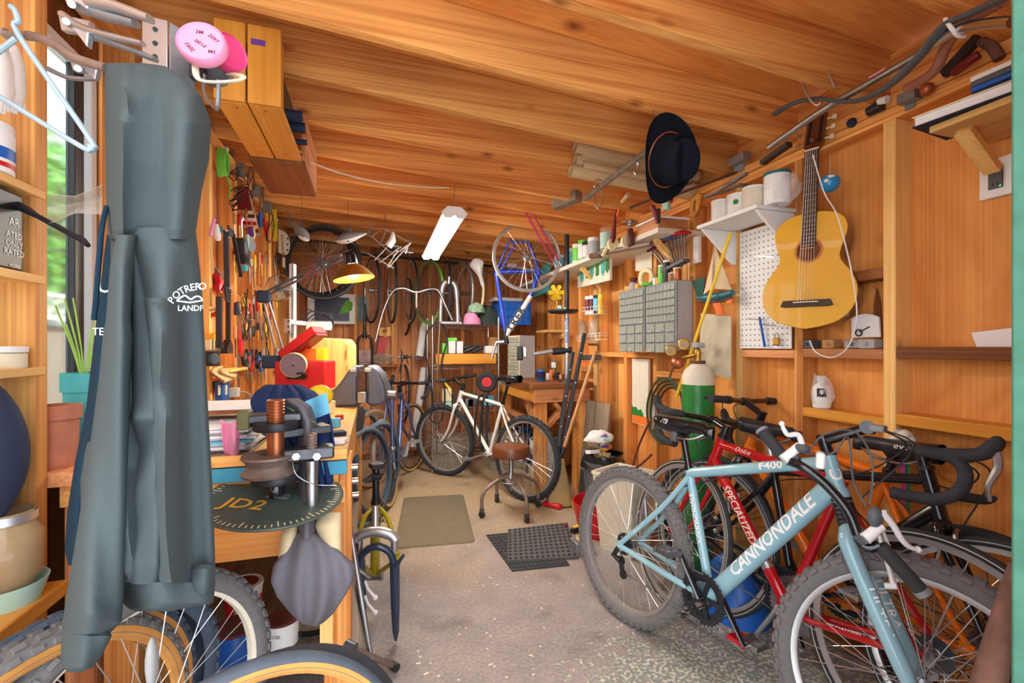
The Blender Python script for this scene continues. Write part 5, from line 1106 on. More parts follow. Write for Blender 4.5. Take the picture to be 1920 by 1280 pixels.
# ---------------------------------------------------------------- far end of the bench: toolbox, vise
t = thing('wood_case', 'pale rounded wooden case standing at the far bench end', 'case', P(610, 722, 2.95))
build(MB().prism([(-.14, 0), (.13, 0), (.13, .33), (.10, .37), (-.14, .38)], V((P(616, 724, 2.95).x, P(616, 724, 2.95).y, .902)), RIGHT, UP, -.16), 'body', 'pale_z', t, bev=.012)
for y in (650, 690): build(MB().box(P(650, y, 2.9), (.012, .03, .03)), 'hinge', 'brass', t)
t = thing('red_toolbox', 'open red metal toolbox with black handle on the bench', 'toolbox', P(560, 732, 2.55))
B3 = Matrix((RIGHT, FWD, UP)).transposed(); c = P(562, 704, 2.62)
build(MB().box(c + FWD * .08, (.29, .16, .165), B3), 'body', 'red', t, bev=.005)
ld = P(556, 642, 2.62); build(MB().box(ld + FWD * .08, (.25, .16, .05), B3 @ rotm('Y', -math.radians(38))), 'lid', 'red', t, bev=.005); build(MB().box(ld + FWD * .08 + RIGHT * .016 - UP * .02, (.235, .15, .02), B3 @ rotm('Y', -math.radians(38))), 'lid_inside', 'dark_red', t)
build(MB().tube(smooth_path([P(541, 707, 2.60), P(545, 702, 2.58), P(556, 700, 2.57), P(570, 700, 2.57), P(574, 706, 2.60)], 4), .007, 8), 'handle', 'black_plastic', t)
build(MB().box(P(556, 706, 2.605), (.11, .006, .03), B3), 'handle_plate', 'black_plastic', t)
c = P(551, 684, 2.575); build_r = thing('tape_roll', 'roll of purple-grey abrasive strip leaning on red toolbox', 'roll', c - UP * .07)
build(MB().lathe([(.006, -.02), (.066, -.02), (.066, .02), (.006, .02)], c, (FWD - RIGHT * .25 + UP * .1), 36, closed=True), 'coil', plain('abrasive', (128, 112, 130), .8, var=.1, scale=80), build_r)
build(MB().lathe([(.067, -.021), (.069, -.021), (.069, .021), (.067, .021)], c, (FWD - RIGHT * .25 + UP * .1), 36, closed=True), 'outer_wrap', 'kraft', build_r)
t = thing('screw_box', 'orange and yellow cardboard screw box on the toolbox', 'box', P(588, 676, 2.7)); build(MB().box(P(580, 664, 2.75), (.11, .06, .07), B3), 'body', 'orange_matte', t, bev=.002); build(MB().box(P(604, 664, 2.75), (.05, .062, .072), B3), 'end_panel', 'yellow', t, bev=.002)
# vise
vt = 2.42
vs_ = thing('bench_vise', 'large old cast-iron bench vise with rusty jaws', 'vise', P(675, 790, vt))
VM = plain('cast_iron', (112, 116, 128), .5, .6, var=.22, scale=10)
def outl(pts, t): return [((x - 675) * t / F_PX, -(y - 700) * t / F_PX) for x, y in pts]
build(MB().prism(outl([(640, 712), (648, 700), (656, 688), (670, 684), (671, 700), (668, 712), (668, 740), (670, 762), (640, 764), (600, 764), (600, 736), (625, 730)], vt), P(675, 700, vt), RIGHT, UP, -.13), 'rear_jaw', VM, vs_, bev=.014)
build(MB().prism(outl([(686, 684), (697, 686), (712, 700), (722, 728), (724, 748), (718, 758), (700, 762), (686, 758), (687, 735), (688, 715), (686, 700)], vt), P(675, 700, vt), RIGHT, UP, -.13), 'front_jaw', VM, vs_, bev=.014)
for x in (662, 690): build(MB().box(P(x, 693, vt - .006), (.032, .02, .022), B3), 'jaw_face', 'offwhite', vs_, bev=.006)
build(MB().bar(P(672, 745, vt - .01), P(688, 745, vt - .01), .04, .06), 'slide_bar', 'steel', vs_, bev=.004); build(MB().box(P(678, 715, vt + .03), (.05, .03, .12), B3), 'screw_housing', 'rust', vs_)
build(MB().cyl(P(720, 740, vt + .05), P(743, 740, vt + .05), .024), 'screw_end', 'steel', vs_); build(MB().cyl(P(735, 742, vt + .05), P(736, 838, vt + .05), .011), 'handle_rod', plain('blue_steel', (92, 104, 150), .35, .6), vs_); build(MB().sph(P(736, 840, vt + .05), .018, 10), 'handle_ball', 'steel', vs_)
build(MB().prism(outl([(600, 766), (668, 766), (672, 780), (668, 812), (600, 812)], vt), P(675, 700, vt), RIGHT, UP, -.12), 'base', 'steel_dark', vs_, bev=.006)
# small things on the bench right edge
can('bottle_stub', PZ(629, 800, .90), .02, .035, 'sky_blue', 'small light blue tub on the bench edge', 'tub'); can('spool', PZ(636, 786, .90), .018, .02, 'red', 'small red tin on the bench edge', 'tin')
solo(MB().box(PZ(628, 812, .908), (.07, .05, .014), rotm('Z', .3)), 'sanding_block', 'navy', 'navy sanding block on the bench edge', 'block', bev=.002); solo(MB().box(PZ(632, 826, .908), (.06, .05, .014), rotm('Z', -.2)), 'card_box', 'paper', 'white and blue cardboard packet at the bench edge', 'box', bev=.002)
solo(MB().cyl(PZ(620, 775, .9), PZ(620, 775, .9) + UP * .06, .022), 'glue_bottle', 'cream', 'cream glue bottle behind the jacket on the bench', 'bottle')
# more hand tools crowded on the left wall
rnd = random.Random(21); mts = [('steel', 'bright steel'), ('chrome', 'chrome'), ('tan_handle', 'wooden'), ('rusty_steel', 'rusty'), ('black_plastic', 'black'), ('brass', 'brass'), ('red', 'red'), ('yellow', 'yellow'), ('navy', 'dark blue')]
kinds = ['file', 'chisel', 'punch', 'hex wrench', 'tongs', 'rasp']
for i in range(46):
    x = 441 + (i % 12) * 7.2 + rnd.uniform(-2, 2); y0 = (395, 470, 560, 608)[i // 12] + rnd.uniform(-8, 10); L_ = rnd.uniform(34, 62); mt, nm = mts[(i * 5 + i // 9) % 9]; kd = kinds[(i * 7 + i // 6) % 6]; hm_, hn2 = mts[(i * 4 + 2) % 9]; X_ = WX - rnd.uniform(0, .012); w_ = rnd.uniform(.004, .010)
    htool('hanging_tool', '%s %s with %s handle hung on the left wall' % (nm, kd, hn2), 'hand tool', [('shank', mt, MB().tube(line([(x, y0 + L_ * .4), (x + 1, y0 + L_)], X_), [w_, w_ * .7], 6, flat=.5)), ('handle', hm_, MB().tube(line([(x, y0), (x, y0 + 3), (x, y0 + L_ * .35), (x, y0 + L_ * .42)], X_), [.006, .010, .011, .007], 8))])
for i, (x, y) in enumerate(((470, 300), (505, 372), (524, 470), (462, 545), (500, 590))):
    q = MB()
    for k in range(3): q.tube(smooth_path([PX(x + rnd.uniform(-8, 8), y + j * 22 + rnd.uniform(-6, 6), WX + rnd.uniform(.0, .03)) for j in range(5)], 5), .003, 5)
    solo(q, 'wire_loops', 'black_plastic', ['black wire loops under the dark hanging box', 'black wire loops behind the yellow level', 'black wire loops beside the fan cage', 'black wire loops below the grinder', 'black wire loops behind the lamp elbow'][i], 'wire', kind=None)

# ================================================================ BACK OF THE SHED
GW = 'bicycle wheels hung along the back wall'
def hub_m(c, axis, spin=0.0):
    """matrix for wheel(): wheel centre c, axle along axis"""
    y = V(axis).normalized(); x, z, _ = frame(y); m = Matrix((x, y, z)).transposed(); 
    if m.determinant() < 0: m = Matrix((z, y, x)).transposed()
    m = m.to_4x4() @ Matrix.Rotation(spin, 4, 'Y'); m.translation = V(c); return m
def bwheel(label, c, axis, group=GW, **k):
    t = thing('bicycle_wheel', label, 'wheel', V(c) - UP * k.get('R', .34), None, group); Mx = W[t].inverted() @ hub_m(c, axis)  # one loose bicycle wheel, not a pair
    wheel(t, Mx, local=True, solo_parts=True, **k); return t
# hanging rail
rail = thing('hanging_rail', 'black steel rail with hooks along the back wall top', 'rail', (.5, 4.81, 2.10)); build(MB().cyl((-.30, 4.81, 2.155), (1.25, 4.81, 2.10), .014), 'bar', 'black_plastic', rail)
specs = [(697, 'thin black tire wheel hung nearest the desk lamp', 'rubber', None, .10), (735, 'grey tire wheel hung beside the red handsaw', 'rubber', None, -.04), (769, 'narrow wheel hung behind the chrome handlebar', 'rubber', 'gum', .02), (803, 'wheel with a bright green tire on the rail', 'lime', None, .22), (838, 'dark wheel hung right of the green tired one', 'rubber', None, -.18), (862, 'bare silver wheel without tire hung on the rail', 'alu', None, .10), (880, 'pale cream tired wheel hung by the blue frame', 'cream', None, .12)]
for px, lb, ti, wl_, tw in specs:
    c = PY(px, 541, 4.80); c.z = 1.79; bwheel(lb, c, V((1, tw + .14, 0)), R=.335, tr=.013, tire=ti, wall=wl_, spokes=24)
    build(MB().tube(smooth_path([c + UP * .37, c + UP * .355 + V((.012, 0, 0)), c + UP * .318], 3), .004, 6), 'hook', 'steel', rail)
# two big wheels stacked facing out, high in the left corner
bwheel('black deep wheel with red brake parts high in the corner', PY(606, 492, 4.42), -FWD + RIGHT * .1, 'wheels high in the left corner', R=.34, tr=.016, rim='black_plastic', rimh=.03, spokes=28, stripe='grey_mid')
bwheel('rear wheel with cassette partly behind the deep one', PY(600, 490, 4.60), -FWD - RIGHT * .05, 'wheels high in the left corner', R=.345, tr=.018, rim='black_plastic', rimh=.026, spokes=32, cass=True)
t = thing('brake_caliper', 'red brake caliper tied to the corner wheel spokes', 'brake', PY(580, 525, 4.35)); build(MB().bar(PY(571, 522, 4.36), PY(580, 505, 4.36), .05, .03), 'arm', 'red', t, bev=.006); build(MB().bar(PY(585, 500, 4.36), PY(593, 516, 4.36), .04, .03), 'arm', 'red', t, bev=.006)
# toy sharks on strings
def shark(label, nose, tail, t, dx):
    a, b_ = P(*nose, t), P(*tail, t); L_ = (b_ - a).length; d = (b_ - a).normalized(); th = thing('toy_shark', label, 'toy', (a + b_) / 2 - UP * .05, None, 'toy sharks hung from the joists')
    pts = [a + d * L_ * f for f in (0, .06, .18, .35, .55, .75, .92, 1)]; rs = [.003, .016, .03, .036, .030, .018, .008, .004]
    build(MB().tube(pts, rs, 14), 'body', 'grey_mid', th); build(MB().tube([p - UP * r * .35 for p, r in zip(pts, rs)], [r * .86 for r in rs], 12), 'belly', 'white', th)
    side = d.cross(UP).normalized()
    build(MB().prism([(-.02, 0), (.03, 0), (.03, .05)], a + d * L_ * .38 + UP * .028, d, UP, .006), 'dorsal_fin', 'grey_dark', th); build(MB().prism([(0, 0), (.045, .065), (.02, .0), (.035, -.045)], b_ - d * .01, d, UP, .006), 'tail_fin', 'grey_dark', th)
    for s in (-1, 1): build(MB().prism([(0, 0), (.035, 0), (.05, .05)], a + d * L_ * .3 - UP * .02, d, (side * s - UP * .5), .005), 'side_fin', 'grey_dark', th)
    build(MB().tube([a + d * L_ * .4 + UP * .03, a + d * L_ * .4 + V((0, 0, 2.30 - (a + d * L_ * .4).z))], .001, 4), 'string', 'black_plastic', th)
shark('grey toy shark with white belly over the corner wheels', (628, 451), (690, 436), 3.35, 1); shark('grey toy shark pointing down beside the white plate', (580, 450), (545, 416), 3.2, 1)
# wire pannier rack hung from the ceiling
rk = thing('pannier_rack', 'silver wire bicycle rack hung under the joists', 'rack', P(730, 510, 3.6)); q = MB(); T_ = 3.7
for a, b_ in (((697, 443), (718, 428)), ((718, 428), (770, 455)), ((697, 443), (738, 478)), ((770, 455), (728, 502)), ((738, 478), (770, 455)), ((715, 455), (725, 430)), ((690, 475), (738, 503)), ((702, 488), (740, 448)), ((712, 492), (752, 462)), ((726, 500), (745, 470)), ((760, 475), (772, 440)), ((745, 470), (775, 474)), ((724, 432), (712, 458)), ((712, 458), (748, 462)), ((690, 475), (678, 472))):
    q.tube([P(*a, T_), P(*b_, T_ + .05)], .0055, 6)
build(q, 'frame', 'spoke', rk); build(MB().tube([P(737, 435, T_), P(736, 450, T_), P(728, 462, T_)], [.012, .03, .03], 12), 'lamp_mount', 'white', rk); build(MB().tube([P(715, 462, T_ + .1), P(745, 470, T_ + .1), P(768, 474, T_ + .1)], .018, 8), 'bracket', 'black_plastic', rk)
build(MB().tube([P(722, 428, T_), P(722, 428, T_) + UP * .12], .002, 4), 'hanger_wire', 'steel', rk)
# framed picture, posters
t = thing('framed_picture', 'white framed dark landscape picture with green leaves on back wall', 'picture', PY(622, 606, 5.2))
build(MB().prism([(-.235, -.16), (.235, -.16), (.235, .16), (-.235, .16)], PY(622, 579, 5.16), (1, 0, 0), UP, .02), 'frame', 'white', t, bev=.004)
build(MB().bb(PY(590, 601, 5.136) , PY(655, 558, 5.132)), 'image', plain('dark_photo', (58, 60, 84), .4, var=.5, scale=5), t); build(MB().prism([(-.05, -.07), (.08, -.02), (.09, .06), (.03, .10), (-.02, .02)], PY(645, 578, 5.13), (1, 0, 0), UP, .003), 'image_leaves', 'leaf', t)
solo(MB().bb(PY(657, 602, 5.22), PY(690, 556, 5.214)), 'poster', plain('poster_blue', (120, 150, 160), .6, var=.4, scale=8), 'small blue-grey poster behind the black fork', 'poster')
solo(MB().bb(PY(668, 680, 5.22), PY(700, 656, 5.214)), 'poster', plain('poster_rose', (216, 170, 170), .6, var=.4, scale=16), 'rose patterned poster above the vise', 'poster')
# black rigid fork on the ledge
fk = thing('black_fork', 'black rigid bicycle fork standing on the ledge above vise', 'fork', PY(684, 681, 4.6)); Yf = 4.98
build(MB().tube([PY(684, 570, Yf), PY(684, 622, Yf)], .015, 12), 'steerer', 'black_gloss', fk); build(MB().tube([PY(684, 622, Yf), PY(684, 634, Yf)], .022, 12), 'crown', 'black_gloss', fk)
for s in (-1, 1): build(MB().tube(smooth_path([PY(684, 628, Yf), PY(684 + s * 10, 632, Yf), PY(684 + s * 13.5, 645, Yf), PY(684 + s * 13.5, 683, Yf)], 4), .014, 10), 'blade', 'black_gloss', fk)
build(MB().cyl(PY(669, 682, Yf), PY(699, 682, Yf), .006), 'axle', 'steel', fk)
t = thing('red_handsaw', 'red handsaw with wooden handle hung on back wall', 'saw', PY(715, 655, 5.14)); build(MB().prism([(-.055, .045), (.06, .055), (.07, -.04), (.0, -.06), (-.06, -.04)], PY(721, 622, 5.14), (1, 0, 0), UP, .02), 'handle', 'pale_z', t, bev=.004); build(MB().prism([(-.03, .015), (.03, .02), (.02, -.01), (-.03, -.012)], PY(722, 621, 5.118), (1, 0, 0), UP, -.002), 'handle_gap', 'red_z', t); build(MB().prism([(-.05, 0), (.07, 0), (-.02, -.20), (-.075, -.20)], PY(720, 632, 5.135), (1, 0, 0), UP, .004), 'blade', 'red', t)
q = MB().grid(lambda u, v: PY(718 + 22 * math.cos(2 * PI * u) * math.sin(PI * v), 673 + 9 * (2 * v - 1) + 4 * math.sin(12 * u), 5.06 + .04 * math.sin(2 * PI * u) + .02 * math.sin(31 * u + 17 * v)), 30, 14, True); solo(q, 'plastic_bag', 'clear_plastic', 'crumpled clear plastic bag on the ledge', 'bag', smooth=20)
# bicycle hung upright by its front wheel
hc = PY(768, 700, 4.72)
fx_ = V((.03, .02, 1)).normalized(); ly = V((.985, .15, 0)); ly = (ly - fx_ * ly.dot(fx_)).normalized(); uz = fx_.cross(ly)
Mr = Matrix((fx_, ly, uz)).transposed().to_4x4(); Mr.translation = V((PY(768, 742, 4.97).x, 4.97, 1.22 - .76 * 0 - .52 + .0))
hung, I5 = bicycle('hanging_bike', 'slim grey fixed-gear bike hung upright with chrome bullhorn bar', (0, 0), (0, 1), mat='steel_dark', Mroot=Mr, wbase=.98, R=.335, tr=.013, cs=.41, drop=.06, st=.52, ha=73, fork=.37, head=.12, bar_on=False, saddle='black_gloss', seat_up=.14, crank='alu', crank_a=95, ring_a=.08, tt=.014, dt=.016, stt=.014, cassette=False)
inv5 = W[hung].inverted(); hp5 = [(690, 645), (694, 655), (704, 640), (718, 585), (735, 548), (755, 540), (780, 548), (805, 542), (822, 545), (835, 572), (848, 600)]
hbp = [inv5 @ PY(x, y, 4.45) for x, y in hp5[2:]]
bo = build(MB().tube(smooth_path(hbp, 4), .013, 10), 'handlebar', 'chrome', hung, True); build(MB().tube([inv5 @ PY(781, 546, 4.45), inv5 @ PY(781, 575, 4.47), inv5 @ PY(780, 590, 4.7)], .014, 8), 'stem_quill', 'chrome', bo, True)
# white tube rolls and black inner tubes
t = thing('paper_tube', 'white cardboard tube with blue band leaning on wall', 'tube', PY(783, 665, 5.08)); build(MB().cyl(PY(796, 606, 5.12), PY(786, 668, 5.05), .045), 'tube', 'paper', t); build(MB().cyl(PY(792.8, 628, 5.10), PY(792, 633, 5.095), .0458), 'band', 'blue', t)
solo(MB().cyl(PY(795, 690, 5.1), PY(774, 838, 4.9), .04), 'long_tube', 'paper', 'long white tube leaning below the hanging bike', 'tube')
solo(MB().tube(smooth_path([PY(x, y, 4.38) for x, y in ((822, 604), (802, 620), (798, 660), (806, 700), (812, 760), (806, 785), (826, 790), (834, 740), (828, 680), (838, 640), (832, 610))], 6), .022, 8, closed=True, flat=.35), 'inner_tube', 'rubber', 'flat black inner tubes draped over the shelf post', 'tube')
solo(MB().tube([PY(x, y, 4.36) for x, y in ((825, 602), (820, 700), (818, 880))], .009, 8), 'chrome_pole', 'chrome', 'thin chrome pole among the inner tubes', 'pole')
# ---------------------------------------------------------------- wire shelving
ws_ = thing('wire_shelving', 'chrome wire shelving unit against the back wall', 'shelving', (.85, 4.75, 0)); SX0, SX1, SY0, SY1 = .56, 1.22, 4.42, 4.84
for z in (1.44, 1.04, .62, .2):
    q = MB()
    for y in (SY0, SY1): 
        for dz in (0, -.035): q.tube([(SX0, y, z + dz), (SX1, y, z + dz)], .004, 6)
        n = 14; 
        for i in range(n): x0 = SX0 + (SX1 - SX0) * i / n; x1 = SX0 + (SX1 - SX0) * (i + 1) / n; q.tube([(x0, y, z), ((x0 + x1) / 2, y, z - .035), (x1, y, z)], .0025, 4)
    for i in range(26): x0 = SX0 + (SX1 - SX0) * i / 25; q.tube([(x0, SY0, z), (x0, SY1, z)], .0025, 4)
    for x in (SX0, SX1): q.tube([(x, SY0, z), (x, SY1, z)], .004, 6)
    build(q, 'wire_shelf', 'chrome', ws_)
for x in (SX0, SX1):
    for y in (SY0, SY1): build(MB().cyl((x, y, 0), (x, y, 1.52), .012), 'post', 'chrome', ws_)
solo(MB().bb((SX0 + .03, SY0 - .028, 1.052), (SX1 - .03, SY0 - .008, 1.15)), 'shelf_board', 'honey_x', 'orange wooden board across the middle wire shelf', 'board', bev=.003)
def on(px, z, y=4.6): p = PY(px, 650, y); return V((p.x, y, z))
def bxs(name, lb, c, d, mat, rz=0, grp=None, cat='box'): return solo(MB().box(V(c) + UP * d[2] / 2, d, rotm('Z', rz)), name, mat, lb, cat, grp, bev=.003)
c = on(955, 1.445, 4.62)
cr = thing('blue_crate', 'bright blue plastic crate with ribs on the top wire shelf', 'crate', c); build(MB().bb(c + V((-.15, -.16, 0)), c + V((.19, .16, .24))), 'body', 'blue', cr, bev=.006)
for x in (-.08, 0, .08, .15): build(MB().bb(c + V((x, -.17, .02)), c + V((x + .012, -.16, .23))), 'rib', 'blue', cr)
for z in (.08, .16): build(MB().bb(c + V((-.15, -.17, z)), c + V((.19, -.16, z + .012))), 'rib', 'blue', cr)
build(MB().bb(c + V((-.20, -.14, .245)), c + V((.10, .14, .28))), 'lid_box', 'grey_plastic', cr, bev=.003)
def heap(name, lb, c, r, mat, cat, seed=0):
    c = V(c); return solo(MB().grid(lambda u, v: c + V((r[0] * math.sin(PI * v * .5 + .02) * math.cos(2 * PI * u), r[1] * math.sin(PI * v * .5 + .02) * math.sin(2 * PI * u), r[2] * math.cos(PI * v * .5))) * (1 + .09 * math.sin(9 * u * 2 * PI / 3 + seed) * math.sin(7 * v + seed)), 30, 14, True), name, mat, lb, cat, smooth=60)
heap('dark_bag', 'dark green cloth bag slumped by the blue crate', on(915, 1.445), (.12, .12, .20), plain('dark_green', (44, 56, 50), .9), 'bag'); heap('pink_cloth', 'pink patterned cloth folded under the green one', on(884, 1.445, 4.5), (.09, .09, .12), 'pink', 'cloth', 2); heap('floral_cloth', 'green and white floral cloth on the pile', on(893, 1.565, 4.52), (.09, .08, .10), plain('floral', (150, 180, 150), .85, var=.5, scale=40), 'cloth', 4)
# alu forks standing on the top shelf
t = thing('silver_fork', 'silver aluminium bicycle fork standing on the wire shelf', 'fork', on(840, 1.445)); c = on(842, 1.445, 4.5)
for s in (-1, 1): build(MB().tube(smooth_path([c + V((s * .03, 0, .42)), c + V((s * .07, 0, .35)), c + V((s * .085, 0, .1)), c + V((s * .085, 0, 0))], 4), [.03] * 6 + [.022] * 7, 10), 'leg', 'alu', t)
build(MB().tube([c + V((0, 0, .40)), c + V((0, 0, .47))], .02, 10), 'steerer', 'alu', t); build(MB().box(c + V((0, 0, .012)), (.24, .10, .02)), 'base', 'alu', t)
# middle shelf goods
for i, (px, w, h_, mt, lb) in enumerate(((833, .05, .10, 'lime', 'lime green carton on the middle wire shelf'), (846, .07, .12, 'white', 'white carton with green top on middle shelf'), (861, .06, .12, 'paper', 'small white carton beside the green topped one'), (919, .12, .075, 'white', 'low white carton in front of the wood cylinder'))):
    c = on(px, 1.155, 4.5); bxs('carton', lb, c, (w, .09, h_), mt)
c = on(846, 1.275, 4.5); bxs('flat_carton', 'lime green box lying on the white cartons', c, (.10, .09, .035), 'lime')
solo(MB().cyl(on(926, 1.043, 4.7), on(926, 1.043, 4.7) + UP * .28, .065), 'wood_cylinder', 'card', 'brown cardboard cylinder beside the drawer cabinet', 'cylinder')
for i in range(9):
    c = on(862 + i * 5.4, 1.165 + .012 * (i % 3), 4.52); solo(MB().tube([c + V((-.05, 0, .0)), c + V((.0, .01, .02 + .01 * (i % 2))), c + V((.05, .0, .045))], [.012, .02, .010], 8), 'grip_tool', 'black_plastic', 'black tool in the pile on the middle wire shelf', 'tool', 'black tools piled on the middle wire shelf')
# lower shelf goods
for i, (px, w, h_, mt, lb) in enumerate(((837, .09, .12, 'cream', 'cream labelled tin on the lower wire shelf'), (858, .11, .11, plain('brown_box', (80, 62, 54), .7), 'dark brown box on the lower wire shelf'), (878, .08, .07, 'steel', 'silver tin on the lower wire shelf'), (838, .08, .05, 'mint', 'flat mint tin under the cream one'), (885, .10, .12, 'grey_dark', 'grey toolbox on the lower wire shelf'), (915, .10, .10, 'sky_blue', 'white and blue carton on the lower wire shelf'))):
    bxs('store_tin', lb, on(px, .63 + (.055 if i == 0 else 0), 4.5 if i != 3 else 4.47), (w, .1, h_), mt)
rodY = MB().tube(smooth_path([PY(830, 712, 4.5), PY(834, 718, 4.5), PY(845, 730, 4.5)], 3), .012, 8); solo(rodY, 'paint_scraper', 'yellow', 'yellow handled tool on the lower wire shelf', 'tool')
t = thing('rubber_wheel', 'black rubber wheel with red hub behind the white bike', 'wheel', PY(915, 735, 4.4)); build(MB().torus(.075, .03, PY(913, 716, 4.4), FWD, 28, 10), 'tire', 'rubber', t); build(MB().lathe([(0, -.03), (.05, -.03), (.06, 0), (.05, .03), (0, .03)], PY(913, 716, 4.4), FWD, 20), 'hub', 'red', t)  # a whole small wheel, rubber tire and red hub together
# storage tubs under the shelf
for px, y, w, mt, lb in ((845, 4.45, .36, 'clear_plastic', 'clear plastic storage tub behind the front bike wheel'), (955, 4.35, .40, 'clear_plastic', 'clear plastic storage tub under the bike frame'), (985, 4.75, .30, 'blue', 'blue plastic tub in the shadow under bench')):
    c = on(px, 0.0, y); t = thing('storage_tub', lb, 'tub', c); build(MB().bb(c + V((-w / 2, -.02, .005)), c + V((w / 2, .28, .30))), 'body', mt, t, bev=.015); build(MB().bb(c + V((-w / 2 - .01, -.03, .30)), c + V((w / 2 + .01, .29, .325))), 'rim', mt, t, bev=.006)
# white saddle hung at the wall
sdl = thing('white_saddle', 'white bicycle saddle on a post hung under the joists', 'saddle', PY(905, 540, 4.5)); a_ = V((.25, -.1, -.96)).normalized(); b2 = V((.85, -.45, .25)); b2 = (b2 - a_ * b2.dot(a_)).normalized(); c2 = a_.cross(b2)
sm_ = Matrix((a_, b2, c2)).transposed().to_4x4(); sm_.translation = PY(899, 512, 4.5); sdl.matrix_world = sm_; W[sdl] = sm_.copy()
saddle_parts(sdl, (0, 0, 0), 'white_gloss', L=.29, w=.15); build(MB().tube([PY(908, 511, 4.52), PY(925, 510, 4.6)], .014, 10), 'post', 'chrome', sdl)
# ---------------------------------------------------------------- blue and white frame hung upside down, loose wheel, straps
bf = thing('bike_frame', 'blue and white bicycle frame hung upside down by pink straps', 'frame', P(985, 640, 4.15)); tF = 4.1
def ft(a, b_, r, mat, nm='tube', ta=tF, tb_=tF): return build(MB().tube([P(*a, ta), P(*b_, tb_)], r, 12), nm, mat, bf)
ft((928, 510), (1012, 507), .02, 'blue_gloss', 'seat_tube'); ft((930, 508), (948, 625), .018, 'blue_gloss', 'top_tube'); ft((1012, 507), (995, 555), .022, 'blue_gloss', 'down_tube'); ft((995, 555), (948, 630), .022, 'white', 'down_tube')
for d in (0, 8): ft((932 + d, 505), (955 + d * 1.6, 452), .010, 'blue_gloss', 'seat_stay', tF, tF - .05); 
ft((1010, 505), (992, 455), .014, 'blue_gloss', 'chain_stay'); ft((957, 452), (992, 455), .010, 'blue_gloss', 'stay_bridge'); ft((946, 620), (950, 645), .024, 'black_gloss', 'head_tube'); ft((950, 640), (930, 642), .015, 'alu', 'stem'); ft((930, 642), (922, 672), .013, 'alu', 'handlebar')
mbt = P(968, 598, tF - .026); text('TREK', .11, mbt, (P(995, 555, tF) - P(948, 630, tF)), (RIGHT * -.8 + UP * .55), 'black_plastic', bf, bold=.02, lift=.0)
build(MB().tube([P(962, 498, tF - .1), P(1000, 507, tF)], .012, 8), 'crank_arm', 'alu', bf); build(MB().box(P(960, 498, tF - .1), (.07, .05, .03)), 'pedal', 'alu', bf)
c = P(988, 482, 3.85); bwheel('silver rimmed wheel without tire hung before the blue frame', c, -FWD + RIGHT * .22 + UP * .02, None, R=.30, tr=.008, tire='alu_rim', rim='alu_rim', spokes=28)
for a, b_, lb in (((958, 350), (1037, 490), 'left'), ((974, 356), (1047, 488), 'right')):
    t = thing('bungee_strap', 'pink bungee strap holding the blue frame, %s strand' % ('inner' if lb == 'left' else 'outer'), 'strap', P(*b_, 3.9)); build(MB().tube([P(*a, 3.35), P(*b_, 3.9)], .0075, 8), 'cord', 'magenta', t); build(MB().tube(smooth_path([P(*b_, 3.9), P(b_[0] + 6, b_[1] + 10, 3.9), P(b_[0] + 2, b_[1] + 14, 3.9)], 3), .006, 6), 'hook', 'steel', t)
# teal sign high on the right wall
a = PX(1003, 556, 1.78); sg = thing('teal_sign', 'teal wooden shop sign with black script leaning high up', 'sign', PX(1030, 560, 1.76))
x_ = (PX(1056, 515, 1.62) - PX(1000, 545, 1.78)).normalized(); yv = (UP - x_ * UP.dot(x_)).normalized()
build(MB().prism([(0, -.10), (.75, -.10), (.75, .16), (0, .16)], PX(1001, 540, 1.75), x_, yv, .02), 'board', 'teal', sg, bev=.003); build(MB().prism([(0, -.12), (.75, -.12), (.75, -.095), (0, -.095)], PX(1001, 540, 1.748), x_, yv, .026), 'lower_moulding', 'teal', sg)
text('General', .10, PX(1001, 540, 1.75) + x_ * .32 + yv * -.02 + x_.cross(yv) * .022, x_, yv, 'black_plastic', sg, shear=.3); text('Store', .07, PX(1001, 540, 1.75) + x_ * .34 + yv * .09 + x_.cross(yv) * .022, x_, yv, 'black_plastic', sg, shear=.3)

# ================================================================ RIGHT REAR: second bench, stand, brooms
BX0, BX1, BY0, BY1, BZ = 1.27, 1.79, 3.50, 4.65, .92
b2_ = thing('small_workbench', 'square wooden workbench with diagonal knee braces', 'workbench', (1.4, 3.8, 0))
build(MB().bb((BX0 - .03, BY0 - .03, BZ - .045), (BX1, BY1, BZ)), 'top', 'dark_x', b2_, bev=.003)
build(MB().bb((BX0, BY0, BZ - .16), (BX1 - .02, BY0 + .035, BZ - .047)), 'apron', 'red_x', b2_, bev=.003); build(MB().bb((BX0, BY0 + .036, BZ - .16), (BX0 + .035, BY1, BZ - .047)), 'apron', 'honey_y', b2_, bev=.003)
for x in (BX0 + .036, BX1 - .13):
    for y in (BY0 + .036, BY1 - .1): build(MB().bb((x, y, 0), (x + .09, y + .09, BZ - .047)), 'leg', 'fir_z', b2_, bev=.003)
for x, s in ((BX0 + .13, 1), (BX1 - .14, -1)): build(MB().bar((x, BY0 + .055, BZ - .36), (x + s * .20, BY0 + .055, BZ - .165), .035, .10, (0, 1, 0)), 'knee_brace', 'red_z', b2_, bev=.003)
build(MB().bar((BX0 + .055, BY0 + .14, BZ - .36), (BX0 + .055, BY0 + .34, BZ - .165), .09, .035, (1, 0, 0)), 'knee_brace', 'red_z', b2_, bev=.003)
build(MB().bb((BX0 + .04, BY0 + .13, .55), (BX1 - .05, BY1 - .05, .575)), 'shelf', 'red_x', b2_, bev=.003)
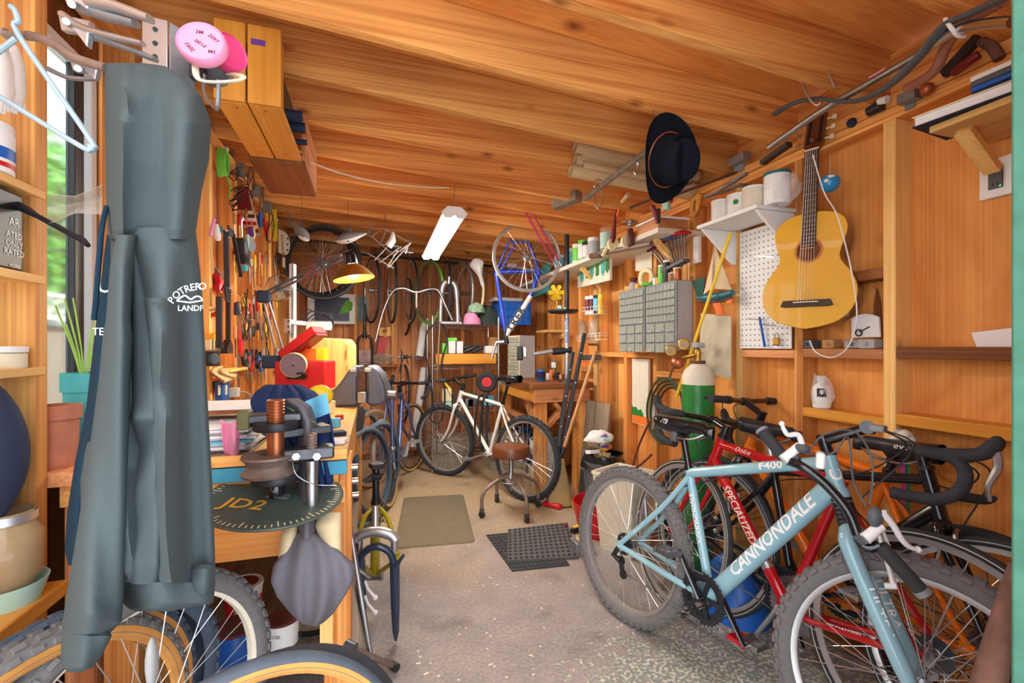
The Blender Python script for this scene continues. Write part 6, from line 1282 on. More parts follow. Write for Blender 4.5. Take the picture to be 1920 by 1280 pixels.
# beige drawer cabinet on it
dc_ = thing('drawer_cabinet', 'beige small-parts cabinet with clear drawers and grey side', 'cabinet', P(978, 696, 4.5)); c = V((P(978, 650, 4.5).x, P(978, 650, 4.5).y, BZ)); Rd = rotm('Z', -math.radians(80)); 
def L2(x, y, z): return c + Rd @ V((x, y, z))
build(MB().box(L2(0, .0, .205), (.24, .17, .41), Rd), 'body', 'grey_plastic', dc_, bev=.004); build(MB().box(L2(0, -.088, .205), (.24, .006, .41), Rd), 'face', 'ivory', dc_, bev=.003)
for i in range(6):
    for j in range(3): dw = build(MB().box(L2(-.076 + j * .076, -.094, .036 + i * .066), (.070, .012, .056), Rd), 'drawer', 'drawer', dc_, bev=.003); build(MB().box(L2(-.076 + j * .076, -.102, .022 + i * .066), (.03, .008, .008), Rd), 'pull', 'ivory', dw)
can('blue_can', (P(1014, 690, 4.0).x, P(1014, 690, 4.0).y, BZ), .036, .10, 'blue', 'dark blue can standing on the small workbench', band='navy')
for px, h_, r, mt, lb in ((1028, .06, .02, 'white', 'small white bottle on the small workbench'), (1045, .07, .022, 'black_plastic', 'black capped bottle on the small workbench'), (1034, .09, .02, 'orange_matte', 'orange bottle behind the clamp arm'), (1052, .05, .03, 'copper', 'copper cup on the small workbench'), (1062, .08, .024, 'navy', 'navy spray can on the small workbench')):
    p = P(px, 690, 4.12); can('bench_bottle', (p.x, p.y, BZ), r, h_, mt, lb, 'bottle')
# repair stand
rs_ = thing('repair_stand', 'bench-mounted bicycle repair stand with black pole, tool tray and clamp arm', 'stand', P(1063, 712, 3.88)); Ts = 3.88
px0 = P(1063, 600, Ts); X_, Y_ = px0.x, px0.y
def zz(y): return CAM_H - (y - HORIZON) / F_PX * Ts
build(MB().cyl((X_, Y_, zz(580)), (X_, Y_, zz(409)), .020), 'upper_pole', 'black_plastic', rs_); build(MB().cyl((X_, Y_, zz(409)), (X_, Y_, zz(406)), .018), 'pole_cap', 'grey_plastic', rs_); build(MB().cyl((X_, Y_, BZ + .02), (X_, Y_, zz(580)), .024), 'lower_pole', 'alu', rs_)
build(MB().lathe([(0, 0), (.10, 0), (.128, .012), (.13, .028), (.124, .028), (.10, .010), (0, .010)], (X_ - .045, Y_ - .02, zz(588)), UP, 40), 'tool_tray', 'black_plastic', rs_)
text('PARK TOOL', .040, V((X_, Y_, zz(618))) - FWD * .0245, UP, -RIGHT, 'blue', rs_, bold=.015)
build(MB().cyl(P(1000, 664, Ts - .02), P(1042, 657, Ts), .018), 'arm', 'alu', rs_); build(MB().cyl(P(1036, 659, Ts), P(1072, 656, Ts), .030), 'arm_knob', 'black_plastic', rs_)
build(MB().box(P(975, 662, Ts - .03), (.05, .06, .12), Matrix((RIGHT, FWD, UP)).transposed()), 'clamp_jaw', 'black_plastic', rs_, bev=.01); build(MB().box(P(984, 660, Ts - .03), (.035, .05, .09), Matrix((RIGHT, FWD, UP)).transposed()), 'clamp_body', 'alu', rs_, bev=.008)
build(MB().cyl(P(1038, 672, Ts - .03), P(1038, 700, Ts - .03), .006), 'crank_rod', 'steel', rs_); build(MB().sph(P(1038, 705, Ts - .03), .014, 10), 'crank_ball', 'black_plastic', rs_); build(MB().box(P(1038, 684, Ts - .03), (.04, .03, .05), Matrix((RIGHT, FWD, UP)).transposed()), 'crank_block', 'alu', rs_, bev=.004)
build(MB().lathe([(0, 0), (.07, 0), (.07, .018), (.03, .03), (0, .03)], (X_, Y_, BZ + .001), UP, 32), 'base', 'steel_dark', rs_)
q = MB(); rnd = random.Random(4)
for i in range(8): a = rnd.random() * 6.28; r = rnd.random() * .05; q.sph((X_ - .07 + r * math.cos(a), Y_ - .02 + r * math.sin(a), zz(588) + .018 + .006 * i), .014, 8)
solo(q, 'rag_ball', 'mint', 'crumpled pale green rag in the stand tray', 'rag')
q = MB(); c = P(1043, 548, Ts + .1)
for i in range(6): a = 2 * PI * i / 6; q.prism([(0, -.012), (.06, -.02), (.075, 0), (.06, .02), (0, .012)], c, RIGHT * math.cos(a) + UP * math.sin(a), (UP * math.cos(a) - RIGHT * math.sin(a)) + FWD * .4, .003)
q.tube([c, c + FWD * .03], [.012, .022], 10); q.tube([c + FWD * .02, c + V((.02, .03, -.10)), c + V((0, .06, -.2))], .004, 6); solo(q, 'paper_daffodil', 'yellow', 'yellow artificial daffodil beside the stand pole', 'flower')
# corner shelf bracket behind stand
solo(MB().bb((1.60, 4.05, 1.36), (1.80, 4.35, 1.385)).bb((1.76, 4.05, 1.30), (1.80, 4.35, 1.36)), 'corner_shelf', 'pale_y', 'small pale wooden corner shelf behind the stand pole', 'shelf', bev=.002)
# roof rack bars leaning
for i, (a, b_) in enumerate((((1096, 625), (1034, 870)), ((1074, 660), (1028, 872)))):
    t = thing('roof_rack_bar', 'long black car roof-rack bar leaning on the bench, %s one' % ('longer' if i == 0 else 'shorter'), 'bar', PZ(b_[0], 942, 0)); top, bot = P(*a, 3.7), PZ(b_[0], 942 + i * 2, 0.012)
    build(MB().bar(top, bot, .055, .03, RIGHT), 'bar', 'black_plastic', t, bev=.004); d = (bot - top)
    for f in (.12, .3, .5, .62, .8): build(MB().sph(top + d * f - FWD * .03, .008, 8), 'bolt', 'chrome', t)
# broom
t = thing('push_broom', 'wooden handled broom standing bristles down by the bench', 'broom', PZ(1050, 925, 0)); tp, bt_ = P(1117, 658, 3.62), P(1058, 838, 3.5)
build(MB().cyl(tp, bt_, .014), 'handle', 'tan_handle', t); build(MB().tube([bt_, P(1050, 858, 3.48)], [.018, .022], 10), 'socket', 'black_plastic', t)
tpb = P(1050, 858, 3.48); bb_ = PZ(1048, 915, .01); build(MB().grid(lambda u, v: tpb.lerp(V((tpb.x, tpb.y, .012)), v) + RIGHT * ((.03 + .07 * v) * math.cos(2 * PI * u)) + FWD * (.025 + .015 * v) * math.sin(2 * PI * u), 20, 8, True), 'bristles', plain('straw', (176, 152, 104), .95, var=.2, scale=140, bump=.6), t)
solo(MB().bar(PZ(1020, 942, .02), PZ(1052, 950, .02), .06, .035), 'red_brush', 'red', 'red floor brush head lying by the broom', 'brush', bev=.01)
# grey sheets against wall
for i, (x, y, w, h_, mt, lb) in enumerate(((1.70, 3.28, .02, .78, 'grey_z', 'tall weathered grey board leaning behind the broom'), (1.60, 3.12, .02, .42, 'galv', 'galvanised sheet leaning against the wall'), (1.52, 2.98, .015, .30, 'steel_dark', 'short dark metal plate leaning by the bin'))):
    solo(MB().box((x, y, h_ / 2), (w, .26, h_), rotm('Y', .10) @ rotm('Z', .3)), 'sheet_panel', mt, lb, 'panel', bev=.002)
# buckets
def bucket(label, c, r, h_, mat='white', nm='plastic_bucket'):
    c = V(c); t = thing(nm, label, 'bucket', c); build(MB().lathe([(0, 0), (r * .86, 0), (r * .97, h_ * .8), (r * 1.02, h_ * .82), (r * 1.02, h_ * .86), (r, h_ * .88), (r * 1.04, h_), (r * .96, h_), (r * .82, .01), (0, .01)], c, UP, 32), 'body', mat, t)
    build(MB().tube([c + UP * h_ * .85 + RIGHT * (r * 1.03 * math.cos(a)) + FWD * -.02 * 1 - UP * (r * .9 * math.sin(a)) * .9 - FWD * (r * 1.02 * math.sin(a)) for a in [PI * i / 12 for i in range(13)]], .003, 6), 'handle', 'steel', t); return t
p = P(1024, 860, 4.05); bucket('white plastic bucket under the small workbench', (p.x, p.y, 0), .145, .40)
# trash can with bag
p = P(1132, 905, 3.3); p.z = 0; t = thing('trash_can', 'dark trash can lined with black bag and overflowing scraps', 'bin', p); build(MB().lathe([(0, 0), (.12, 0), (.15, .40), (.145, .40), (.11, .01), (0, .01)], p, UP, 28), 'body', 'grey_dark', t)
build(MB().grid(lambda u, v: p + UP * (.36 + .09 * v) + V((math.cos(2 * PI * u), math.sin(2 * PI * u), 0)) * (.158 - .02 * v + .012 * math.sin(17 * u + 3 * v)), 40, 6, True), 'bag_liner', 'black_gloss', t)
rnd = random.Random(9)
for i in range(14):
    mt = ('card', 'white', 'kraft', 'paper', 'amber', 'mint', 'purple')[i % 7]; a = rnd.random() * 6.28; r = rnd.random() * .10; solo(MB().box(p + V((r * math.cos(a), r * math.sin(a), .43 + .012 * i)), (.05 + .05 * rnd.random(), .04 + .04 * rnd.random(), .02 + .02 * rnd.random()), rotm('Z', a) @ rotm('X', rnd.uniform(-.5, .5))), 'scrap', mt, '%s scrap heaped in the trash can' % {'card': 'brown cardboard', 'white': 'white plastic', 'kraft': 'tan paper', 'paper': 'white paper', 'amber': 'amber', 'mint': 'pale green', 'purple': 'purple'}[mt], 'scrap', 'scraps heaped in the trash can', bev=.003)
heap('white_bag', 'white plastic bag draped over the trash can', p + V((-.05, -.02, .55)), (.11, .08, .07), 'white', 'bag', 3)
# white square bin
p = P(1172, 925, 2.75); p.z = 0; t = thing('square_bin', 'empty white square plastic bin behind the mountain bike', 'bin', p); w0, w1, hh = .105, .14, .47
vs0 = [V((s * w0, q_ * w0, 0)) for s, q_ in ((-1, -1), (1, -1), (1, 1), (-1, 1))]; vs1 = [V((s * w1, q_ * w1, hh)) for s, q_ in ((-1, -1), (1, -1), (1, 1), (-1, 1))]; Rz = rotm('Z', .45); sc_ = .95
q = MB().add([p + Rz @ v for v in vs0 + vs1 + [V((v.x * sc_, v.y * sc_, v.z)) for v in vs1] + [V((v.x * sc_, v.y * sc_, .008)) for v in vs0]], [[3, 2, 1, 0]] + [[i, (i + 1) % 4, (i + 1) % 4 + 4, i + 4] for i in range(4)] + [[i + 4, (i + 1) % 4 + 4, (i + 1) % 4 + 8, i + 8] for i in range(4)] + [[i + 8, (i + 1) % 4 + 8, (i + 1) % 4 + 12, i + 12] for i in range(4)] + [[12, 13, 14, 15]])
build(q, 'body', 'offwhite', t, bev=.008); q = MB()
for i in range(4): a, b_ = p + Rz @ vs1[i], p + Rz @ vs1[(i + 1) % 4]; q.bar(a - UP * .008, b_ - UP * .008, .012, .016)
build(q, 'rim', 'offwhite', t)
# red crate with tools on floor, yellow wheels
p = PZ(1140, 1005, 0); p = V((p.x + .02, p.y + .08, 0)); t = thing('red_crate', 'red plastic crate of small parts on the floor', 'crate', p)
build(MB().lathe([(0, 0), (.17, 0), (.215, .20), (.205, .20), (.16, .01), (0, .01)], p, UP, 4 * 6), 'body', 'red', t)
rnd = random.Random(31)
for i in range(12):
    a = rnd.random() * 6.28; r = rnd.random() * .13; mt, nm = [('brass', 'brass'), ('steel', 'steel'), ('grey_dark', 'dark grey'), ('orange_matte', 'orange'), ('white', 'white'), ('card', 'brown')][i % 6]; solo(MB().tube([p + V((r * math.cos(a), r * math.sin(a), .12 + .012 * i)), p + V((r * math.cos(a) + .05, r * math.sin(a) + .02, .17 + .01 * i))], [.018, .01 + .012 * rnd.random()], 8), 'loose_part', mt, '%s part lying in the red crate' % nm, 'part', 'parts lying in the red crate')
for i, (px, py) in enumerate(((1080, 955), (1093, 963))):
    p_ = PZ(px, py, 0); solo(MB().lathe([(.012, -.016), (.04, -.018), (.046, -.008), (.046, .008), (.04, .018), (.012, .016)], p_ + UP * .045, RIGHT * .9 + FWD * .25, 24, closed=True), 'plastic_wheel', 'yellow', 'yellow spotted plastic wheel standing by the red crate', 'wheel', 'yellow plastic wheels')  # a yellow plastic wheel standing on its edge
# wedge of small tools by the rubber mat
p_ = PZ(1095, 1000, 0); t = thing('utility_knife', 'black and yellow utility knife on the floor beside mat', 'knife', p_); build(MB().bar(PZ(1072, 995, .02), PZ(1104, 983, .02), .03, .03), 'body', 'black_plastic', t, bev=.006); build(MB().bar(PZ(1076, 988, .04), PZ(1100, 980, .04), .02, .012), 'grip', 'yellow', t, bev=.003)
t = thing('tin_box', 'open tin with a paper ring beside the mountain bike', 'tin', PZ(1095, 1040, 0)); p_ = PZ(1096, 1042, 0); build(MB().bb(p_ + V((-.05, 0, 0)), p_ + V((.06, .10, .075))), 'body', 'galv', t, bev=.004); build(MB().torus(.03, .010, p_ + V((.01, .05, .083)), UP, 24, 8), 'ring', 'kraft', t)
solo(MB().sph(PZ(1060, 985, .018), .018, 12), 'wooden_marble', 'dark_red', 'small dark red ball on the floor near the mat', 'ball')
bxs('card_piece', 'folded cardboard piece standing behind the bike wheel', PZ(1160, 1050, 0) + V((.04, .1, 0)), (.015, .12, .13), 'card', .5)

# ================================================================ RIGHT WALL
Rw = XRS - .002
def PW(px, py, X=XRS): return PX(px, py, X)
BY = V((0, -1, 0)); INW = V((-1, 0, 0))     # along the wall towards the camera / out of the wall
# ---- white shelf and its load
sh_ = thing('white_shelf', 'long white painted board shelf along the right wall', 'shelf', (1.7, 3.4, 1.85)); build(MB().bb((1.55, 2.22, 1.868), (1.885, 4.9, 1.90)), 'board', 'offwhite', sh_, bev=.003)
for y in (2.35, 3.35, 4.35): build(MB().bar((1.62, y, 1.86), (1.80, y, 1.70), .03, .03, (0, 1, 0)), 'bracket', 'pale_z', sh_)
for i, (px, r, h_, mt, band, lb) in enumerate(((1070, .05, .16, 'white', 'sky_blue', 'white spray can with pale blue band on white shelf'), (1083, .045, .17, 'white', 'lime', 'white can with lime green band on white shelf'), (1093, .04, .18, 'lime', 'white', 'lime green can with white band on white shelf'), (1101, .04, .15, 'black_plastic', 'white', 'black can with white label on white shelf'), (1113, .045, .16, 'white', 'grey_plastic', 'plain white can with grey band on white shelf'), (1138, .05, .18, 'clear_plastic', 'mint', 'clear jar with mint label on white shelf'), (1050, .05, .15, 'paper', 'sky_blue', 'paper wrapped can at the far shelf end'))):
    p = PX(px, 500, 1.64); can('shelf_can', (p.x, p.y, 1.901), r, h_, mt, lb, 'can', None, band)
t = thing('cigar_box', 'reddish wooden box with white lid on near shelf end', 'box', (1.66, 2.30, 1.90)); build(MB().bb((1.56, 2.23, 1.902), (1.76, 2.45, 1.955)), 'body', 'red_y', t, bev=.002); build(MB().bb((1.555, 2.225, 1.957), (1.765, 2.455, 1.968)), 'lid', 'paper', t)
# pipe clamps with wooden discs
t = thing('pipe_clamp', 'red pipe clamp with round wooden pads under white shelf', 'clamp', PX(1170, 470, 1.56)); Xc = 1.53
build(MB().cyl(PX(1112, 478, Xc + .02), PX(1222, 456, Xc + .02), .016), 'pipe', 'rusty_steel', t); build(MB().cyl(PX(1108, 480, Xc + .02), PX(1128, 478, Xc + .02), .02), 'pipe_end', 'rust', t)
for px, py in ((1150, 458), (1176, 453)): build(MB().lathe([(0, -.01), (.042, -.01), (.042, .01), (0, .01)], PX(px, py, Xc), BY, 24), 'wood_pad', 'cream', t)
build(MB().tube([PX(1146, 455, Xc - .01), PX(1150, 445, Xc), PX(1154, 400, Xc), PX(1156, 392, Xc)], [.024, .018, .006, .006], 10), 'red_handle', 'dark_red', t); build(MB().tube([PX(1183, 460, Xc), PX(1183, 445, Xc), PX(1181, 430, Xc)], [.022, .024, .018], 12), 'red_head', 'maroon', t); build(MB().tube([PX(1181, 430, Xc), PX(1181, 420, Xc)], .014, 10), 'screw', 'chrome', t); build(MB().lathe([(0, 0), (.05, 0), (.05, .012), (0, .012)], PX(1181, 419, Xc), UP, 20), 'foot', 'chrome', t); build(MB().bar(PX(1140, 462, Xc - .01), PX(1130, 480, Xc - .01), .02, .012), 'wood_strip', 'cream', t)
t = thing('squeeze_clamp', 'orange squeeze clamp standing on the shelf edge', 'clamp', PX(1160, 400, 1.6)); build(MB().bar(PX(1157, 405, 1.62), PX(1166, 362, 1.62), .012, .03), 'bar', 'orange_matte', t); build(MB().tube([PX(1166, 378, 1.60), PX(1178, 364, 1.58)], [.012, .014], 8), 'handle', 'canvas', t)
# painting
p0 = PX(1142, 528, 1.70); t = thing('asparagus_painting', 'unframed green and white plant painting on the right wall', 'painting', p0 - UP * .01)
A, B_, C_, D_ = PX(1083, 540, 1.74), PX(1143, 525, 1.66), PX(1143, 455, 1.66), PX(1083, 478, 1.74); ux = (B_ - A); uy = UP * ((C_ - B_).length); nn = ux.normalized().cross(UP)
build(MB().prism([(0, 0), (1, 0), (1, 1), (0, 1)], A, ux, uy, -.02), 'canvas', 'offwhite', t); nA = nn * .0015
build(MB().prism([(0, .35), (1, .55), (1, .995), (0, .995)], A + nA, ux, uy, .0012), 'green_field', plain('pale_green', (150, 190, 120), .7, var=.2), t)
for i, x in enumerate((.12, .30, .46, .62, .78, .9)): build(MB().prism([(x, .22 + .05 * (i % 3)), (x + .05, .15 + .05 * (i % 2)), (x + .10, .24 + .05 * (i % 3)), (x + .08, .99), (x + .02, .99)], A + nA * 2, ux, uy, .0015), 'stalk', 'green' if i % 2 else 'teal', t)
# wire racks
def wrack(nm, lb, pa, pb, X, h_):
    t = thing(nm, lb, 'rack', PX(*pb, X)); a, b_ = PX(*pa, X), PX(*pb, X); q = MB(); o_ = V((.07, 0, 0))
    for z in (0, .03, h_): q.tube([a + UP * z + o_, a + UP * z, b_ + UP * z, b_ + UP * z + o_], .0025, 5)
    for i in range(7): p = a.lerp(b_, i / 6); q.tube([p + UP * h_, p, p + o_], .0018, 4)
    build(q, 'wire_basket', 'white_gloss', t); return a, b_
a, b_ = wrack('wire_rack', 'white wire rack of small bottles on the right wall', (1092, 590), (1124, 588), 1.70, .06)
for i, (mt, bd, lb) in enumerate((('white', 'dark_red', 'white bottle with red print in wire rack'), ('white', 'maroon', 'white bottle with brown band in wire rack'), ('navy', 'sky_blue', 'dark blue bottle in wire rack'), ('yellow', 'amber', 'yellow bottle in wire rack'))):
    p = a.lerp(b_, .12 + i * .25) + V((.035, 0, .004)); can('rack_bottle', p, .026, .15, mt, lb, 'bottle', None, bd)
a, b_ = wrack('wire_rack', 'lower white wire rack holding clear plastic bags', (1082, 640), (1124, 636), 1.70, .05)
for i, px in enumerate((1092, 1112)):
    c = PX(px, 618, 1.735); solo(MB().grid(lambda u, v: c + V((.035 * math.sin(2 * PI * u), .055 * math.cos(2 * PI * u) * math.sin(PI * v), .085 * (1 - 2 * v) + .012 * math.sin(13 * u + 5 * v + i))) , 22, 12, True), 'parts_bag', 'clear_plastic', 'clear plastic bag of white parts in lower wire rack, %s' % ('beside the stand' if i == 0 else 'beside the stud'), 'bag', smooth=20)
solo(MB().lathe([(0, 0), (.035, 0), (.045, .02), (.042, .02), (.03, .004), (0, .004)], PX(1112, 648, 1.76), UP, 20), 'metal_dish', 'steel', 'small metal dish under the lower wire rack', 'dish')
q = MB()
for i in range(7): p = PX(1094 + i * 5, 670, 1.78); q.box(p, (.02, .03, .045))
solo(q, 'coil_rack', 'grey_dark', 'strip of dark metal bits screwed to the stud', 'rack')
# ---- drawer cabinets
for (ya, yb_, lb) in ((2.245, 2.555, 'grey drawer cabinet nearest the sailboat, full of small parts'), (2.568, 2.885, 'grey drawer cabinet beside the wire racks, full of small parts')):
    t = thing('parts_cabinet', lb, 'cabinet', (1.74, (ya + yb_) / 2, 1.2), None, 'grey parts cabinets'); x0 = 1.685
    build(MB().bb((x0 + .012, ya, 1.2), (1.805, yb_, 1.61)), 'body', 'grey_plastic', t, bev=.003); build(MB().bb((x0 + .008, ya, 1.2), (x0 + .016, yb_, 1.61)), 'face', 'grey_mid', t)
    rows = [(1.575 - i * .046, .040, 8) for i in range(5)] + [(1.335 - i * .062, .052, 3) for i in range(3)]
    for z, h_, n in rows:
        w = (yb_ - ya - .02) / n
        for j in range(n):
            yy = ya + .01 + w * (j + .5); d = build(MB().bb((x0, yy - w * .44, z - h_ / 2), (x0 + .016, yy + w * .44, z + h_ / 2)), 'drawer', 'drawer', t, bev=.002); build(MB().bb((x0 - .006, yy - w * .2, z - h_ * .42), (x0, yy + w * .2, z - h_ * .3)), 'pull', 'grey_plastic', d)
# things on top of the cabinets
zt = 1.612
def top(px, X=1.74): p = PX(px, 520, X); return V((X, p.y, zt))
p = top(1188); t = thing('spirit_lamp', 'small glass lamp jar with dark red top on cabinet', 'jar', p); build(MB().lathe([(0, 0), (.03, 0), (.036, .03), (.02, .055), (0, .055)], p, UP, 20), 'body', 'grey_plastic', t); build(MB().lathe([(0, .056), (.018, .056), (.03, .085), (0, .088)], p, UP, 16), 'top', 'maroon', t)
p = top(1212); solo(MB().torus(.05, .016, p + UP * .066, V((1, .25, 0)), 30, 8), 'masking_tape', 'cream', 'large cream roll of masking tape on the cabinets', 'tape')
p = top(1213, 1.71); solo(MB().torus(.026, .012, p + UP * .014, UP, 24, 8), 'green_tape', 'lime', 'small green tape roll inside the cream one', 'tape')
for px, r, h_, mt, lb in ((1240, .02, .11, 'lime', 'lime green tube bottle on the cabinets'), (1250, .02, .13, 'black_plastic', 'tall black bottle on the cabinets'), (1228, .014, .045, 'white', 'tiny white bottle on the cabinets'), (1234, .014, .04, 'amber', 'tiny amber bottle on the cabinets'), (1258, .016, .05, 'card', 'small brown jar on the cabinets'), (1270, .024, .07, 'copper', 'copper coloured jar at the cabinet end'), (1264, .014, .05, 'grey_dark', 'small dark grey bottle on the cabinets'), (1196, .02, .03, 'amber', 'low amber tin on the cabinets'), (1178, .02, .03, 'pale_z', 'small wooden cup on the cabinets')):
    can('small_bottle', top(px, 1.72), r, h_, mt, lb, 'bottle', lid='white' if mt not in ('white', 'pale_z') else None)
solo(MB().prism([(0, 0), (.20, .02), (.20, .17), (0, .17)], PX(1222, 505, 1.80), V((0, 1, 0)), UP, .003), 'paper_note', 'offwhite', 'cream paper chart pinned above the cabinets', 'paper')
# T-handle hex keys
tk = thing('hex_key_rack', 'black stand holding red and blue T-handle hex keys', 'rack', PX(1265, 505, 1.72)); build(MB().bar(PX(1238, 512, 1.73), PX(1288, 487, 1.73), .05, .02), 'stand', 'grey_dark', tk, bev=.003)
for i in range(6):
    a, b_ = PX(1252 + i * 6.4, 447 - i * 2.2, 1.70 - .0 * i), PX(1264 + i * 4.4, 492 - i * 2, 1.725); k = thing('hex_key', '%s T-handle hex key in the tall row' % ('red' if i > 2 else 'dark blue'), 'hex key', b_, None, 'T-handle hex keys'); build(MB().cyl(a, b_, .0045), 'shaft', 'steel_dark', k); build(MB().tube([a + V((-.04, .0, .0)), a + V((.0, 0, .006)), a + V((.04, 0, 0))], [.009, .011, .009], 10), 'handle', 'red' if i > 2 else 'blue', k)
for i in range(5):
    a, b_ = PX(1221 + i * 5, 468 - i * 3.4, 1.69), PX(1244 + i * 4.5, 497 - i * 2.5, 1.72); k = thing('hex_key', '%s T-handle hex key in the short row' % ('purple' if i % 2 else 'dark red'), 'hex key', b_, None, 'T-handle hex keys'); build(MB().cyl(a, b_, .0035), 'shaft', 'steel', k); build(MB().tube([a + V((-.03, .0, -.012)), a, a + V((.03, 0, .012))], .008, 8), 'handle', 'purple' if i % 2 else 'dark_red', k)
# saw handle, hanging box
c = PX(1308, 386, 1.78); t = thing('saw_handle', 'orange wooden saw handle hung on the top plate', 'handle', c - UP * .06); 
build(MB().prism([(-.045, -.055), (.0, -.062), (.02, -.03), (.052, .05), (.03, .066), (-.02, .055), (-.048, .04)], c, BY, UP, .02), 'grip', 'honey_z', t, bev=.006); build(MB().prism([(-.012, -.03), (.004, -.03), (.012, .03), (-.006, .03)], c + V((-.0215, 0, 0)), BY, UP, .001), 'slot', 'dark_z', t); build(MB().bar(PX(1326, 370, 1.80), PX(1395, 345, 1.80), .008, .05, (1, 0, 0)), 'blade', 'galv', t)
solo(MB().bb(PX(1316, 492, 1.80), PX(1299, 444, 1.775)), 'white_case', 'white', 'narrow white plastic case hung on the stud', 'case', bev=.004)
# sailboat
sb = thing('model_sailboat', 'wooden model sailboat with cream sail hung on the wall', 'model boat', PX(1340, 560, 1.74)); Xs = 1.74
def tri(pts, X, mat, nm, th=.004): return build(MB().prism([((p - PX(*pts[0], X)).dot(BY), (p - PX(*pts[0], X)).dot(UP)) for p in [PX(*q_, X) for q_ in pts]], PX(*pts[0], X), BY, UP, -th), nm, mat, sb)
tri([(1340, 460), (1371, 543), (1332, 541)], Xs, 'canvas', 'main_sail'); tri([(1337, 475), (1334, 540), (1318, 553), (1322, 540)], Xs - .01, plain('sail_peach', (232, 204, 168), .8), 'jib'); tri([(1297, 527), (1322, 518), (1318, 552), (1308, 558)], Xs + .03, plain('sail_green', (36, 84, 70), .8), 'green_sail')
build(MB().tube(smooth_path([PX(1308, 558, Xs), PX(1325, 558, Xs), PX(1350, 555, Xs), PX(1374, 548, Xs)], 4), [.012] * 3 + [.022] * 7 + [.016] * 3, 12), 'hull', plain('hull_teal', (30, 104, 116), .4), sb); build(MB().tube(smooth_path([PX(1312, 564, Xs), PX(1345, 565, Xs), PX(1372, 558, Xs)], 4), .010, 8), 'keel_line', 'rust', sb)
tri([(1336, 566), (1349, 565), (1356, 588), (1344, 592)], Xs - .005, 'orange_matte', 'keel', .008); tri([(1362, 560), (1372, 559), (1371, 568), (1362, 569)], Xs - .005, 'orange_matte', 'rudder', .006); build(MB().tube([PX(1339, 450, Xs), PX(1330, 556, Xs)], .003, 6), 'mast', 'tan_handle', sb)
solo(MB().cyl(PX(1370, 436, 1.72), PX(1268, 745, 1.64), .008), 'yellow_rod', 'yellow', 'long thin yellow rod leaning across the sailboat', 'rod')
solo(MB().sheet(lambda u, v: PX(1315 + 56 * u - 4 * v * (1 - u), 590 + 118 * v + 6 * (u - .5) - 10 * (1 - u) * v * v, 1.765 - .02 * math.sin(PI * u) + .006 * math.sin(9 * u + 7 * v)), 16, 18, .006), 'canvas_sack', plain('sack', (206, 196, 168), .9, var=.18, scale=9), 'stained white canvas sack hung on the wall', 'sack', smooth=60)
# ---- gas cylinder, regulator, hoses
gp_ = PX(1309, 800, 1.66); c = V((gp_.x, gp_.y, 0)); tG = gp_.y / ray(1309, 800).y; zG = lambda y: CAM_H - (y - HORIZON) / F_PX * tG; rG = 29 * tG / F_PX
t = thing('oxygen_cylinder', 'green gas cylinder with white shoulder standing by wall', 'gas cylinder', c); build(MB().lathe([(0, 0), (rG * .95, 0), (rG, .02), (rG, zG(720))], c, UP, 36), 'body', 'green', t); build(MB().lathe([(rG, zG(720)), (rG * .98, zG(705)), (rG * .8, zG(692)), (rG * .5, zG(684)), (rG * .4, zG(680)), (0, zG(680))], c, UP, 36), 'shoulder', 'offwhite', t); build(MB().lathe([(0, zG(684)), (rG * .45, zG(684)), (rG * .45, zG(676)), (0, zG(676))], c, UP, 24), 'collar', 'rust', t)
build(MB().lathe([(0, zG(678)), (.018, zG(678)), (.014, zG(668)), (.02, zG(662)), (.014, zG(655)), (0, zG(650))], c, UP, 16), 'valve', 'brass', t); build(MB().box(V((c.x, c.y, zG(647))), (.05, .05, .03)), 'valve_wheel', 'grey_plastic', t, bev=.006); build(MB().tube([V((c.x, c.y, zG(664))), PX(1275, 672, 1.62)], .011, 10), 'outlet', 'brass', t)
t = thing('regulator', 'brass gas regulator with two round gauges', 'regulator', PX(1268, 690, 1.6)); build(MB().sph(PX(1270, 680, 1.60), (.035, .04, .035), 16), 'body', 'copper', t)
for px, py in ((1259, 657), (1283, 645)): g = PX(px, py, 1.58); build(MB().lathe([(0, -.014), (.03, -.014), (.032, .01), (.028, .014), (0, .012)], g, (INW + BY * .8), 24), 'gauge', 'brass', t); build(MB().lathe([(0, .0135), (.026, .0135)], g, (INW + BY * .8), 24), 'dial', 'canvas', t)
build(MB().tube([PX(1262, 690, 1.60), PX(1255, 708, 1.60)], .007, 8), 'hose_tail', 'brass', t)
hs = thing('gas_hose', 'coiled green and red twin gas hose hung by the cylinder', 'hose', PX(1240, 870, 1.62))
for i in range(4): build(MB().tube([PX(1247 + 34 * math.cos(a) * (1 - .08 * i) + i * 4, 770 + 62 * math.sin(a) * (1 - .05 * i) + i * 3, 1.70 + .02 * i) for a in [2 * PI * j / 30 for j in range(30)]], .007, 7, closed=True), 'loop', plain('hose_green', (48, 74, 44), .6) if i == 0 else M['hose_green'] if i < 3 else 'maroon', hs)
build(MB().tube(smooth_path([PX(1218, 790, 1.62), PX(1200, 830, 1.6), PX(1188, 868, 1.58), PX(1186, 878, 1.58), PX(1200, 872, 1.58), PX(1222, 852, 1.6)], 5), .0065, 7), 'end', 'maroon', hs)
# white and painted board standing against the wall
t = thing('painted_board', 'white board with painted green hills and orange ground', 'board', (1.79, 2.62, .72)); build(MB().bb(PX(1219, 800, 1.80), PX(1185, 672, 1.785)), 'board', 'offwhite', t); build(MB().bb(PX(1219, 800, 1.784), PX(1185, 775, 1.782)), 'orange_ground', 'orange_matte', t)
q = MB().prism([(0, 0), (.14, 0), (.14, .02), (.11, .05), (.08, .035), (.05, .06), (.02, .05), (0, .065)], PX(1185, 776, 1.783), BY, UP, .003); build(q, 'green_hills', 'green', t)
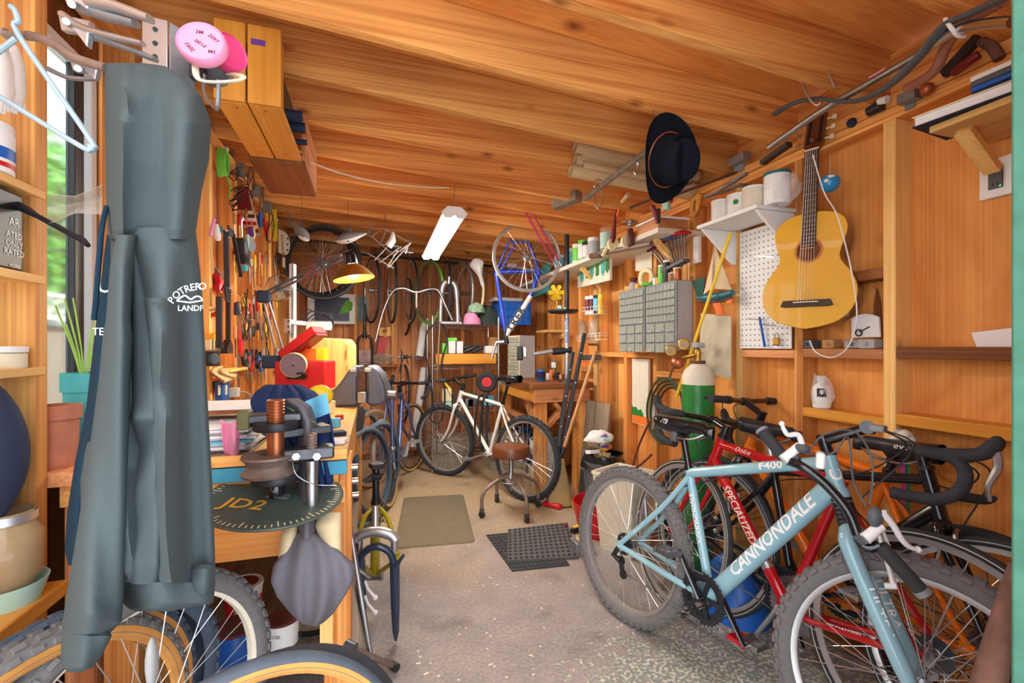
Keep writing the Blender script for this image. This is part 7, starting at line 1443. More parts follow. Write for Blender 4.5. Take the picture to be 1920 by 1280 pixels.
# ---- pegboard with its white shelf
YP0, YP1 = 1.579, 1.876
pg = thing('pegboard', 'white perforated pegboard panel between two studs', 'pegboard', (1.80, 1.73, 1.21)); build(MB().bb((1.795, YP0, 1.212), (1.801, YP1, 1.80)), 'panel', 'white', pg)
q = MB()
for i in range(11):
    for j in range(23): y, z = YP0 + .018 + i * .0262, 1.226 + j * .0262; q.tube([(1.7948, y, z), (1.793, y, z)], .0033, 6)
build(q, 'holes', 'grey_dark', pg, kind='stuff')
for py, x0, x1 in ((480, 1415, 1452), (597, 1402, 1430), (608, 1425, 1455)): build(MB().tube([PX(x0, py, 1.785), PX(x1, py + 2, 1.78)], .0022, 5), 'wire_hook', 'chrome', pg)
solo(MB().tube([PX(1424, 594, 1.78), PX(1434, 650, 1.78)], [.0045, .006], 8), 'blue_awl', 'blue', 'thin blue marking tool hung on the pegboard', 'tool')
t = thing('padlock', 'small brass padlock hung low on the pegboard', 'padlock', PX(1456, 648, 1.78)); build(MB().box(PX(1456, 640, 1.78), (.015, .03, .035)), 'body', 'brass', t, bev=.004); build(MB().tube([PX(1456, 640, 1.78) + V((0, .011 * math.cos(a), .02 + .018 * math.sin(a))) for a in [PI * i / 8 for i in range(9)]], .0025, 6), 'shackle', 'steel', t)
zs = 1.815; ws2 = thing('peg_shelf', 'white shelf with triangular brackets above the pegboard', 'shelf', (1.70, 1.75, zs)); build(MB().bb((1.575, 1.555, zs), (1.80, 1.93, zs + .018)), 'board', 'white', ws2, bev=.002)
for y in (1.562, 1.90): build(MB().prism([(0, 0), (.21, 0), (.21, -.17), (.19, -.17)], (1.585, y, zs - .001), (1, 0, 0), UP, -.016), 'bracket', 'white', ws2, bev=.002)
for i, (px, r, h_, lb) in enumerate(((1352, .045, .105, 'plain white tub at the far end of peg shelf'), (1384, .048, .10, 'white tub with round green mark on peg shelf'), (1413, .046, .105, 'dusty white tub in the middle of peg shelf'))):
    p = PX(px, 400, 1.655); p.z = zs + .018; t = can('plastic_tub', p, r, h_, 'white' if i < 2 else 'offwhite', lb, 'tub', 'white tubs on the peg shelf', lid='white')
    if i == 1: build(MB().lathe([(0, 0), (.012, 0), (.012, .002)], p + V((-.04, -.028, .06)), V((-.8, -.6, 0)), 20), 'mark', 'green', t)
p = PX(1457, 380, 1.68); p.z = zs + .018; t = can('salt_tub', p, .052, .135, 'white', 'tall white tub with green lid in a plastic bag', 'tub', lid='hull_teal'); c_ = p + V((0, -.03, .06)); build(MB().grid(lambda u, v: c_ + V((.055 * math.cos(2 * PI * u) * math.sin(PI * v), .07 * math.sin(2 * PI * u) * math.sin(PI * v), .06 * math.cos(PI * v))) * (1 + .12 * math.sin(40 * u + 9 * v)), 34, 12, True), 'bag', 'film', t, smooth=20)
# ---- globe
t = thing('globe', 'small blue globe ball hung on a string', 'globe', PX(1556, 360, 1.74)); c = PX(1556, 343, 1.74); build(MB().sph(c, .036, 24), 'ball', plain('globe_blue', (30, 140, 200), .35, var=.15, scale=16, coat=.3), t)
q = MB(); Rg = frame(V((-.75, -.55, .35)))
for (a0, b0, r) in ((.1, .1, .42), (.5, .35, .3), (-.4, -.3, .3), (.2, -.6, .2)):
    q.lathe([(0, .0008 * 1), (.036 * r * .6, .0)], c, (Rg[2] + Rg[0] * a0 + Rg[1] * b0), 8)
build(MB().tube([c + UP * .036, PX(1556, 290, 1.80)], .001, 4), 'string', 'white', t)
for (a0, b0, r) in ((.1, .2, .010), (.42, .3, .008), (-.35, -.3, .008)): d = (Rg[2] + Rg[0] * a0 + Rg[1] * b0).normalized(); build(MB().lathe([(0, .0366), (r * .6, .0362), (r, .0350), (r, .034)], c, d, 7), 'land', 'offwhite', t)

# ---------------------------------------------------------------- GUITAR
tG_ = 1.93; gx = 1.715
nut, sad, botm = PX(1524, 282, gx + .03), PX(1512, 568, gx - .01), PX(1508, 632, gx)
ax_ = (nut - sad).normalized(); nr = (INW + BY * .42); nr = (nr - ax_ * nr.dot(ax_)).normalized(); sd = ax_.cross(nr) ; sd = -sd if sd.dot(BY) < 0 else sd     # sd points to the viewer's right
gt = thing('classical_guitar', 'worn yellow classical guitar hung by its neck on the wall', 'guitar', botm)
gb = sad - ax_ * (.105)
half = [(0, .0), (.06, .012), (.115, .035), (.152, .075), (.168, .12), (.168, .165), (.150, .215), (.122, .255), (.108, .285), (.112, .32), (.124, .36), (.130, .395), (.122, .43), (.096, .458), (.05, .475), (0, .478)]
hp_ = smooth_path([V((x, y, 0)) for x, y in half], 3); out = [(p.x, p.y) for p in hp_] + [(-p.x, p.y) for p in hp_[::-1][1:-1]]
build(MB().prism(out, gb - nr * .085, sd, ax_, .082 if sd.cross(ax_).dot(nr) > 0 else -.082), 'body', 'guitar_side', gt, bev=.002)
sg_ = 1 if sd.cross(ax_).dot(nr) > 0 else -1
build(MB().prism([(x * 1.008, (y - .24) * 1.006 + .24) for x, y in out], gb - nr * .003, sd, ax_, .004 * sg_), 'top', 'guitar_top', gt, bev=.0015)
build(MB().lathe([(0, 0), (.043, 0)], gb + ax_ * .322 + nr * .0016, nr, 36), 'sound_hole', 'dark_z', gt); build(MB().lathe([(.043, 0), (.043, .0012), (.052, .0012), (.052, 0)], gb + ax_ * .322 + nr * .0012, nr, 36, closed=True), 'rosette', plain('rosette', (196, 120, 50), .4, var=.3, scale=200), gt)
q = MB().prism([(-.095, -.012), (-.085, .012), (.085, .012), (.095, -.012), (.08, -.016), (-.08, -.016)], gb + ax_ * .105 + nr * .002, sd, ax_, .009 * sg_); br = build(q, 'bridge', 'rosewood', gt, bev=.002); build(MB().bar(gb + ax_ * .108 + sd * -.045 + nr * .013, gb + ax_ * .108 + sd * .045 + nr * .013, .004, .006, nr), 'saddle_strip', 'ivory', br)
nk0, nk1 = gb + ax_ * .345, nut; build(MB().bar(nk0 + nr * .008, nk1 + nr * .008, .052, .010, nr), 'fretboard', 'rosewood', gt, bev=.001); build(MB().tube([nk0 + ax_ * .12 - nr * .012, nk1 - nr * .008], [.024, .022], 12, flat=.7), 'neck', 'guitar_side', gt); build(MB().bar(nut - sd * .025 + nr * .011, nut + sd * .025 + nr * .011, .006, .008, nr), 'nut', 'ivory', gt)
SL = (nut - sad).length
for i in range(1, 19): p = nut - ax_ * (SL * (1 - 2 ** (-i / 12))) + nr * .0136; build(MB().bar(p - sd * .0255, p + sd * .0255, .0016, .0016, nr), 'fret', 'chrome', gt)
hdm = build(MB().prism([(-.026, 0), (.026, 0), (.036, .02), (.036, .165), (.02, .18), (-.02, .18), (-.036, .165), (-.036, .02)], nut - nr * .012, sd, ax_ - nr * .25, .016 * sg_), 'headstock', 'guitar_side', gt, bev=.003)
for s in (-1, 1): build(MB().prism([(s * .02 - .006, .03), (s * .02 + .006, .03), (s * .02 + .006, .15), (s * .02 - .006, .15)], nut + nr * .0048, sd, ax_ - nr * .25, .001 * sg_), 'slot', 'black_plastic', hdm)
for s in (-1, 1):
    for k in range(3): p = nut + (ax_ - nr * .25) * (.045 + k * .045) + sd * s * .036 - nr * .004; build(MB().tube([p, p + sd * s * .018], .0035, 6).box(p + sd * s * .026, (.014, .018, .008), Matrix((sd, ax_, nr)).transposed()), 'tuner', 'ivory' if s > 0 else 'chrome', hdm)
for i in range(6): x = -.022 + i * .0088; build(MB().tube([nut + sd * x * .85 + nr * .0165, sad + sd * x * 1.25 + nr * .0165], .0006 + .00016 * (5 - i), 4), 'string', 'offwhite', gt)
solo(MB().tube(smooth_path([PX(1524, 290, 1.68), PX(1545, 360, 1.70), PX(1568, 400, 1.66), PX(1588, 470, 1.64), PX(1602, 540, 1.64), PX(1606, 600, 1.64), PX(1590, 650, 1.66), PX(1560, 670, 1.68), PX(1530, 660, 1.70), PX(1518, 638, 1.70)], 6), .0024, 6), 'guitar_lead', 'white', 'thin white cord looped around the guitar', 'cord')
solo(MB().tube([nut + ax_ * .02 - nr * .02, PX(1522, 262, 1.80)], .012, 8).tube([PX(1522, 262, 1.70), PX(1522, 262, 1.82)], .01, 8), 'guitar_hook', 'rust', 'small iron hook holding the guitar headstock', 'hook')
# ledge goods behind the guitar
t = thing('panel_meter', 'white fan-shaped meter face on the middle ledge', 'meter', PX(1620, 634, 1.84)); c = PX(1624, 632, 1.83); build(MB().prism([(-.05, .0)] + [(.09 * math.sin(a), .09 * math.cos(a)) for a in [-.6 + .12 * i for i in range(11)]] + [(.055, 0)], c, BY, UP, .008), 'face', 'paper', t); build(MB().bar(c + V((-.01, .02, .02)), c + V((-.01, -.02, .04)), .004, .003, (1, 0, 0)), 'needle', 'black_plastic', t); build(MB().torus(.012, .003, c + V((-.012, .02, .018)), (1, 0, 0), 16, 6), 'pivot', 'black_plastic', t)
for px, w, mt, lb in ((1604, .055, 'galv', 'grey metal block on the middle ledge'), (1632, .06, 'grey_plastic', 'light grey box with knob on middle ledge'), (1520, .05, 'grey_dark', 'small slate box under the guitar'), (1560, .05, 'card', 'brown wooden block beside the slate box')):
    p = PX(px, 648, 1.84); p.z = 1.214; solo(MB().box(p + UP * .018, (.05, w, .036)).cyl(p + V((-.025, 0, .018)), p + V((-.034, 0, .018)), .008), 'ledge_part', mt, lb, 'box', bev=.003)
solo(MB().prism([(0, 0), (.03, 0), (.022, .14), (.01, .19), (.0, .13)], PX(1640, 632, 1.88), BY, UP, .006), 'wood_wedge', 'dark_z', 'dark pointed wood sliver behind the meter', 'wood')
# poison bottle
p = PX(1541, 787, 1.845); p.z = .958; t = thing('poison_bottle', 'white plastic bottle with black skull label in clear bag', 'bottle', p); build(MB().lathe([(0, 0), (.030, 0), (.034, .004), (.034, .085), (.026, .10), (.016, .106), (.016, .112), (.0, .112)], p, UP, 28), 'body', 'white', t); build(MB().lathe([(0, .113), (.018, .113), (.018, .138), (0, .138)], p, UP, 20), 'cap', 'white', t)
n_ = (V((-1.55, -1.2, 0))).normalized(); xd = UP.cross(n_).normalized(); xd = xd if xd.dot(BY) > 0 else -xd; L0 = p + UP * .068 + n_ * .0345
def onb(x, y, lift=0): th = x / .0345; return p + UP * (.068 + y) + (n_ * math.cos(th) + xd * math.sin(th)) * (.0345 + lift)
q = MB().grid(lambda u, v: onb((u - .5) * .036, (v - .5) * .036, .0004), 9, 4); lbp = build(q, 'label', 'black_plastic', t)
build(MB().lathe([(0, .001), (.0085, 0)], onb(0, .004, .001), n_, 16), 'skull', 'white', lbp); build(MB().box(onb(0, -.004, .001), (.001, .008, .006), rotm('Z', math.atan2(n_.y, n_.x))), 'skull_jaw', 'white', lbp)
for s in (-1, 1): build(MB().lathe([(0, .001), (.0022, 0)], onb(s * .0034, .004, .002), n_, 8), 'eye', 'black_plastic', lbp); build(MB().bar(onb(-s * .012, -.014, .001), onb(s * .012, -.004, .001), .002, .0006, n_), 'bone', 'white', lbp)
q = MB().sheet(lambda u, v: p + BY * (-.02 + .09 * u * (1 - .7 * abs(v - .4))) + UP * (.02 + .13 * v - .02 * u) + INW * (.03 - .02 * u + .01 * math.sin(7 * u + 5 * v)), 10, 10, .0008); build(q, 'bag', 'film', t, smooth=20)
# ---- outlet, card, dust marks
t = thing('wall_outlet', 'white wall plate with dark grey double socket', 'outlet', PX(1872, 366, 1.88)); c = PX(1871, 333, 1.895); 
build(MB().bb((1.885, c.y - .042, c.z - .062), (1.899, c.y + .042, c.z + .062)), 'plate', 'white', t, bev=.004); build(MB().bb((1.881, c.y - .018, c.z - .036), (1.886, c.y + .018, c.z + .036)), 'socket', 'grey_dark', t, bev=.002)
for z in (-.022, .022):
    for dy in (-.006, .006): build(MB().bb((1.8800, c.y + dy - .0012, c.z + z - .005), (1.8812, c.y + dy + .0012, c.z + z + .005)), 'slot', 'black_plastic', t)
build(MB().sph((1.8812, c.y - .012, c.z - .030), .002, 8), 'led', plain('led', (60, 240, 90), .5, emit=3), t)
solo(MB().prism([(0, 0), (.11, 0), (.085, .062), (-.02, .05)], PX(1832, 652, 1.87), BY, V((.2, 0, 1)), .001), 'price_card', 'paper', 'white printed card standing on the right ledge', 'card')
# ---- upper right shelf with book
us = thing('corner_bracket_shelf', 'pale pine shelf with diagonal brace at upper right', 'shelf', (1.77, .95, 1.69)); z0 = 1.72
a = PX(1742, 250, 1.62); z0 = a.z; build(MB().bb((1.62, .45, z0), (1.885, a.y, z0 + .02)), 'board', 'pale_y', us, bev=.002); yb2 = PX(1835, 255, 1.75).y; build(MB().bar((1.68, yb2, z0 - .006), (1.82, yb2, z0 - .11), .025, .04, (0, 1, 0)), 'brace', 'pale_z', us, bev=.002)
t = thing('hardback_book', 'thick white paged book lying on the pine shelf', 'book', (1.70, .95, z0 + .02)); ya = PX(1718, 225, 1.60).y; c = V((1.70, ya - .11, z0 + .021)); build(MB().box(c + UP * .017, (.19, .24, .026), rotm('Z', .12)), 'pages', 'paper', t); build(MB().box(c + UP * .002, (.20, .25, .003), rotm('Z', .12)), 'cover', 'navy', t); build(MB().box(c + UP * .032, (.20, .25, .003), rotm('Z', .12)), 'cover', 'ivory', t)
c = V((1.72, ya - .22, z0 + .062))
for i, (mt, lb) in enumerate((('navy', 'navy blue binder lowest in the pile on book'), ('blue', 'blue binder in the middle of the pile'), ('grey_dark', 'grey binder in the pile on the book'), ('white', 'white binder on top of the pile'))): solo(MB().box(c + UP * (.012 + i * .0165 - .012 + .004), (.16, .22, .014), rotm('Z', .1 - .03 * i)), 'ring_binder', mt, lb, 'binder', 'binders piled on the book', bev=.002)
# ---- handlebar, hoses and straps slung at the top plate
def slung(nm, mt, lb, cat, pts, r, X=None, **k): return solo(MB().tube(smooth_path([PX(x, y, XX) for x, y, XX in pts], 6), r, 10, **k), nm, mt, lb, cat)
slung('chrome_tube', 'steel', 'long bare steel tube slung along the joist ends', 'tube', [(1442, 276, 1.60), (1540, 208, 1.58), (1640, 150, 1.55), (1735, 95, 1.50)], .013)
slung('steel_bar', 'chrome', 'bent chrome handlebar pipe at the top right', 'pipe', [(1735, 95, 1.50), (1790, 58, 1.45), (1840, 46, 1.4), (1900, 40, 1.35)], .013)
slung('grey_strap', 'grey_dark', 'thick grey curved rubber strap slung over hooks', 'strap', [(1452, 214, 1.62), (1485, 195, 1.60), (1530, 185, 1.58), (1600, 190, 1.56), (1660, 165, 1.52), (1720, 110, 1.48), (1770, 50, 1.44), (1830, 20, 1.4), (1900, -12, 1.34)], .015, flat=.5)
slung('rubber_hose', plain('hose_tan', (168, 112, 88), .7), 'thick tan rubber hose slung beside the strap', 'hose', [(1700, 165, 1.62), (1750, 135, 1.58), (1778, 80, 1.52), (1815, 40, 1.46), (1880, 2, 1.4)], .014)
for pts, lb in (([(1538, 80), (1545, 110), (1565, 165)], 'straight grey storage hook under the second joist'), ([(1505, 156), (1515, 180), (1530, 196), (1540, 192)], 'curved white storage hook at the strap end')):
    solo(MB().tube(smooth_path([PX(x, y, 1.56) for x, y in pts], 5), .004, 8), 'storage_hook', 'alu', lb, 'hook')
slung('white_hook', 'white', 'white coated hook holding the hose and strap', 'hook', [(1772, 36, 1.44), (1782, 50, 1.42), (1795, 66, 1.44), (1810, 68, 1.46)], .005)
t = thing('bar_clamp', 'dark red ratchet clamp lying on the top plate', 'clamp', PX(1800, 140, 1.80)); build(MB().bar(PX(1770, 140, 1.80), PX(1835, 70, 1.78), .02, .03), 'bar', 'black_plastic', t); build(MB().tube(smooth_path([PX(1790, 135, 1.78), PX(1812, 118, 1.76), PX(1836, 102, 1.76)], 4), .014, 8), 'handle', 'dark_red', t); build(MB().tube(smooth_path([PX(1842, 78, 1.78), PX(1860, 88, 1.76), PX(1875, 110, 1.76)], 4), .014, 8), 'jaw', 'rust', t)
t = thing('pink_wedge', 'pink paper corner caught on the steel tube', 'paper', PX(1640, 160, 1.56)); build(MB().prism([(0, 0), (.055, .004), (.024, -.022)], PX(1628, 146, 1.57), BY, UP, .002), 'paper', 'pink', t)
for px, py, lb in ((1706, 195, 'galvanised angle bracket screwed to the top plate by the pine shelf'), (1386, 312, 'galvanised joist tie beside the white tubs')): solo(MB().bb(PX(px - 8, py + 14, 1.805), PX(px + 8, py - 14, 1.80)).bb(PX(px - 8, py - 12, 1.805), PX(px + 8, py - 14, 1.76)), 'angle_bracket', 'galv', lb, 'bracket')
t = thing('spray_head', 'white capped black nozzle resting on the top plate', 'nozzle', PX(1650, 208, 1.80)); build(MB().tube([PX(1628, 210, 1.79), PX(1655, 196, 1.79)], [.018, .022], 10), 'body', 'black_plastic', t); build(MB().tube([PX(1648, 190, 1.77), PX(1664, 186, 1.77)], [.012, .014], 10), 'cap', 'white', t)
solo(MB().sph(PX(1597, 230, 1.80), .018, 14), 'dark_ball', 'navy', 'small dark blue ball on the top plate', 'ball'); solo(MB().sph(PX(1738, 168, 1.78), .022, 14), 'light_bulb', 'copper', 'amber bulb lying under the tan hose', 'bulb')
q = MB(); q.bar(PX(1430, 305, 1.72), PX(1480, 270, 1.70), .03, .02); solo(q, 'hinge_strip', 'steel_dark', 'dark steel hinge strip wedged behind joist end', 'hinge')
q = MB(); q.bar(PX(1345, 360, 1.70), PX(1400, 325, 1.70), .02, .012); solo(q, 'perforated_strip', 'galv', 'galvanised perforated strip along the plate', 'strip')
# ---------------------------------------------------------------- CEILING THINGS
# hat on its nail
ht_c = P(1248, 300, 1.80); hn_ = (-FWD * .84 + RIGHT * .36 - UP * .40).normalized(); hxx = (UP - hn_ * UP.dot(hn_)); hxx = (hxx + RIGHT * -.35).normalized(); hxx = (hxx - hn_ * hxx.dot(hn_)).normalized(); hyy = hn_.cross(hxx)
hat = thing('felt_hat', 'black felt cowboy hat with tan cord hung from a joist', 'hat', P(1248, 365, 1.80))
def hatf(u, v):
    a = 2 * PI * u; ca, sa_ = math.cos(a), math.sin(a)
    if v < .45: k = v / .45; rx_, ry_ = .098 + (.170 - .098) * (1 - k), .085 + (.122 - .085) * (1 - k); h_ = .040 * (abs(sa_) ** 2.2) * (1 - k) ** 1.3 - .012 * abs(ca) * (1 - k)
    else:
        k = (v - .45) / .55; s_ = math.sqrt(max(0, 1 - max(0, (k - .45) / .55) ** 2.4)); rx_, ry_ = (.098 - .012 * k) * s_, (.085 - .012 * k) * s_; h_ = .125 * min(1, k * 1.25) - (.03 * math.exp(-(sa_ * 3 * s_) ** 2) if k > .6 else 0)
    return ht_c + hxx * (rx_ * ca) + hyy * (ry_ * sa_) + hn_ * h_
build(MB().grid(hatf, 44, 40, True), 'felt', 'felt_black', hat, smooth=80)
build(MB().tube([ht_c + hxx * (.101 * math.cos(a)) + hyy * (.088 * math.sin(a)) + hn_ * .012 for a in [2 * PI * i / 40 for i in range(40)]], .0035, 6, closed=True), 'band', 'copper', hat)
build(MB().tube([ht_c - hn_ * .005, V((ht_c.x, 1.63, zj(ht_c.x) + .01))], .0025, 5), 'hook', 'steel', hat)
# rolled drawings stacked between joists
for i, (px, py) in enumerate(((1078, 275), (1090, 285), (1078, 300), (1070, 320), (1090, 312), (1100, 326))):
    a = P(px, py, 2.45 + .02 * (i % 3)); b_ = a + V((.75, .0, -.05)); t = solo(MB().lathe([(.030, 0), (.033, 0), (.033, (b_ - a).length), (.030, (b_ - a).length)], a, (b_ - a), 18, closed=True), 'paper_roll', 'kraft', 'tan rolled paper drawing in the stack under the joists', 'paper roll', 'rolled drawings under the joists')
# wooden pole with snap hooks, old wood strips
solo(MB().cyl(P(1096, 373, 2.35), P(1240, 262, 2.05), .014), 'broom_pole', 'grey_z', 'old wooden pole slung under the joists by the hat', 'pole')
def snap(px, y0, y1, t, lb):
    th = thing('snap_hook', lb, 'snap hook', P(px, y1, t)); m_ = (y0 + y1) / 2; q = MB(); L_ = sz(y1 - y0, t); c = P(px, m_, t)
    build(MB().torus(L_ * .16, .003, c + UP * L_ * .34, FWD, 18, 6), 'eye', 'chrome', th); build(MB().tube(smooth_path([c + UP * L_ * .18, c + RIGHT * L_ * .12, c - UP * L_ * .35 + RIGHT * L_ * .12, c - UP * L_ * .48, c - UP * L_ * .35 - RIGHT * L_ * .12, c - RIGHT * L_ * .10], 4), .003, 6), 'hook', 'chrome', th)
    if px < 1150: build(MB().tube([c + UP * L_ * .45, P(1096, 373, 2.35).lerp(P(1240, 262, 2.05), .165) + UP * .014], .003, 6), 'link', 'chrome', th)
snap(1122, 336, 392, 2.30, 'long chrome snap hook hanging from the pole'); snap(1193, 292, 328, 2.15, 'chrome snap hook hanging beside the hat')
for i, (a, b_, mt, lb) in enumerate((((1180, 390), (1300, 340), 'rust', 'rusty flat iron bar across the joists'), ((1240, 375), (1395, 318), 'rust', 'longer rusty iron bar beside the drawings'), ((1040, 384), (1085, 366), 'grey_x', 'grey wood block bolted under the joists'))):
    solo(MB().bar(P(*a, 2.45 if i < 2 else 3.13), P(*b_, 2.35 if i < 2 else 2.98), .03 if i < 2 else .07, .008 if i < 2 else .07), 'flat_bar', mt, lb, 'bar', bev=.002)
t = thing('pipe_fitting', 'small mint and red hardware piece hung behind hat', 'hardware', P(1252, 395, 2.3)); build(MB().box(P(1250, 387, 2.3), (.04, .03, .035), rotm('Z', .5)), 'body', 'mint', t, bev=.004); build(MB().tube([P(1240, 288, 2.3), P(1245, 385, 2.3)], .008, 6), 'arm', 'dark_red', t); build(MB().tube([P(1260, 370, 2.3), P(1258, 380, 2.3)], .008, 6), 'arm', 'dark_red', t)
t = thing('red_clamp', 'small red quick clamp hung at the shelf end', 'clamp', P(1228, 420, 2.45)); build(MB().tube(smooth_path([P(1222, 385, 2.45), P(1228, 400, 2.45), P(1232, 418, 2.45)], 3), [.012, .016, .014, .014, .01, .01, .008], 8), 'handle', 'dark_red', t); build(MB().box(P(1234, 405, 2.46), (.02, .02, .08)), 'jaw', 'steel_dark', t, bev=.003)
# fluorescent fixture on its wires
fa, fb_ = P(852, 400, 2.75), P(815, 470, 3.55)
fb_.z = fa.z - .012; fb_ = PZ(818, 462, fa.z - .01) if (fa.z - .01) > CAM_H else fb_
fb_ = fa + (PZ(820, 458, fa.z - .02) - fa).normalized() * 1.2; d = (fb_ - fa).normalized(); sx_ = d.cross(UP).normalized(); upv = sx_.cross(d)
fl = thing('shop_light', 'white twin-tube fluorescent shop light hung on wires', 'lamp', (fa + fb_) / 2 - UP * .04)
build(MB().prism([(-.075, .0), (-.035, .03), (.035, .03), (.075, 0), (.07, -.004), (.03, .022), (-.03, .022), (-.07, -.004)], fa, sx_, upv, -1.2 if sx_.cross(upv).dot(d) < 0 else 1.2), 'reflector', 'white_gloss', fl)
for s in (-1, 1): build(MB().cyl(fa + sx_ * s * .035 - upv * .012 + d * .02, fb_ + sx_ * s * .035 - upv * .012 - d * .02, .0165, n=14), 'tube', 'tube_light', fl)
for e, k in ((fa, 1), (fb_, -1)): build(MB().prism([(-.08, .004), (-.04, .04), (.04, .04), (.08, .004), (.06, -.03), (.02, -.03), (0, -.012), (-.02, -.03), (-.06, -.03)], e, sx_, upv, .006), 'end_cap', 'white', fl)
for e in (fa + d * .08, fb_ - d * .1): build(MB().tube([e + upv * .03, V((e.x + .02, e.y, zj(e.x)))], .0018, 4), 'wire', 'steel', fl)
solo(MB().tube(smooth_path([P(582, 304, 2.2), P(640, 325, 2.3), P(720, 343, 2.5), P(800, 351, 2.7), P(842, 352, 2.75)], 6), .004, 6), 'power_cord', 'offwhite', 'thin white power cord looping to the shop light', 'cord')

# ================================================================ FLOOR OF THE SHED
ra, fa_ = PZ(984, 938, 0), PZ(832, 891, 0)
wbk_, I6 = bicycle('white_bike', 'white rigid mountain bike standing in front of the shelving', (ra.x, ra.y), (fa_.x, fa_.y), lean=math.radians(-3), steer=math.radians(16), mat=plain('bike_white', (240, 238, 230), .3, coat=.4, var=.02), R=.335, tr=.025, cs=.42, drop=.03, st=.46, sa=72.5, ha=71, fork=.40, rake=.045, head=.12, tt=.015, dt=.017, stt=.015, stay=.0085, seat_up=.17, bar='flat', barw=.60, stem=.11, forkshape='curved', knobs=46, tire='rubber', crank='alu', crank_a=160, ring_a=.075, saddle='black_gloss', stemmat='black_plastic')
for k_, xx in enumerate((.26, .33)):
    tp = I6['ttp'].lerp(I6['tth'], .40 + .12 * k_); q = MB().tube(smooth_path([tp + V((0, -.045, -.42 - .05 * k_)), tp + V((.01, -.04, -.2)), tp + V((0, -.028, .0)), tp + V((-.012, 0, .026)), tp + V((-.01, .03, 0)), tp + V((.01, .04, -.2)), tp + V((.0, .04, -.40))], 5), .014, 8, flat=.5)
    q.v = [W[wbk_] @ v for v in q.v]; solo(q, 'tire_tube', 'rubber', 'black inner tube hung over the white bike top tube%s' % (', nearer its saddle' if k_ == 0 else ', nearer its handlebar'), 'tube')
# old blue touring bike with rusty wheels by the bench end
ra, fa_ = PZ(733, 948, 0), PZ(776, 884, 0); fa_ = ra + (fa_ - ra).normalized() * 1.0
obk, I7 = bicycle('touring_bike', 'old blue touring bike with rusty wheels beside the bench', (ra.x, ra.y), (fa_.x, fa_.y), lean=math.radians(7), steer=math.radians(-18), mat='blue_steel', R=.335, tr=.016, cs=.43, drop=.06, st=.52, fork=.38, head=.12, bar='drop', barw=.40, wall='gum', tire='rubber_dusty', rim='steel', seat_on=False, crank='alu', crank_a=30, ring_a=.09, forkshape='curved', spoke_mat='rusty_steel')
# second old wheel parked behind it
bwheel('rusty front wheel parked behind the old touring bike', PZ(700, 930, 0) + V((0, .25, .34)), RIGHT * .93 - FWD * .35, None, R=.335, tr=.016, tire='rubber_dusty', wall='gum_old', spokes=32, spoke_mat='rusty_steel')
# ---- stool
sp = PZ(958, 960, 0); st_ = thing('shop_stool', 'low wheeled shop stool with round brown leather seat', 'stool', sp)
build(MB().lathe([(0, .415), (.125, .415), (.138, .425), (.140, .475), (.132, .492), (.10, .498), (0, .50)], sp, UP, 40), 'seat', 'leather', st_); build(MB().lathe([(.1405, .42), (.1415, .424), (.1405, .428)], sp, UP, 40, closed=True), 'seat_piping', 'maroon', st_)
build(MB().lathe([(0, .24), (.022, .24), (.03, .26), (.016, .30), (.016, .40), (.07, .412), (0, .414)], sp, UP, 20), 'column', 'steel', st_)
for i in range(4):
    a = math.radians(28 + 90 * i); d = RIGHT * math.cos(a) + FWD * math.sin(a); e = sp + d * .235
    build(MB().tube(smooth_path([sp + d * .02 + UP * .27, sp + d * .10 + UP * .255, sp + d * .20 + UP * .20, e + UP * .14, e + UP * .07], 5), .0125, 10), 'leg', 'rusty_steel', st_)
    cs_ = build(MB().cyl(e + UP * .045, e + UP * .08, .009).box(e + UP * .045, (.03, .022, .04)), 'caster_fork', 'steel_dark', st_); build(MB().lathe([(0, -.011), (.022, -.011), (.024, 0), (.022, .011), (0, .011)], e + UP * .025, d.cross(UP), 18), 'caster_wheel', 'black_plastic', cs_)
build(MB().tube([sp + (RIGHT * math.cos(a) + FWD * math.sin(a)) * .085 + UP * .235 for a in [2 * PI * i / 24 for i in range(24)]], .006, 6, closed=True), 'ring', 'steel', st_); build(MB().cyl(sp + UP * .16, sp + UP * .25, .008), 'screw_rod', 'steel', st_)
# ---- anti-fatigue mat
cs4 = [PZ(x, y, .0) for x, y in ((757, 934), (869, 928), (891, 1017), (738, 1030))]; poly = []
for i in range(4):
    a, b_, c = cs4[i - 1], cs4[i], cs4[(i + 1) % 4]; u1, u2 = (a - b_).normalized() * .035, (c - b_).normalized() * .035
    for k in range(5): f = k / 4; poly.append(b_ + u1 * (1 - f) ** 2 + u2 * f ** 2)
cen = sum(poly, V()) / len(poly); q = MB(); n = len(poly); q.add([p + UP * .001 for p in poly] + [cen + (p - cen) * .985 + UP * .010 for p in poly] + [cen + (p - cen) * .90 + UP * .017 for p in poly], [list(range(2 * n, 3 * n))] + [[i, (i + 1) % n, (i + 1) % n + n, i + n] for i in range(n)] + [[i + n, (i + 1) % n + n, (i + 1) % n + 2 * n, i + 2 * n] for i in range(n)])
solo(q, 'floor_mat', 'mat_brown', 'plain brown anti-fatigue mat on the concrete floor', 'mat')
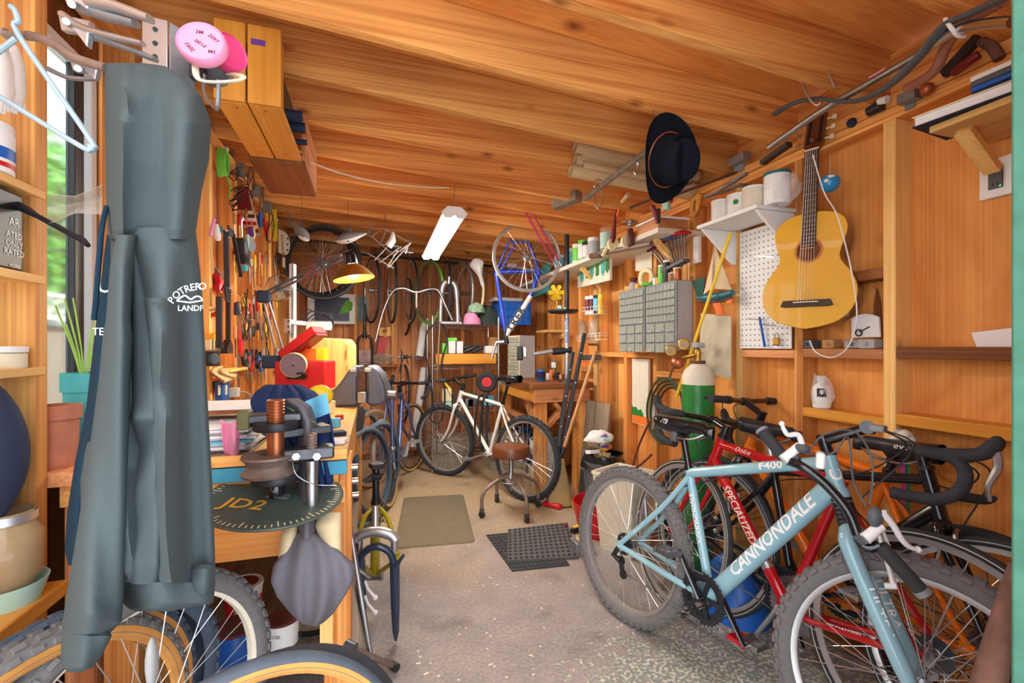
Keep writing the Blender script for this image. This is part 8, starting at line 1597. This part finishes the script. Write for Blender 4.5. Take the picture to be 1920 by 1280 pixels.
# ---- perforated rubber mats
def pmat(label, crn, nx, ny, z, mat, hole=.34):
    A, B_, C_, D_ = [PZ(x, y, z) for x, y in crn]; q = MB(); bl = lambda u, v: (A * (1 - u) + B_ * u) * (1 - v) + (D_ * (1 - u) + C_ * u) * v
    for j in range(ny):
        for i in range(nx):
            cx, cy = (i + .5) / nx, (j + .5) / ny; o_ = []; n_ = []; dx, dy = .5 / nx, .5 / ny
            for k in range(8):
                a = PI / 4 * k; ca, sa_ = math.cos(a), math.sin(a); m_ = max(abs(ca), abs(sa_)); o_.append(bl(cx + dx * ca / m_, cy + dy * sa_ / m_)); n_.append(bl(cx + dx * ca * hole * 2, cy + dy * sa_ * hole * 2))
            b0 = len(q.v); q.v += o_ + n_ + [p - UP * (z - .0015) for p in n_]; q.f += [[b0 + k, b0 + (k + 1) % 8, b0 + 8 + (k + 1) % 8, b0 + 8 + k] for k in range(8)] + [[b0 + 8 + k, b0 + 8 + (k + 1) % 8, b0 + 16 + (k + 1) % 8, b0 + 16 + k] for k in range(8)]
    r = [A, B_, C_, D_]; b0 = len(q.v); q.v += r + [p - UP * (z - .001) for p in r]; q.f += [[b0 + i, b0 + (i + 1) % 4, b0 + 4 + (i + 1) % 4, b0 + 4 + i] for i in range(4)]
    return solo(q, 'rubber_mat', mat, label, 'mat', smooth=0)
pmat('black ribbed rubber mat lying under the grey one', ((912, 1002), (1020, 992), (1068, 1058), (960, 1069)), 14, 12, .008, 'rubber', .30); pmat('grey perforated rubber mat with round holes', ((952, 992), (1064, 979), (1084, 1042), (952, 1050)), 13, 10, .018, 'rubber_mat', .33)
# ---- olive frame and suspension fork leaning by the bench
kt = 2.02; kf = thing('olive_frame', 'olive gold mountain bike frame standing with its black seatpost up', 'frame', P(705, 1085, kt))
build(MB().tube([P(705, 868, kt), P(705, 942, kt)], [.0155, .0155], 14), 'seatpost', 'black_gloss', kf); build(MB().box(P(706, 872, kt - .01), (.055, .06, .022), rotm('Z', .3)).cyl(P(698, 893, kt - .02), P(716, 893, kt - .02), .014), 'post_clamp', 'black_plastic', kf, bev=.004); build(MB().tube([P(705, 936, kt), P(705, 944, kt)], .022, 14), 'collar', 'black_gloss', kf)
build(MB().tube([P(705, 942, kt), P(704, 990, kt), P(703, 1078, kt + .05)], [.020, .022, .020], 16), 'seat_tube', 'kona', kf)
for s in (-1, 1): build(MB().tube(smooth_path([P(705 + s * 6, 952, kt - .005), P(705 + s * 20, 968, kt - .03), P(705 + s * 32, 1005, kt - .10), P(705 + s * 40, 1040, kt - .16)], 4), .010, 10), 'seat_stay', 'kona', kf); build(MB().tube([P(703 + s * 4, 1076, kt + .04), P(705 + s * 42, 1046, kt - .16)], .010, 8), 'chain_stay', 'kona', kf)
build(MB().cyl(P(690, 1078, kt + .05), P(718, 1078, kt + .05), .022), 'bottom_bracket', 'steel', kf)
bbp, stp_ = P(704, 1075, kt + .05), P(705, 950, kt); build(MB().tube([stp_, stp_ + V((.0, .50, -.03))], .016, 12), 'top_tube', 'kona', kf); build(MB().tube([bbp, stp_ + V((.0, .52, -.12))], .019, 12), 'down_tube', 'kona', kf)
text('K', .06, P(705, 964, kt - .024), RIGHT, UP, 'black_plastic', kf, bold=.03); text('KONA', .024, P(706, 976, kt - .0245), RIGHT, UP, 'black_plastic', kf, bold=.03)
ft_ = 1.87; fkn = thing('suspension_fork', 'suspension fork with silver crown and navy lower legs', 'fork', PZ(740, 1200, 0))
build(MB().tube(smooth_path([P(668, 1012, ft_), P(678, 1002, ft_), P(704, 996, ft_), P(732, 1002, ft_), P(742, 1012, ft_)], 4), .021, 12), 'crown', 'alu', fkn); build(MB().tube([P(704, 998, ft_), P(704, 950, ft_ + .05)], .014, 10), 'steerer', 'alu', fkn)
lwm = plain('fork_navy', (38, 54, 74), .3, coat=.3)
for x0, x1 in ((674, 680), (739, 742)):
    build(MB().cyl(P(x0, 1002, ft_), P(x0 + 1, 1062, ft_), .0145), 'stanchion', 'chrome', fkn); bz = PZ(x1, 1200, .012); build(MB().tube([P(x0 + 1, 1048, ft_), P(x1 - 1, 1130, ft_ + .01), V((bz.x, bz.y, .05)), bz], [.021, .019, .014, .005], 14), 'lower_leg', lwm, fkn)
build(MB().tube(smooth_path([P(674, 1060, ft_ - .01), P(680, 1038, ft_ - .02), P(705, 1024, ft_ - .03), P(730, 1034, ft_ - .02), P(740, 1058, ft_ - .01)], 4), .015, 10), 'arch', lwm, fkn)
for a, b_ in (((742, 1062), (757, 1040)), ((672, 1066), (694, 1084))): build(MB().tube([P(*a, ft_ - .02), P(*b_, ft_ - .03)], [.010, .006], 8), 'brake_boss', lwm if a[0] > 700 else 'steel', fkn)
for y0 in (1088, 1116): build(MB().tube([P(684, y0, ft_), P(690, y0 + 16, ft_), P(702, y0 + 30, ft_)], .006, 8).sph(P(704, y0 + 32, ft_), .011, 10), 'cable_arm', 'white_gloss', fkn)
# ---- tires standing against the bench
def tyre(label, c, axis, R=.34, tr=.024, mat='rubber_blue', wall=None, knobs=0, group='loose tires', n=72):
    c = V(c); t = thing('bicycle_tyre', label, 'tire', c - UP * R, None, group); Mx = hub_m(c, axis); q = MB(); q.M = Mx; m = 14; th = .0035; prof = []
    for i in range(m + 1): a = math.radians(-140 + 280 * i / m); prof.append((R - tr + tr * math.cos(a), tr * math.sin(a)))
    for i in range(m, -1, -1): a = math.radians(-140 + 280 * i / m); prof.append((R - tr + (tr - th) * math.cos(a), (tr - th) * math.sin(a)))
    q.lathe(prof, (0, 0, 0), (0, 1, 0), n, closed=True); build(q, 'casing', mat, t)
    if wall:
        for s in (-1, 1):
            q = MB(); q.M = Mx; q.lathe([(R - tr + tr * 1.01 * math.cos(math.radians(a)), s * tr * 1.01 * math.sin(math.radians(a))) for a in (74, 90, 110, 128, 140)] + [(R - tr + (tr - th * 1.3) * math.cos(math.radians(a)), s * (tr - th * 1.3) * math.sin(math.radians(a))) for a in (140, 120, 90, 70)], (0, 0, 0), (0, 1, 0), n, closed=True); build(q, 'sidewall', wall, t)
    if knobs:
        q = MB(); q.M = Mx
        for i in range(knobs):
            for j, an in enumerate((-58, -20, 20, 58)):
                a = 2 * PI * (i + (.5 if j in (1, 2) else 0)) / knobs; h_ = math.radians(an); er = V((math.cos(a), 0, math.sin(a))); et = V((-math.sin(a), 0, math.cos(a))); nn_ = er * math.cos(h_) + V((0, 1, 0)) * math.sin(h_); q.box(er * (R - tr) + nn_ * (tr + .0016), (2 * PI * R / knobs * .5, tr * .42, .006), Matrix((et, nn_.cross(et), nn_)).transposed())
        build(q, 'tread', mat, t, smooth=0, kind='stuff')
    return t
for px, py, dt_, lb, ti in ((688, 985, 0, 'blue-black slick tire standing nearest the bench leg', .07), (708, 962, .0, 'blue-black slick tire standing behind the first one', -.02)):
    c = PZ(px, py, 0); tyre(lb, V((c.x, c.y, .338)), RIGHT * .98 - FWD * .22 + UP * ti, R=.335, tr=.022)
c = PZ(672, 930, 0); tyre('dusty olive tire leaning under the vise', V((c.x + .02, c.y + .25, .36)), RIGHT * .95 - FWD * .3 + UP * .15, R=.335, tr=.026, mat='rubber_dusty')
# ---- wheels and tires in the near left corner
axn = RIGHT * .95 - FWD * .31
c = P(268, 1400, 1.03); c.z = .345; wf_ = bwheel('dusty grey wheel with pale rim under the hoodie', c, axn, 'wheels in the near left corner', R=.34, tr=.027, tire='rubber_dusty', rim='offwhite', knobs=56, rimh=.016, spokes=32)
build(MB().sph(P(285, 1242, .98), (.012, .018, .055), 14), 'spoke_reflector', 'grey_plastic', wf_)
for px, d_, z, lb, wl_, mt in ((150, .97, .343, 'knobby grey tire standing right behind the hoodie cuff', None, 'rubber_blue'), (70, .90, .343, 'knobby tan-sided tire beside the wooden shelf', 'gum_old', 'rubber_blue'), (30, .84, .343, 'knobby tan-sided tire nearest the shelf post', 'gum_old', 'rubber_dusty')):
    c = P(px, 1400, d_); c.z = z; tyre(lb, c, RIGHT * .97 - FWD * .2 + UP * -.08, R=.34, tr=.028, mat=mt, wall=wl_, knobs=58)
c = P(450, 1500, .80); c.z = .315; tyre('smooth black tire with orange sidewall nearest the doorway', c, -FWD * .70 + RIGHT * .62 + UP * .12, R=.325, tr=.02, mat=plain('rubber_slate', (74, 84, 96), .7, var=.12), wall='gum_old'); 
c = P(500, 1500, .88); c.z = .305; tyre('dark tire nested behind the orange sided one', c, -FWD * .70 + RIGHT * .62 + UP * .12, R=.30, tr=.018, mat='rubber')
# ---- planks, pipe, hammer in front of the bench
def lean(nm, lb, cat, a, b_, w, h_, mat): solo(MB().bar(a, b_, w, h_, RIGHT), nm, mat, lb, cat, bev=.002)
lean('grey_plank', 'weathered grey plank leaning against the bench corner', 'plank', P(630, 1080, 1.55), PZ(682, 1330, .01), .018, .10, 'grey_z'); lean('narrow_batten', 'narrow tan batten leaning beside the grey plank', 'batten', P(648, 1090, 1.56), PZ(700, 1330, .01), .025, .022, 'pale_z')
solo(MB().cyl(P(646, 925, 1.60), PZ(712, 1330, .01), .0085), 'thin_pipe', 'steel', 'thin steel pipe leaning beside the plank', 'pipe')
t = thing('lug_wrench', 'dark iron bar with socket end lying across the planks', 'wrench', PZ(742, 1250, 0)); build(MB().cyl(P(652, 1212, 1.40), PZ(738, 1248, .02), .010), 'bar', 'rusty_steel', t); build(MB().tube([P(648, 1210, 1.41), P(664, 1218, 1.40)], .02, 12), 'socket', 'steel_dark', t); build(MB().tube([PZ(734, 1246, .02), PZ(745, 1252, .02)], .015, 10), 'tip', 'black_plastic', t)
solo(MB().bb((-.16, 1.58, .187), (-.12, 1.62, .44)), 'wood_offcut', 'pale_z', 'short upright wood offcut under the apron', 'wood', bev=.002)
# ---- rusty pipe leaning on the door jamb
solo(MB().tube([P(1908, 1060, .60), P(1880, 1180, .60), P(1822, 1420, .60)], [.010, .017, .026], 12, flat=.6), 'rusty_latch', 'rust', 'rusty brown flat iron brace leaning on the green door', 'brace')
# ---- white saddle bag on a seatpost among the bikes
t = thing('saddle_cover', 'grey-white wrapped saddle cover hung on the near stud', 'cover', PX(1690, 830, 1.79)); c = PX(1690, 822, 1.77); build(MB().grid(lambda u, v: c + BY * (.045 * (1 - 2 * v)) + V((-.022 * math.cos(2 * PI * u) * math.sin(PI * v) ** .5, 0, (.02 * math.sin(2 * PI * u) + .016 * math.sin(5 * v)) * math.sin(PI * v) ** .5)), 18, 14, True), 'cover', 'offwhite', t, smooth=60); build(MB().box(c + UP * .02 + BY * .01, (.03, .05, .012), rotm('X', .3)), 'flap', 'grey_plastic', t, bev=.003); build(MB().tube([c - UP * .01, c - UP * .08], .004, 6), 'cord', 'hot_pink', t)
# green and pink straps by the orange bike
for px, mt, lb in ((1693, 'hot_pink', 'hot pink strap hanging behind the orange frame'), (1700, 'green', 'green strap hanging behind the orange frame')): solo(MB().tube([PX(px, 862, 1.78), PX(px + 3, 910, 1.78), PX(px + 2, 960, 1.78)], .008, 6, flat=.4), 'hanging_strap', mt, lb, 'strap')
# blue tarp on floor behind the bikes
solo(MB().grid(lambda u, v: V((1.60 + .14 * math.cos(2 * PI * u) * math.sin(PI * v * .5), 1.72 + .18 * math.sin(2 * PI * u) * math.sin(PI * v * .5), .002 + .24 * math.cos(PI * v * .5) * (1 + .1 * math.sin(12 * u)))), 24, 10, True), 'blue_bag', 'blue', 'bright blue bag on the floor behind the bikes', 'bag', smooth=30)
# wood chips and twigs scattered on the floor
rnd = random.Random(77)
for i in range(14):
    px, py = rnd.uniform(760, 1080), rnd.uniform(1075, 1275); p = PZ(px, py, .003); a = rnd.random() * 6.28; solo(MB().box(p, (rnd.uniform(.008, .02), rnd.uniform(.003, .005), .003), rotm('Z', a)), 'wood_chip', 'offwhite', 'small pale wood chip on the bare concrete floor', 'chip', 'wood chips on the floor')
